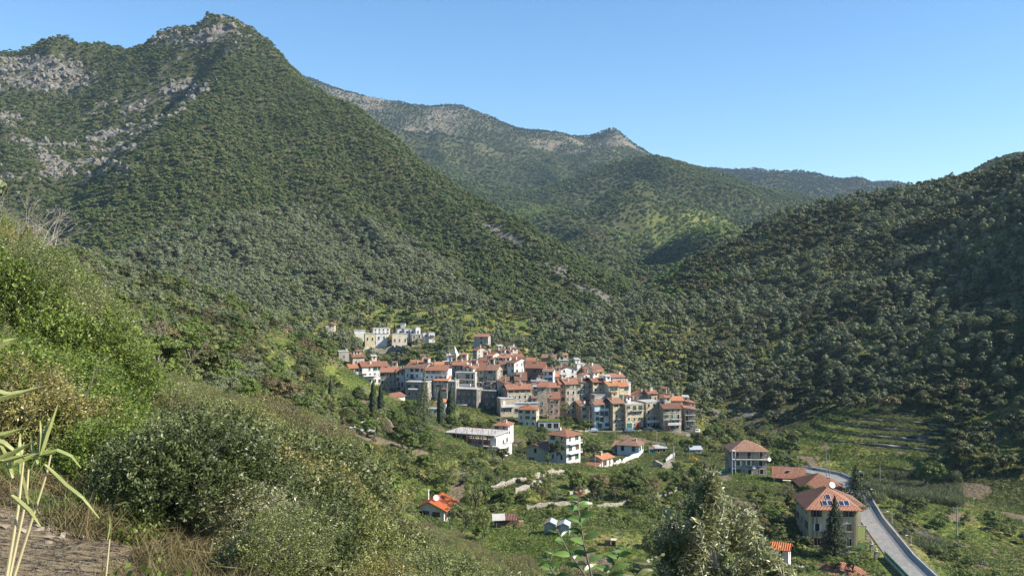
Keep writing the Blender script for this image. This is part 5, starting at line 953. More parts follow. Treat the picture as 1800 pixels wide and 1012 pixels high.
if 'plants' not in DEV:
    # cypresses
    def cypress(px,py,wpx,hpx,lb):
        p,w,h=at_px(px,py,wpx*1.15,hpx*1.1); rs=np.random.RandomState(int(px)); g=Geo(); n=5200; zz=rs.rand(n)**.9; a=rs.rand(n)*6.283; prof=np.sin(np.clip(zz*1.02,0,1)**.75*math.pi)**.55*.5*(1-.35*zz); lump=.85+.25*np.sin(a*3+zz*14)*np.sin(zz*40+a*2)
        P_=np.c_[np.cos(a)*prof*lump*w,np.sin(a)*prof*lump*w,(.03+.97*zz)*h]; Nn=np.c_[np.cos(a),np.sin(a),.35+0*a]+rs.normal(size=(n,3))*.35; leaves(g,P_,Nn,.38,.4,0,rs,np.c_[np.cos(a)*.3,np.sin(a)*.3,np.ones(n)])
        core=[(0,0,h*q) for q in (.02,.15,.35,.55,.75,.9,.97)]; tube(g,core,[w*.3,w*.4,w*.4,w*.34,w*.24,w*.12,w*.03],8)
        r=empty('cypress',(p.x,p.y,p.z-.2),0,lb,'cypress','tall dark cypresses'); obj('crown',g,[ML['pine']],r); g=Geo(); tube(g,[(0,0,-.5),(0,0,h*.2)],[.25,.2],6); obj('trunk',g,[MB['darkbark']],r)
    for q in [(656,740,15,68,'left of the tall cypress pair before the cream cottage'),(669,740,14,60,'right and shorter of the cypress pair before the cream cottage'),(774,746,14,60,'slim cypress left in the pair beside the ravine'),(792,747,18,62,'broadest cypress, right in the pair beside the ravine'),(581,716,10,46,'slender cypress on the left slope near the palms'),(565,714,9,30,'small cypress, leftmost on the slope'),(694,586,5,16,'tiny cypress standing in the cemetery')]: cypress(*q)
    # conifers with tiers
    def conifer(px,py,wpx,hpx,lb,mat='pine',sp=.9,n=16,nl=220,D=None,bark='darkbark'):
        if D: s=D/FPX; p=Vector(((px-CX)*s,D,-(py-CY)*s)); w,h=wpx*s,hpx*s
        else: p,w,h=at_px(px,py,wpx,hpx)
        rs=np.random.RandomState(int(px)+3); g=Geo(); ls=max(.10,.016*h)
        for i in range(n):
            z=h*(.10+.88*i/(n-1)); L=w*.5*(1-(i/(n-1))**1.15*.93)*(.85+.3*rs.rand()); nb=7
            for b_ in range(nb):
                a=b_*6.283/nb+i*1.3+rs.rand()*.5; L2=L*(.7+.45*rs.rand()); m=max(10,int(nl*L2/(w*.5)/2)); t=rs.rand(m)**.7; side=rs.normal(size=m)*.16*L2*(1.1-t)*1.6; dz=-.28*L2*t**1.5+.12*L2*t**3+rs.normal(size=m)*.02*h
                x=np.cos(a)*t*L2-np.sin(a)*side; y=np.sin(a)*t*L2+np.cos(a)*side; leaves(g,np.c_[x,y,z+dz-np.abs(side)*.25],np.c_[np.cos(a)*.5+0*x,np.sin(a)*.5+0*x,1+0*x]+rs.normal(size=(m,3))*.5,ls*1.8,.4,0,rs,np.c_[np.cos(a)+0*x,np.sin(a)+0*x,-.3+0*x])
        r=empty('conifer',(p.x,p.y,p.z-.2),0,lb,'conifer'); obj('crown',g,[ML[mat]],r); g=Geo(); tube(g,[(0,0,-1),(0,0,h*.5),(0,0,h*.98)],[h*.022,h*.013,.02],7); obj('trunk',g,[MB[bark]],r)
    conifer(1467,972,56,102,'dark fir standing in front of the big roadside house',n=20,nl=330,D=184); conifer(1504,930,92,112,'dark fir behind the big roadside house beside the road',n=20,nl=300,D=219)
    conifer(745,750,46,96,'tall thin greyish cedar in front of the blue-white house','olive',n=18,nl=120); conifer(679,694,18,36,'small dark conifer before the patchwork roof house',n=10,nl=120); conifer(812,612,6,26,'narrow dark conifer behind the steeple',n=9,nl=80)
    # palms
    def palm(px,py,wpx,hpx,lb,mat,droop=1.0,nf=34,th=.5):
        p,w,h=at_px(px,py,wpx,hpx); rs=np.random.RandomState(int(px)); r=empty('palm',(p.x,p.y,p.z-.2),0,lb,'palm tree'); g=Geo(); tube(g,[(0,0,-.5),(0,0,h*th*.5),(0,0,h*th)],[.4,.32,.36],8); obj('trunk',g,[MB['bark']],r); g=Geo()
        for i in range(nf):
            a=i*2.4+rs.rand()*.3; up=.15+.85*rs.rand(); L=w*.52*(.85+.3*rs.rand()); m=13; t=np.linspace(0,1,m); rad=L*t; z=h*th+L*(up*1.1*t-(1.0+up*.5)*droop*t*t)
            sp=np.c_[np.cos(a)*rad,np.sin(a)*rad,z]; tube(g,sp,np.linspace(.05,.012,m),4,0)
            for s in(-1,1):
                d=np.array([-math.sin(a)*s,math.cos(a)*s,0]); k=np.repeat(np.arange(1,m),3); q=sp[k]+rs.normal(size=(len(k),3))*.04; ll=L*.2; pt=q+(d*.75+np.array([math.cos(a)*.5,math.sin(a)*.5,-.55*droop]))*ll*(.6+.4*rs.rand(len(k),1))
                v=np.stack([q,(q+pt)/2+[0,0,.03]+np.array([math.cos(a),math.sin(a),0])*.06,pt,(q+pt)/2-np.array([math.cos(a),math.sin(a),0])*.06],1).reshape(-1,3); g.add(v,np.arange(len(v)).reshape(-1,4))
        obj('crown',g,[ML[mat]],r)
    ML['straw']=leaf_material('dead_palm_fronds',(0.30,0.24,0.17),(0.38,0.31,0.22),None,.15); ML['palmg']=leaf_material('palm_fronds',(0.10,0.13,0.05),(0.16,0.18,0.06),None,.25); ML['palmy']=leaf_material('yellowing_fronds',(0.20,0.18,0.05),(0.30,0.24,0.06),None,.25)
    palm(603,748,46,52,'big grey-green palm left of the cypress pair','palmg',.9,46,.55); palm(672,756,46,26,'dead palm with drooping straw-coloured fronds below the cypress pair','straw',1.5,70,.8); palm(650,795,36,34,'yellowing palm at the edge of the nearer thicket','palmy',.9,30,.45); palm(617,730,26,34,'small palm behind the big grey-green palm','palmg',.8,30,.6); palm(473,584,12,18,'tiny palm beside the white house on the far slope','palmg',.8,18,.6); palm(875,744,20,16,'small palm at the mouth of the dark ravine','palmg',.8,24,.5)
    T=[('dark_tree',980,817,40,56,'round dense tree in front of the three-storey white house'),('bright_tree',962,815,18,26,'small bright bush left of the round dense tree'),('broadleaf_tree',1016,806,16,16,'small round dark shrub under the white balconies'),
     ('broadleaf_tree',720,796,46,46,'green tree below the garden pool, left of the building site'),('dark_tree',705,770,40,36,'dark tree beside the dead palm'),('olive_tree',733,780,34,40,'grey-leaved tree between the dead palm and the building site'),('bright_tree',716,722,34,24,'very bright green bush right of the cream cottage'),('broadleaf_tree',630,708,32,34,'bright tree under the white houses at the village\'s left end'),('broadleaf_tree',628,736,40,30,'round green tree left of the cypress pair'),
     ('feathery_tree',790,860,66,64,'big brownish feathery tree behind the orange-roofed house'),('feathery_tree',832,908,68,96,'tall feathery tree right of the orange-roofed house'),('feathery_tree',808,940,80,70,'feathery thicket tree in front of the orange-roofed house'),('feathery_tree',850,950,44,70,'slim feathery tree at the edge of the vegetable rows'),('feathery_tree',760,846,50,46,'feathery tree above the orange-roofed house'),('bright_tree',856,880,44,44,'yellow-green tree right of the tall feathery tree'),('broadleaf_tree',890,880,44,26,'yellow-green bush behind the rustic shed'),('bright_tree',920,882,34,24,'pale green bush right of the rustic shed'),
     ('olive_tree',862,812,30,36,'greyish tree between the building site and rubble wall'),('dark_tree',885,815,34,36,'dark tree with reddish fruit below the building site'),('broadleaf_tree',876,850,22,36,'narrow green tree at the corner of the rubble terrace'),('bright_tree',846,800,16,18,'small yellow-green bush by the unfinished house'),('olive_tree',880,778,26,26,'sparse pale tree right of the unfinished house'),('olive_tree',932,780,26,30,'silver olive behind the sage-green gable house'),('dark_tree',952,768,24,24,'dark tree behind the silver olive'),('broadleaf_tree',935,838,26,16,'blue-green cactus-like clump before the sage-green house'),
     ('brownish_tree',1052,880,60,60,'brown-green bushy tree, left of the dark clump of four'),('brownish_tree',1088,876,56,58,'brown-green bushy tree, second of the dark clump of four'),('dark_tree',1120,880,56,56,'dark bushy tree, third of the clump of four'),('brownish_tree',1150,878,52,48,'greyish bushy tree, right of the clump of four'),('broadleaf_tree',1178,868,50,48,'green tree joined to the right of the dark clump'),('brownish_tree',952,886,34,40,'small brown tree against the rubble wall, left'),('brownish_tree',1018,884,30,40,'small brown tree against the rubble wall, right'),('bright_tree',1205,858,44,30,'bright bush on the bank right of the dark clump'),
     ('broadleaf_tree',1064,757,0,0,''),('broadleaf_tree',1030,757,40,24,'clipped dark green hedge bush beside the blue-white corner house'),('broadleaf_tree',1390,806,54,40,'broad green tree behind the net tunnel'),('bright_tree',1372,808,26,22,'small green tree left in front of the net tunnel'),('broadleaf_tree',1640,864,62,64,'spreading tree with yellowish crown at the edge of the dark meadow'),('dark_tree',1610,900,56,36,'wide dark green thicket left of the dark meadow'),('broadleaf_tree',1460,1004,46,34,'green tree in front of the terrace of the roadside house'),('bright_tree',1500,1008,50,46,'yellow-green tree at the foot of the roadside house'),('dark_tree',1412,968,40,36,'dark tree left of the roadside house'),('dark_tree',1395,905,44,48,'dark olive tree left of the roadside house roofs'),
     ('dark_tree',1532,868,26,18,'dark bush on the verge beyond the roadside fir'),('broadleaf_tree',1520,850,30,24,'green bush behind the top of the roadside fir'),('broadleaf_tree',1545,846,30,22,'round green bush between the roadside fir and the reeds'),('broadleaf_tree',1330,905,56,50,'green tree below the stone house'),('bright_tree',1350,925,56,40,'wide green bush below the white cottage'),('broadleaf_tree',1420,872,40,24,'garden shrub in front of the white cottage'),('brownish_tree',1385,870,36,20,'reddish garden bush in front of the white cottage'),('bright_tree',1250,770,30,28,'light green tree right of the last village house'),('olive_tree',1338,762,16,18,'small grey tree at the foot of the dark ravine wall'),('olive_tree',1308,764,22,16,'grey bush at the foot of the dark ravine wall'),('broadleaf_tree',1205,800,36,34,'dark green tree behind the tall grey pole'),('broadleaf_tree',1225,778,34,22,'bushy tree under the end of the village'),('bright_tree',1160,812,0,0,''),('broadleaf_tree',1022,797,34,30,'green garden tree right of the three-storey white house'),('broadleaf_tree',1048,790,34,24,'round garden tree left of the bluish white cottage'),
     ('broadleaf_tree',742,586,0,0,''),('dark_tree',678,576,26,26,'large dark tree behind the cemetery'),('broadleaf_tree',752,625,30,24,'dark bush beside the cemetery wall\'s right end'),('broadleaf_tree',730,640,40,28,'dark green thicket below the right end of the cemetery wall'),('broadleaf_tree',790,612,26,26,'dark tree left of the steeple'),('bright_tree',765,630,34,16,'bright bushes left of the steeple'),('olive_tree',760,604,20,18,'grey olive right of the cemetery'),('olive_tree',775,606,18,18,'second grey olive right of the cemetery'),('bright_tree',720,566,30,14,'bright yellow-green bush on the terrace above the cemetery')]
    for (k,px,py,w,h,lb) in T:
        if w: p,w_,h_=at_px(px,py,w,h); tree(k,p,w_,h_,lb,'tree' if 'bush' not in lb and 'hedge' not in lb else 'bush')
    for (px,py,w,h,lb) in [(1057,888,14,34,'slim silvery sapling, tallest on the rubble edge'),(1079,886,14,36,'silvery sapling in the middle of the row'),(1100,884,10,24,'short silvery sapling, right of the middle'),(1131,872,16,28,'silvery sapling before the dark trees on the right'),(977,896,14,34,'silvery sapling alone on the left of the row')]:
        p,w_,h_=at_px(px,py,w,h); tree('olive_tree',p,w_,h_*1.1,lb,'sapling','silvery saplings',name='sapling')
    for (px,py,w,h,lb) in [(686,604,24,20,'large yellow bush in the middle of the cemetery'),(667,604,10,14,'small yellow bush left of the large one in the cemetery'),(650,606,14,12,'yellow bush at the left of the cemetery'),(703,606,16,10,'low yellow bush right in the cemetery'),(1218,812,18,14,'yellow flowering bush beside the glossy treetop')]:
        p,w_,h_=at_px(px,py,w,h); tree('yellow_bush',p,w_,h_,lb,'bush',name='yellow_bush')
    OL=[]
    # right hillside: the 300 olives that show largest as trees, the rest as a wood
    x,y,z,px,py,L=cand(-10,420,240,800,6.6,41,4,.5)
    gz=fA(x,y)+3-fB(x,y); k=(((y>330)&(py<745))|((px>1650)&(y>245)&(py<835)&(px<1900)))&(px>950)&(L==0)&(x>15)
    k&=np.array([free(a,b,1.5) for a,b in zip(x,y)])
    ter=(px>1370)&(px<1640)&(py>722); k&=~ter; n=fbm(x,y,55,3); n2=fbm(x+300,y,30,3); rr=np.random.RandomState(8).rand(len(x)); k&=(rr>0.06)
    s=U(len(x),5.2,8.8,42)*(0.9+.25*n2)
    isoak=k&(((px>1400)&(n>0.11))|(n2>.21)|((px>1330)&(py>690)&(rr<.45))|((px>1640)&(py>740))|((y>600)&(n>.03))); isf=k&~isoak&((np.exp(-((px-1200)/100)**2-((py-500)/45)**2)+n2*.8)>.55); iso=k&~isoak&~isf
    for i in np.nonzero(iso)[0]: OL.append((x[i],y[i],z[i]-.3,s[i],s[i]*1.3,0 if px[i]<1815 else 9))
    ib=np.nonzero(isoak)[0]; bigo=ib[np.argsort(-(s/y)[ib]+9*(px[ib]>1815))[:200]]; rest=np.setdiff1d(ib,bigo)
    for i in bigo:
        o=bpy.data.objects.new('oak_tree',m_oak[i%len(m_oak)]); COL.objects.link(o); o.location=(x[i],y[i],z[i]-.3); o.rotation_euler=(0,0,i*1.7); o.scale=(s[i]*1.15,)*3; lb='dark brownish-green oak'+zone_hill(x[i],y[i],z[i]); tag(o,lb,'oak',lb.replace('oak','oaks'))
    stuff('hillside_oaks',c_oak,x[rest],y[rest],z[rest]-.3,s[rest]*1.15,3,42,'dark oak wood high on the right hill','oak wood'); i=isf
    stuff('hillside_saplings',c_fre,x[i],y[i],z[i]-.3,s[i]*1.1,3,43,'light green young wood where the right hill meets the gorge','young wood')
    x,y,z,px,py,L=cand(60,420,300,760,3.1,44,2,.5); k=(y>330)&(px>1000)&(py<740)&(L==0)&(fbm(x,y,12,3)>-.06); k&=np.array([free(a,b,.5) for a,b in zip(x,y)])
    stuff('hillside_undergrowth',c_maq,x[k],y[k],z[k]-.2,U(k.sum(),1.0,2.4,44),4,44,'low green undergrowth between the trees of the right hill','undergrowth')
    # shadowed trees around the dark foot of the hill, far right
    # terraces above the village and foot of the left mountain
    x,y,z,px,py,L=cand(-260,60,385,640,4.6,45,4,.5); n=fbm(x,y,20,3); rr=np.random.RandomState(12).rand(len(x))
    k=(px>395)&(px<1010)&(py<645)&(L==0)&((n+rr*.5)>(.16))&~((px>636)&(px<722)&(py>606)&(py<632)&(y<470)); k&=~((px>630)&(px<768)&(py>578)&(py<612)&(y<490)&(y>445))
    kinds=['olive_tree','dark_tree','broadleaf_tree','shrub','bright_tree']; cnt=0
    for i in np.nonzero(k)[0]:
        if not free(x[i],y[i],2.0): continue
        q=rr[i]*7.3%1; kd='olive_tree' if q<.45 else ('broadleaf_tree' if q<.62 else ('dark_tree' if q<.75 else ('shrub' if q<.92 else 'bright_tree'))); w=3.2+3*rr[i]*rr[i]+(1.0 if kd=='olive_tree' else 0); h=w*(.85+.2*q)
        if kd=='shrub': w*=.6; h*=.5
        if hides(x[i],y[i],z[i],w,h,.3): continue
        sp={'olive_tree':('olive tree','grey olive on the terraced slope behind the village'),'dark_tree':('tree','dark round tree on the terraced slope behind the village'),'broadleaf_tree':('tree','green tree on the terraced slope behind the village'),'shrub':('shrub','low shrub on the terraces behind the village'),'bright_tree':('tree','light green tree on the terraces behind the village')}[kd]
        if kd=='olive_tree': OL.append((x[i],y[i],z[i]-.2,w,h,1)); continue
        c,t=MID[kd][i%len(MID[kd])]; r=empty(kd,(x[i],y[i],z[i]-.2),i*1.3,sp[1],sp[0],sp[0]+'s behind the village'); r.scale=(w,w,h)
        for nm,me in (('crown',c),('trunk',t)): o=bpy.data.objects.new(nm,me); COL.objects.link(o); o.parent=r
        cnt+=1
    # left slope between the foreground and the mountain
    x,y,z,px,py,L=cand(-330,-5,75,440,5.0,46,5,.5); n=fbm(x,y,38,3); rr=np.random.RandomState(14).rand(len(x)); n2=fbm(x+90,y,22,2)
    k=(px<790)&(px>-120)&(L==0)&(y<430)&~((px>560)&(y>300))&~((px>640)&(y>205)); gl=np.exp(-((px-385)/55)**2-((py-640)/26)**2)+np.exp(-((px-545)/30)**2-((py-600)/20)**2)*.5; k&=(rr>.05+.9*gl)
    for i in np.nonzero(k)[0]:
        if not free(x[i],y[i],2.5): continue
        v=n2[i]*1.4+rr[i]*.55; 
        if px[i]<200 and y[i]<200: kd='brownish_tree' if v<.2 else ('bright_tree' if v<.42 else 'olive_tree')
        else: kd='olive_tree' if v<.28 else ('dark_tree' if v<.42 else ('brownish_tree' if v<.5 else ('broadleaf_tree' if v<.58 else 'bright_tree')))
        w=(4.2+3.2*rr[i])*(1 if y[i]>130 else .85); h=w*(.8+.3*((i*37)%10)/10)
        lim=interp_poly([(0,400),(120,415),(180,470),(230,520),(300,545),(640,545)],px[i]) if y[i]<250 else 0
        top=CY-(z[i]+h)/y[i]*FPX
        if top<lim and px[i]>0: h*=.6; w*=.8
        if hides(x[i],y[i],z[i],w,h,.4): continue
        if px[i]>560 and y[i]<300 and top<interp_poly([(560,690),(600,738),(640,775),(700,800),(760,850),(800,900)],px[i]): continue
        if px[i]>600: kd='feathery_tree' if v<.55 else kd
        sp={'olive_tree':'grey olive-like tree','dark_tree':'dark evergreen tree','feathery_tree':'feathery brown-green tree','brownish_tree':'brownish budding tree','broadleaf_tree':'green leafy tree','bright_tree':'light green spring tree'}[kd]; w1,w2=zone_left(x[i],y[i],z[i]); sp=w1+sp+w2
        if kd=='olive_tree': OL.append((x[i],y[i],z[i]-.2,w,h,2)); continue
        if px[i]<-10: continue
        c,t=MID[kd][i%len(MID[kd])]; r=empty(kd,(x[i],y[i],z[i]-.2),i*1.3,sp,'tree',sp.replace('tree','trees')); r.scale=(w,w,h)
        for nm,me in (('crown',c),('trunk',t)): o=bpy.data.objects.new(nm,me); COL.objects.link(o); o.parent=r
    x,y,z,px,py,L=cand(-330,-5,60,440,2.6,47,2,.5); k=(px<600)&(L==0)&(fbm(x,y,9,2)>-.02)
    stuff('slope_undergrowth',c_fre,x[k],y[k],z[k]-.25,U(k.sum(),.9,2.3,47),3,47,'green undergrowth and brambles on the slope left of the village','undergrowth')
    OL.sort(key=lambda q:-(q[3]/q[1])*(0 if q[5]==9 or abs(q[0]/q[1])>.575 else 1)); reg={0:'round grey-green olive tree among its like on the shaded right hillside',1:'grey olive tree on the terraced slope behind the village',2:'grey olive tree on the wooded slope left of the village'}
    for i,(a,b,c_,w,h,q) in enumerate(OL[:300]):
        lb=reg[0 if q==9 else q]
        if q==2: w1,w2=zone_left(a,b,c_); lb=w1+'grey olive tree'+w2
        elif q in (0,9): lb='round grey-green olive tree'+zone_hill(a,b,c_)
        cm,tm=MID['olive_tree'][i%4]; r=empty('olive_tree',(a,b,c_),i*1.3,lb,'olive tree',lb.replace('tree','trees')); r.scale=(w,w,h)
        for nm,me in (('crown',cm),('trunk',tm)): o=bpy.data.objects.new(nm,me); COL.objects.link(o); o.parent=r
    Q=np.array(OL[300:]); stuff('olive_groves',c_olf,Q[:,0],Q[:,1],Q[:,2],Q[:,3],4,41,'grey-green olive groves on the right hill and the slopes behind the village','olive grove',zs=1.3)
    # larger trees between the lower houses and under the village
    x,y,z,px,py,L=cand(-90,120,190,352,6.2,58,5,.5); n=fbm(x,y,26,3); rr=np.random.RandomState(25).rand(len(x)); k=(L==0)&(px>540)&(px<1420)&(n*1.2+rr*.5>np.where((px<900)&(py<800),.10,.36))
    for i in np.nonzero(k)[0]:
        w=3.8+3.0*rr[i]; h=w*(.85+.35*((i*13)%7)/7)
        if not free(x[i],y[i],2.4) or hides(x[i],y[i],z[i],w,h,.15): continue
        kd=['broadleaf_tree','dark_tree','bright_tree','feathery_tree','broadleaf_tree'][(i*7)%5]; zn='under the left half of the village' if px[i]<800 and py[i]<770 else ('below the dark ravine' if px[i]<900 and py[i]<790 else ('left of the vegetable rows' if px[i]<880 else ('among the houses below the village' if py[i]<830 else 'on the lower terraces')))
        lb={'broadleaf_tree':'green broadleaf garden tree','dark_tree':'dark dense garden tree','bright_tree':'light green garden tree','feathery_tree':'feathery brown-green garden tree'}[kd]+' '+zn
        tree(kd,(x[i],y[i],z[i]),w,h,lb,'tree',lb.replace('tree','trees'))
    # crops and young vines standing on the vegetable terraces
    c_vine=bpy.data.collections.new('terrace_crop')
    for i in range(3):
        rs=np.random.RandomState(440+i); g=Geo(); crown_geo(g,rs,1.0,.9,0,10,26,.12,.6,.4,(.3,.45)); c_vine.objects.link(bpy.data.objects.new('terrace_crop',g.mesh('terrace_crop',[ML['garden']])))
    x,y,z,px,py,L=cand(80,200,262,372,1.5,57,2,.35); rr=np.random.RandomState(3).rand(len(x)); gy=height(x,y+.8)-height(x,y-.8); k=(px>1330)&(px<1650)&(py>700)&(np.abs(gy)<.55)&(rr<.62)&(fbm(x,y,16,2)>-.12); stuff('terrace_crops',c_vine,x[k],y[k],z[k]-.05,U(k.sum(),.6,1.5,57),3,57,'rows of crops and vines on the stepped vegetable terraces','crops')
    # valley gardens: bushes one could count, then weeds and rows
    x,y,z,px,py,L=cand(-60,210,118,372,4.4,48,3,.5); n=fbm(x,y,22,3); rr=np.random.RandomState(15).rand(len(x)); k=(L==0)&(px>600)&(px<1900)&((n*1.3+rr*.55)>.30)
    k&=~((px>850)&(px<1130)&(py>920)); order=np.nonzero(k)[0]; nb=0
    for i in order:
        w=1.6+2.6*rr[i]**2; h=w*(.65+.3*((i*13)%7)/7)
        if nb>=290 or not free(x[i],y[i],1.6) or hides(x[i],y[i],z[i],w,h,.12): continue
        kd='shrub' if (i*7)%10<6 else ('bright_tree' if (i*7)%10<8 else 'pale_shrub'); sp={'shrub':'green bush in the valley gardens','bright_tree':'light green young tree in the valley gardens','pale_shrub':'greyish bush in the valley gardens'}[kd]
        c,t=MID[kd][i%len(MID[kd])]; r=empty({'bright_tree':'young_tree'}.get(kd,kd),(x[i],y[i],z[i]-.15),i*1.3,sp,'bush' if kd!='bright_tree' else 'tree',sp.replace('bush','bushes').replace('tree','trees')); r.scale=(w,w,h); nb+=1
        for nm,me in (('crown',c),('trunk',t)): o=bpy.data.objects.new(nm,me); COL.objects.link(o); o.parent=r
    # weeds: tufts of leaves, thick everywhere except plots and paths
    def tuft_set(name,mat,n,seed,nl,hh,asp,ls):
        c=bpy.data.collections.new(name)
        for i in range(n):
            rs=np.random.RandomState(seed+i); g=Geo(); p=np.c_[rs.normal(size=(nl,2))*.28,rs.rand(nl)*hh]; leaves(g,p,np.c_[rs.normal(size=(nl,2)),.8+rs.rand(nl)],ls,asp,0,rs,np.c_[rs.normal(size=(nl,2))*.6,np.ones(nl)]); c.objects.link(bpy.data.objects.new(name,g.mesh(name,[ML[mat]])))
        return c
    c_weed=tuft_set('weed_tuft','garden',3,300,26,.45,.4,.30); c_grass=tuft_set('grass_tuft','grass',3,320,30,.3,.22,.34)
    def not_built(x,y): return np.array([free(a,b,-.1) for a,b in zip(x,y)])
    x,y,z,px,py,L=cand(-60,215,112,372,1.05,49,1,.5); n=fbm(x,y,11,3); cv=cover(x,y,z); rr=np.random.RandomState(16).rand(len(x)); k=(L==0)&(px>560)&(cv[:,2]<.45)&(n+rr*.4>-.0); k[k]&=not_built(x[k],y[k])
    a=k&(fbm(x+70,y,17,3)>0.0); b=k&~a
    stuff('weeds',c_weed,x[a],y[a],z[a]-.05,U(a.sum(),.7,1.7,50),3,50,'leafy weeds and vegetable beds covering the valley floor','weeds'); stuff('valley_grass',c_grass,x[b],y[b],z[b]-.05,U(b.sum(),.6,1.5,51),3,51,'grass covering the valley floor between the gardens','grass')
    # vegetable rows in the near field
    F0=[hit(855,930),hit(1010,945),hit(1000,1008),hit(840,1000)]; rs=np.random.RandomState(4); c_row=tuft_set('crop_tuft','bright',3,340,24,.35,.4,.22); X=[];Y=[]
    for i in range(30):
        t=i/29; a=F0[0].lerp(F0[1],t); b=F0[3].lerp(F0[2],t)
        for j in range(80): q=a.lerp(b,j/79.0); X.append(q.x+rs.normal()*.08); Y.append(q.y+rs.normal()*.1)
    X=np.array(X);Y=np.array(Y); stuff('vegetable_rows',c_row,X,Y,height(X,Y)-.03,U(len(X),.7,1.3,5),3,52,'rows of green vegetables in the field before the rustic shed','vegetables')
    for i in range(26):
        q=F0[0].lerp(F0[1],(i%9)/8).lerp(F0[3].lerp(F0[2],(i%9)/8),(i//9)/2.2); g=Geo(); z_=hz(q.x,q.y); tube(g,[(0,0,-.2),(0,0,1.5)],.035,5); o=obj('stake',g,[POLE],None,(q.x,q.y,z_)); tag(o,'thin wooden stake standing in the vegetable rows','stake','stakes in the vegetable field')
    # reeds by the stream on the right
    x,y,z,px,py,L=cand(85,150,190,285,.8,55,3,.5); k=(px>1500)&(px<1690)&(py>838)&(py<900)&(fbm(x,y,9,2)>-.08); k2=(px>1560)&(px<1660)&(py>960); k|=k2; c_reed=bpy.data.collections.new('reed_clump')
    for i in range(3):
        rs=np.random.RandomState(400+i); g=Geo(); nl=70; p=np.c_[rs.normal(size=(nl,2))*.3,.5+rs.rand(nl)*1.4]; leaves(g,p,np.c_[rs.normal(size=(nl,2)),.2+0*p[:,0]],.9,.07,0,rs,np.c_[rs.normal(size=(nl,2))*.25,np.ones(nl)]); c_reed.objects.link(bpy.data.objects.new('reed_clump',g.mesh('reed_clump',[ML['olive']])))
    stuff('reed_bed',c_reed,x[k],y[k],z[k],U(k.sum(),.8,1.3,56),3,56,'pale green reeds growing along the stream right of the road','reeds')
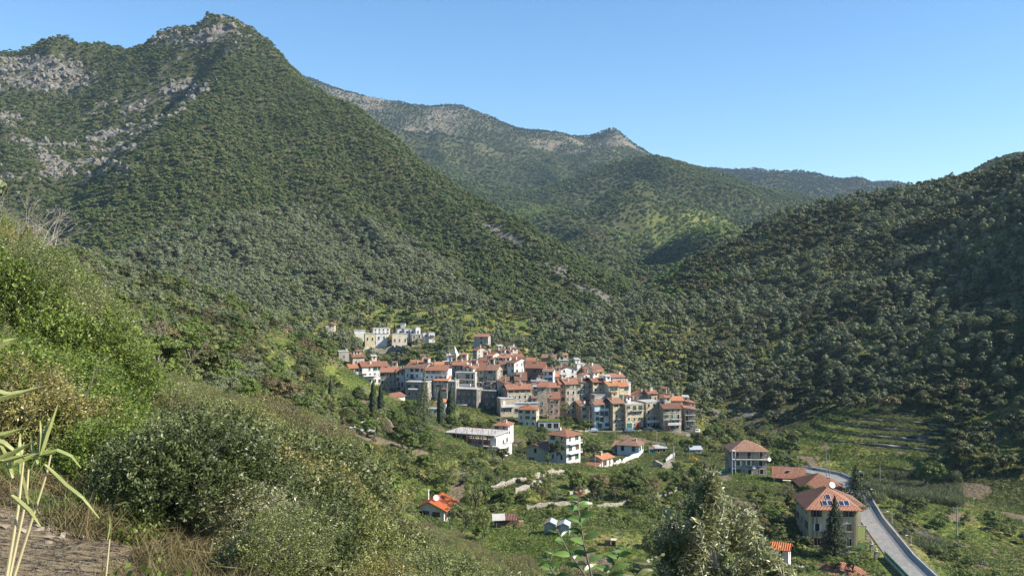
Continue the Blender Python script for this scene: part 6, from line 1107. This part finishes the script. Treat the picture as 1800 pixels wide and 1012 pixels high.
# ------------------------------------------------------------------ far woods (masses nobody could count)
if 'woods' not in DEV:
    # left mountain: evergreen scrub, thinner where the rock shows
    x,y,z,px,py,L=cand(-1000,260,470,1500,4.4,21,4,.75)
    cv=cover(x,y,z); n=fbm(x,y,60,3); rr=np.random.RandomState(3).rand(len(x))
    k=(L==1)&(rr>cv[:,1]*0.78)&(py<interp_poly([(0,900),(2000,900)],px))
    lowz=interp_poly([(100,520),(300,400),(480,385),(560,365),(640,378),(740,440),(830,520),(880,575),(930,640),(1100,700)],px)+n*90
    ol=k&(py>lowz); sz=U(len(x),3.6,7.2,31)*(1-0.35*np.clip(cv[:,1],0,1))
    m=k&~ol
    stuff('mountain_scrub',c_maq,x[m],y[m],z[m]-0.2,sz[m],4,1,'dark evergreen scrub covering the steep pointed mountain on the left','scrub')
    pale=ol&(np.random.RandomState(9).rand(len(x))<0.78); dk=ol&~pale
    stuff('olive_wood',c_olf,x[pale],y[pale],z[pale]-0.3,sz[pale]*1.25,4,2,'grey green olive wood on the lower flank of the left mountain','wood')
    stuff('oak_wood',c_oak,x[dk],y[dk],z[dk]-0.3,sz[dk]*1.15,3,3,'dark oaks scattered through the wood below the left mountain','wood')
    # middle hill: fresh green chestnuts, dark pines above
    x,y,z,px,py,L=cand(-250,1100,880,2250,7.2,22,6,.75)
    k=(L==3); n=fbm(x,y,160,4); q=1.0*np.exp(-((px-1190)/135)**2-((py-398)/46)**2)+.85*np.exp(-((px-935)/80)**2-((py-385)/28)**2)+n*.9+0.3*(np.random.RandomState(5).rand(len(x))-0.5)
    a=k&(q>0.50)&(px<1420); b=k&~a; sz=U(len(x),6.5,10,32)
    br=a&(fbm(x+500,y,90,3)>0.06)&(px<1110); a=a&~br
    stuff('chestnut_wood',c_fre,x[a],y[a],z[a]-0.5,sz[a],3,4,'light green spring wood on the rounded middle hill','wood')
    stuff('leafless_wood',c_brn,x[br],y[br],z[br]-0.5,sz[br],3,5,'brownish wood not yet in leaf on the middle hill','wood')
    stuff('evergreen_wood',c_maq,x[b],y[b],z[b]-0.5,sz[b],4,6,'dark green wood along the top of the middle hill','wood')
    # long far range
    x,y,z,px,py,L=cand(-1300,950,1750,3350,10.2,23,7,.8)
    n=fbm(x,y,110,4); cv=cover(x,y,z); op=np.clip(cv[:,2]*1.25,0,1); rr=np.random.RandomState(6).rand(len(x))
    k=(L==2)&(rr>op*0.8-n*0.9); sz=U(len(x),7.5,12,33)*(1-0.35*op)
    up=k&(cv[:,2]>0.25)|(k&(py<250)); lo_=k&~up
    stuff('crest_pines',c_pin,x[up],y[up],z[up]-2.0,sz[up]*0.9,3,7,'scattered dark pines along the crest of the long far range','wood')
    stuff('range_wood',c_maq,x[lo_],y[lo_],z[lo_]-0.5,sz[lo_],4,8,'blue green wood covering the lower slopes of the far range','wood')
    x,y,z,px,py,L=cand(400,1900,2600,3900,12,24,8)
    k=(L==4); sz=U(len(x),9,14,34); stuff('far_pine_wood',c_pin,x[k],y[k],z[k]-4.0,sz[k],3,9,'dark pine wood on the farthest low ridge','wood')
    x,y,z,px,py,L=cand(500,1000,1000,1450,7,25,6); k=(L==5); stuff('ridge_wood',c_maq,x[k],y[k],z[k]-0.5,U(k.sum(),6,9,35),4,10,'dark wood on the ridge at the far right edge','wood')

    # crags breaking the scrub near the summit, on the left cliff and down the rocky band
    c_rock=bpy.data.collections.new('crag'); ROCKM=stone('crag_limestone',(0.18,0.17,0.15),0.9,0.3,(0.21,0.155,0.115),0.4)
    for i in range(4):
        rs=np.random.RandomState(700+i); bm=bmesh.new(); bmesh.ops.create_icosphere(bm,subdivisions=2,radius=1.0)
        for v in bm.verts:
            k=vnoise(np.array([v.co.x*2.1+i*7]),np.array([v.co.y*2.1+v.co.z*3.3]))[0]; v.co=Vector((v.co.x*(.5+.9*k),v.co.y*(.5+.9*k),v.co.z*(.6+1.1*k)))
        me=bpy.data.meshes.new('crag'); bm.to_mesh(me); bm.free(); me.materials.append(ROCKM); c_rock.objects.link(bpy.data.objects.new('crag',me))
    x,y,z,px,py,L=cand(-1000,-150,620,1500,5.5,29,4,.8); cv=cover(x,y,z); rr=np.random.RandomState(4).rand(len(x)); k=(L==1)&(cv[:,1]>.38)&(rr<cv[:,1]*.6)
    stuff('limestone_crags',c_rock,x[k],y[k],z[k]-.8,U(k.sum(),1.0,2.4,71)**1.9*(.6+.7*cv[k,1]),4,71,'grey limestone crags and outcrops among the scrub of the pointed mountain','crags',tilt=.5)
# ------------------------------------------------------------------ near slope: thickets with true leaves, canes, path
if 'fore' not in DEV:
    NEAR={}
    def spray_geo(g,rs,w,h,z0,ntw,lpt,leaf,asp,tl=.22,low=-.35,lump=7,mi=0,bmi=1,droop=.0):
        """a crown of leafy twigs: each twig is a fine stem with leaves left and right; coordinates in units of the plant's width"""
        c=np.array([0,0,z0+h/2]); ax=np.array([w/2,w/2,h/2]); d=rs.normal(size=(ntw*3,3)); d/=np.linalg.norm(d,axis=1,keepdims=True); d=d[d[:,2]>low][:ntw]; n=len(d)
        ld=rs.normal(size=(lump,3)); ld/=np.linalg.norm(ld,axis=1,keepdims=True); k=(d@ld.T).max(1); rad=(.50+.60*np.clip((k-.50)*2.0,0,1))*(.8+.25*rs.rand(n)); deep=rs.rand(n)<.35; rad=np.where(deep,rad*(.55+.3*rs.rand(n)),rad)
        tip=c+d*ax*rad[:,None]; dr=d*.8+rs.normal(size=(n,3))*.45+[0,0,.35-droop]; dr/=np.linalg.norm(dr,axis=1,keepdims=True); base=tip-dr*tl*(.7+.6*rs.rand(n,1))
        side=np.cross(dr,rs.normal(size=(n,3))); side/=np.linalg.norm(side,axis=1,keepdims=True)
        for j in range(lpt):
            t=(j+.5)/lpt; p=base+(tip-base)*t; s_=side*(1 if j%2 else -1); al=dr*.6+s_*.9; al/=np.linalg.norm(al,axis=1,keepdims=True); nn=np.cross(al,dr)+rs.normal(size=(n,3))*.45+[0,0,.5]; ll=leaf*(.7+.5*rs.rand(n,1))
            nn/=np.linalg.norm(nn,axis=1,keepdims=True); al=al-nn*(al*nn).sum(1,keepdims=True); al/=np.linalg.norm(al,axis=1,keepdims=True); b=np.cross(nn,al); c0=p+al*ll*.08; v=np.stack([c0,c0+al*ll*.5+b*ll*asp*.5,c0+al*ll,c0+al*ll*.5-b*ll*asp*.5],1).reshape(-1,3); g.add(v,np.arange(len(v)).reshape(-1,4),mi)
        r=leaf*.05; u=np.cross(dr,[.3,.2,1.0]); u/=np.linalg.norm(u,axis=1,keepdims=True)+1e-9
        v=np.stack([base-u*r,base+u*r,tip+u*r*.5,tip-u*r*.5],1).reshape(-1,3); g.add(v,np.arange(len(v)).reshape(-1,4),bmi)
    def limbs(g,rs,w,h,n=6,r=.010,mi=1):
        for k in range(n):
            a=k*6.283/n+rs.rand(); e=np.array([math.cos(a)*w*.30*rs.uniform(.5,1.0),math.sin(a)*w*.30*rs.uniform(.5,1.0),h*rs.uniform(.5,.8)]); m=e*[.45,.45,.5]+rs.normal(size=3)*.04
            tube(g,[(0,0,-.15),m*.5,m,e],[r,r*.8,r*.6,r*.2],5,mi)
            for q in range(3): f=m+(e-m)*rs.rand()+0; t=f+rs.normal(size=3)*.13+[0,0,.1]; tube(g,[f,(f+t)/2+rs.normal(size=3)*.02,t],[r*.35,r*.25,r*.1],4,mi)
    def near_kind(kind,mat,bark,n,seed,**k):
        out=[]
        for i in range(n):
            rs=np.random.RandomState(seed*50+i); g=Geo(); spray_geo(g,rs,**k); c=g.mesh('crown',[ML[mat],MB[bark]]); g=Geo(); limbs(g,rs,k['w'],k['z0']+k['h'],mi=0); out.append((c,g.mesh('stems',[MB[bark]])))
        NEAR[kind]=out
    near_kind('evergreen','laurel','darkbark',3,81,w=1.0,h=.85,z0=.02,ntw=1500,lpt=12,leaf=.026,asp=.42,tl=.10,lump=14)
    near_kind('mixed','mixed','bark',3,82,w=1.0,h=.9,z0=.02,ntw=1300,lpt=12,leaf=.020,asp=.42,tl=.12,lump=12)
    near_kind('bright','bright','bark',3,83,w=1.0,h=.9,z0=.02,ntw=1100,lpt=10,leaf=.026,asp=.62,tl=.10,lump=12)
    near_kind('glossy','oleaster','bark',2,84,w=1.0,h=1.0,z0=.02,ntw=850,lpt=12,leaf=.030,asp=.30,tl=.15,lump=10)
    near_kind('brown','brown','bark',2,85,w=1.0,h=.9,z0=.02,ntw=1000,lpt=10,leaf=.018,asp=.5,tl=.12,lump=12)
    LAB={'evergreen':('evergreen_shrub','dark evergreen thicket shrub with leathery leaves on the near slope'),'mixed':('thicket_shrub','olive-green small-leaved shrub in the near thicket'),'bright':('leafy_shrub','bright green leafy shrub on the near left slope'),'glossy':('glossy_shrub','narrow-leaved glossy shrub at the bottom of the thicket'),'brown':('budding_shrub','brownish shrub just coming into leaf above the bright green thicket')}
    def nearplant(kind,p,w,h,label=None,rz=0,grp=True,name=None):
        nm,lb=LAB[kind]; c,t=NEAR[kind][int(abs(p[0]*7+p[1]*13))%len(NEAR[kind])]; r=empty(name or nm,p,rz,label or lb,'shrub',(lb.replace('shrub','shrubs') if grp else None)); r.scale=(w,w,h)
        for n_,me in (('crown',c),('stems',t)): o=bpy.data.objects.new(n_,me); COL.objects.link(o); o.parent=r
        return r
    T1=[(-200,540),(0,545),(100,560),(180,590),(215,640),(265,690),(330,668),(380,662),(430,668),(520,695),(590,712),(620,752),(650,800),(690,846),(722,900),(800,920),(830,935),(880,962),(950,990),(1000,998),(1150,1010),(1800,1040)]
    TN=[(-200,950),(0,960),(180,960),(205,880),(228,770),(262,718),(330,735),(400,765),(470,805),(600,850),(750,905),(870,958),(950,1005),(1100,1006),(1800,1050)]
    SIL=np.full(300,5000.0)
    x,y=jgrid(-62,24,8.5,80,2.3,61,.5); od=np.argsort(y); x=x[od]; y=y[od]; rr=np.random.RandomState(62).rand(len(x)); z=height(x,y); px,py=proj(x,y,z); cnt=0
    for i in range(len(x)):
        if px[i]<-260 or px[i]>1500: continue
        if abs((x[i]+.52*y[i]+.6)/2.4)<1.05 and y[i]<20: continue
        if y[i]<20 and px[i]<215: continue
        pt=[px[i]-1.1/y[i]*FPX,px[i],px[i]+1.1/y[i]*FPX]; L_=TN if y[i]<17 else T1; lim=max(interp_poly(L_,q) for q in pt)
        if y[i]>40: lim=max(interp_poly([(-200,340),(0,352),(90,405),(160,465),(230,560),(300,640),(400,668),(520,695),(590,712),(620,752),(650,800),(690,846),(722,900),(800,920),(830,935),(880,962),(1800,1040)],q) for q in pt)
        ztop=-(lim-CY)/FPX*y[i]; h=ztop-z[i]; h*= .86+.16*rr[i]
        if h<1.0: continue
        hmax=4.6+3*rr[i] if y[i]>40 else (5.0+1.5*rr[i]); 
        if px[i]>430 and y[i]<75: hmax=9.5
        if h>hmax: h=hmax
        w=min(5.4,max(2.2,h*.95))*(.9+.25*rr[i])
        tp=CY-(z[i]+h)/y[i]*FPX; b0=int((px[i]-w*.35/y[i]*FPX+300)/8); b1=int((px[i]+w*.35/y[i]*FPX+300)/8)+1; b0=max(0,b0); b1=min(299,max(b1,b0+1))
        if b1<36 or SIL[b0:b1].max()<tp-4: continue
        q0=b0+(b1-b0)//5; q1=max(q0+1,b1-(b1-b0)//5); SIL[q0:q1]=np.minimum(SIL[q0:q1],tp+12)
        if px[i]<215 and y[i]<42: kd='bright' if rr[i]<.85 else 'mixed'
        elif y[i]>40: kd=('brown' if rr[i]<.45 else ('bright' if rr[i]<.6 else 'mixed')) if px[i]<330 else ('mixed' if rr[i]<.8 else 'brown')
        elif y[i]<17: kd='mixed' if rr[i]<.6 else ('glossy' if rr[i]<.85 else ('bright' if px[i]<420 else 'mixed'))
        else: kd='evergreen' if (px[i]<560 and rr[i]<.7) else ('mixed' if rr[i]<.92 else 'evergreen')
        zone='beside the dirt path' if px[i]<330 and y[i]<17 else ('along the bottom edge of the thicket' if y[i]<17 else ('above the bright green thicket at the left edge' if px[i]<215 and y[i]>40 else ('at the left edge, over the path' if px[i]<215 else ('behind the near thicket, on the open slope' if y[i]>40 else ('in the dark heart of the near thicket' if px[i]<480 else 'on the right flank of the near thicket')))))
        lb={'evergreen':'dark leathery-leaved evergreen shrub','mixed':'olive-green small-leaved shrub','bright':'bright green leafy shrub','glossy':'narrow-leaved glossy shrub','brown':'brownish budding shrub'}[kd]+' '+zone
        o=nearplant(kd,(x[i],y[i],z[i]-.1),w,h,lb,i*1.1); o['group']=lb.replace('shrub','shrubs'); cnt+=1
    print('near plants',cnt)
    # glossy-leaved tree rising at the bottom right
    def tree_at(px_,top,bot,D,wpx,kind,label,name):
        X=(px_-CX)/FPX*D; zt=-(top-CY)/FPX*D; zb=hz(X,D); return nearplant(kind,(X,D,zb),wpx/FPX*D,zt-zb,label,px_,False,name)
    g=Geo(); D=10.0; X=(1262-CX)/FPX*D; zb=hz(X,D); rs=np.random.RandomState(5); root=empty('glossy_tree',(X,D,zb),0,'tall narrow-leaved tree with glossy cream-highlighted leaves, its top rising at the bottom right','tree')
    for (px_,top,bot,wp,nt_) in [(1238,814,900,50,110),(1230,846,960,95,230),(1190,900,1040,120,240),(1290,882,1010,120,240),(1345,925,1060,110,190),(1250,940,1120,190,420),(1170,985,1120,110,160),(1320,990,1130,150,280),(1388,985,1080,60,90),(1260,1080,1350,260,350)]:
        q=rs.uniform(-.35,.35); s_=D/FPX; c0=np.array([(px_-CX)*s_-X,q,-(bot-CY)*s_-zb]); h_=(bot-top)*s_; w_=wp*s_; gg=Geo(); spray_geo(gg,rs,w_,h_,0,nt_,13,.072,.28,.20,-.6,5); 
        for v,f,m in zip(gg.v,gg.f,gg.m): g.add(v+c0,f-(f.min()),m[0])
    crown=obj('crown',g,[ML['oleaster'],MB['pale']],root); g=Geo(); tz=-(1010-CY)/FPX*D-zb; tube(g,[(.1,0,-.3),(.05,.05,tz*.5),(0,0,tz),(-.1,0,tz+.6),(-.14,0,tz+1.15)],[.09,.07,.035,.012,.005],7)
    for a in range(16): t=rs.rand(); b=np.array([0,0,tz*(.6+.5*t)]); e=b+[rs.uniform(-.5,.5),rs.uniform(-.3,.3),rs.uniform(.3,.6)]; tube(g,[b,(b+e)/2+[0,0,.05],e],[.010,.006,.003],5)
    obj('trunk',g,[MB['pale']],root)
    # sprouting twigs with large leaves close to the camera, bottom centre
    ML['sprout']=leaf_material('sprout_leaves',(0.085,0.15,0.03),(0.12,0.20,0.04),(0.16,0.17,0.06),.3,.35,.5,.25,.5); rs=np.random.RandomState(9)
    def bigleaf(g,p,dirv,nrm,L,W_,mi=0,bend=.25):
        d=np.array(dirv,float); d/=np.linalg.norm(d); n=np.array(nrm,float); n-=d*(n@d); n/=np.linalg.norm(n)+1e-9; b=np.cross(d,n); m=7; v=[]
        for i in range(m):
            t=i/(m-1); ww=W_*.5*max(0.0,math.sin(t**.8*math.pi))**.8 if 0<t<1 else .0; c=np.array(p)+d*L*t-n*bend*L*t*t; v+=[c-b*ww+n*ww*.35,c,c+b*ww+n*ww*.35]
        f=[]
        for i in range(m-1): f+=[(3*i,3*i+1,3*i+4,3*i+3),(3*i+1,3*i+2,3*i+5,3*i+4)]
        g.add(v,f,mi)
    for j,(pts,nl,lb) in enumerate([([(1040,1012),(1028,960),(1020,905),(1022,880)],13,'leafy sprout with a red tip, tallest at the bottom centre'),([(1030,1012),(1000,975),(978,935)],7,'short reddish sprout left of the tallest one'),([(1060,1030),(1085,990),(1110,965)],11,'leafy sprout leaning right at the bottom centre'),([(990,1030),(965,1000),(975,975)],7,'low sprout at the bottom centre, leftmost'),([(1090,1040),(1130,1005),(1170,985)],9,'sprout reaching toward the glossy tree')]):
        D=4.2+.25*j; s_=D/FPX; P3=[np.array([(a-CX)*s_,D+.06*k,-(b-CY)*s_]) for k,(a,b) in enumerate(pts)]; P3=[P3[0]+np.array([0,.1,-1.6])]+P3; r=empty('sprout',P3[0],0,lb,'sprout','sprouts close to the camera'); o0=P3[0]; P3=[q-o0 for q in P3]; g=Geo(); tube(g,P3,np.linspace(.008,.002,len(P3)),6); obj('stem',g,[MB['bark']],r); g=Geo()
        for i in range(int(nl*1.6)):
            t=.35+.65*(i+.5)/int(nl*1.6); u=t*(len(P3)-1); k=min(int(u),len(P3)-2); p=P3[k]+(P3[k+1]-P3[k])*(u-k); a=i*2.4+rs.rand(); bigleaf(g,p,(math.cos(a),math.sin(a)*.7,.25+.3*rs.rand()),(rs.uniform(-.4,.4),-.9,.7),(.092 if t<.8 else (.055 if t<.93 else .03))*rs.uniform(.75,1.15),.034 if t<.8 else .018,1 if (t>.93 and j<2) else 0,.3)
        obj('leaves',g,[ML['sprout'],RUST],r)
    # canes at the left edge
    ML['cane']=leaf_material('cane_blades',(0.24,0.29,0.08),(0.36,0.37,0.14),None,.4,.45,.4,.2,.3); STK=plain('cane_stalk',(0.42,0.36,0.20),.6)
    def pix(l,D): s_=D/FPX; return [np.array([(a-CX)*s_,D+.02*i,-(b-CY)*s_]) for i,(a,b) in enumerate(l)]
    def blade(g,l,D,wd):
        P3=pix(l,D); q=[]; 
        for i in range(len(P3)-1):
            for t in (0,.33,.66): q.append(P3[i]+(P3[i+1]-P3[i])*t)
        q.append(P3[-1]); n=len(q); v=[]
        for i,p in enumerate(q):
            t=i/(n-1); d=q[min(i+1,n-1)]-q[max(0,i-1)]; u=np.cross(d,[0,1,0]); u/=np.linalg.norm(u)+1e-9; w_=wd*.5*min(1,(1-t)*2.2)*min(1,.4+t*4); v+=[p-u*w_+[0,.004,0],p+[0,-.003,0],p+u*w_+[0,.004,0]]
        f=[]
        for i in range(n-1): f+=[(3*i,3*i+1,3*i+4,3*i+3),(3*i+1,3*i+2,3*i+5,3*i+4)]
        g.add(v,f)
    CN=[('tallest cane, its blades spreading over the path at the left edge',3.2,[(-20,1180),(20,1012),(45,920),(67,837),(71,798)],[[(70,800),(78,760),(92,712)],[(69,800),(66,770),(60,742)],[(71,800),(73,770),(72,742)],[(71,800),(95,794),(115,806),(128,828)],[(78,816),(110,855),(135,880),(161,918)],[(66,815),(50,790),(44,765)]]),
        ('cane with drooping dry blades, second from the left edge',3.0,[(-25,1200),(6,1012),(20,900),(24,815)],[[(24,815),(40,806),(57,800)],[(22,840),(2,800),(-20,770)],[(20,870),(45,900),(60,930)],[(24,816),(26,790),(24,765)]]),
        ('cane mostly outside the frame at the left edge',2.6,[(-90,1250),(-50,1000),(-45,720)],[[(-45,720),(0,698),(27,692),(67,680)],[(-45,770),(0,766),(31,755)],[(-45,830),(0,805),(58,774)],[(-45,640),(0,602),(22,595)],[(-45,760),(0,782),(30,812)],[(-40,800),(0,812),(50,800)],[(-30,680),(0,694),(24,696)]]),
        ('thin dry cane stalk leaning right at the left edge',3.4,[(0,1200),(12,1012),(36,880),(35,830)],[[(35,830),(38,860),(40,890)],[(35,832),(30,800),(32,780)]]),
        ('single dry grass stem right of the path',6.0,[(175,1100),(184,1012),(188,950)],[[(188,950),(190,930),(189,910)]])]
    for lb,D,st,bl in CN:
        P3=pix(st,D); zg=hz(P3[0][0],D); P3=[np.array([P3[0][0]-.02,D,min(zg,P3[0][2]-.01)])]+P3; o0=P3[0].copy(); r=empty('cane',o0,0,lb,'cane','canes at the left edge'); g=Geo(); tube(g,[p-o0 for p in P3],[.009,.008,.007,.005,.004,.003][:len(P3)],7); obj('stalk',g,[STK],r)
        for b_ in bl: g=Geo(); blade(g,b_,D,.018 if D<5 else .01); me=g.mesh('blade',[ML['cane']]); o=bpy.data.objects.new('blade',me); COL.objects.link(o); o.parent=r; o.location=-Vector(o0)
    # bare pale trees
    def bare(p,h,lb,seed):
        rs=np.random.RandomState(seed); g=Geo()
        def br(a,d,L,r,dep):
            m=a+d*L*.5+rs.normal(size=3)*L*.08; e=a+d*L+rs.normal(size=3)*L*.08; tube(g,[a,m,e],[r,r*.8,r*.6],5)
            if dep==0: return
            for _ in range(3 if dep>1 else 4):
                dd=d+rs.normal(size=3)*.55+[0,0,.12]; dd/=np.linalg.norm(dd); br(e if rs.rand()<.7 else m,dd,L*rs.uniform(.55,.8),r*.55,dep-1)
        for k in range(3): a=k*2.1+rs.rand(); br(np.array([0,0,-.2]),np.array([math.cos(a)*.45,math.sin(a)*.3,1.0]),h*.3,h*.011,4)
        o=obj('bare_tree',g,[MB['greybark']],None,p); tag(o,lb,'bare tree')
    for i,(px_,py_,D,h,lb) in enumerate([(30,560,62,9.5,'bare pale-branched tree at the left edge'),(85,545,72,9,'bare pale-branched tree, second from the left edge'),(120,560,66,6,'bare white-twigged tree right of the leftmost two'),(240,640,52,4.2,'small bare white tree above the bright thicket'),(275,620,85,6,'bare white-branched tree in front of the grassy slope'),(150,610,48,4,'low bare tree among the brownish bushes'),(415,600,150,7,'thin bare grey tree on the middle of the left slope'),(330,600,110,6,'bare grey tree beside the clearing')]):
        X=(px_-CX)/FPX*D; bare((X,D,hz(X,D)),h,lb,i+20)
    PST=plain('path_stone',(0.24,0.20,0.145),.9)
    # path side: stones, low brambles and grass
    rs=np.random.RandomState(31)
    for i in range(16):
        X,Y=-7.2+rs.normal()*.45,14.3+rs.normal()*.5; g=Geo(); iv,jf=ico(); s_=rs.uniform(.04,.09); g.add(iv*s_*[1.2,.9,.6]*(1+.25*rs.normal(size=(len(iv),1))),jf); o=obj('stone',g,[PST],None,(X,Y,hz(X,Y)+.02)); tag(o,'loose pale stone lying on the dirt path at the lower left','stone','stones on the dirt path')
    def tset(name,mat,n,seed,nl,hh,asp,ls,sp):
        c=bpy.data.collections.new(name)
        for i in range(n):
            r_=np.random.RandomState(seed+i); g=Geo(); p=np.c_[r_.normal(size=(nl,2))*sp,ls*.4+r_.rand(nl)*hh]; leaves(g,p,np.c_[r_.normal(size=(nl,2)),.3+.7*r_.rand(nl)],ls,asp,0,r_,np.c_[r_.normal(size=(nl,2))*.5,np.ones(nl)]); c.objects.link(bpy.data.objects.new(name,g.mesh(name,[ML[mat]])))
        return c
    cg=tset('near_grass_tuft','grass',3,500,90,.12,.035,.35,.14); cdg=tset('dry_grass_tuft','brown',2,520,80,.1,.03,.4,.16); cb=tset('bramble_clump','bright',3,540,260,.30,.6,.075,.22)
    x,y=jgrid(-26,4,3.0,24,.42,63,.5); z=height(x,y); px,py=proj(x,y,z); pd=np.abs((x+.52*y+.6)/2.4); n=fbm(x,y,2.2,3); k=(px>-200)&(px<700)&((pd>.75)|(n>.12)); dry=k&(fbm(x+9,y,3,2)>.02); gr=k&~dry
    stuff('near_grass',cg,x[gr],y[gr],z[gr]-.02,U(gr.sum(),.6,1.5,64),3,64,'tufts of thin green grass beside the dirt path','grass'); stuff('dry_grass',cdg,x[dry],y[dry],z[dry]-.02,U(dry.sum(),.6,1.4,65),2,65,'dry brown grass and litter beside the dirt path','grass')
    x,y=jgrid(-26,0,6,24,.7,66,.5); z=height(x,y); px,py=proj(x,y,z); k=(px>-200)&(px<260)&(fbm(x,y,3.1,2)>.0)&(np.abs((x+.52*y+.6)/2.4)>.6); stuff('brambles',cb,x[k],y[k],z[k]-.03,U(k.sum(),.7,1.7,67),3,67,'bright green brambles creeping over the edge of the path','brambles')
# ------------------------------------------------------------------ the air of the valley
if 'haze' not in DEV:
    m=bpy.data.materials.new('haze'); t=nt(m); t.nodes.remove(t.nodes['Principled BSDF']); v=N(t,'ShaderNodeVolumePrincipled'); v.inputs['Color'].default_value=(0.50,0.74,1.0,1); v.inputs['Density'].default_value=0.00005; v.inputs['Anisotropy'].default_value=0.0; t.links.new(v.outputs[0],t.nodes['Material Output'].inputs['Volume'])
    g=Geo(); zmin=min(q[2] for q in ground.bound_box)-1.0; box(g,-5600,5600,-60,5700,zmin,max(q[2] for q in ground.bound_box)+30); o=obj('haze',g,[m]); tag(o,kind='stuff',label='thin bluish air filling the valley',cat='haze')
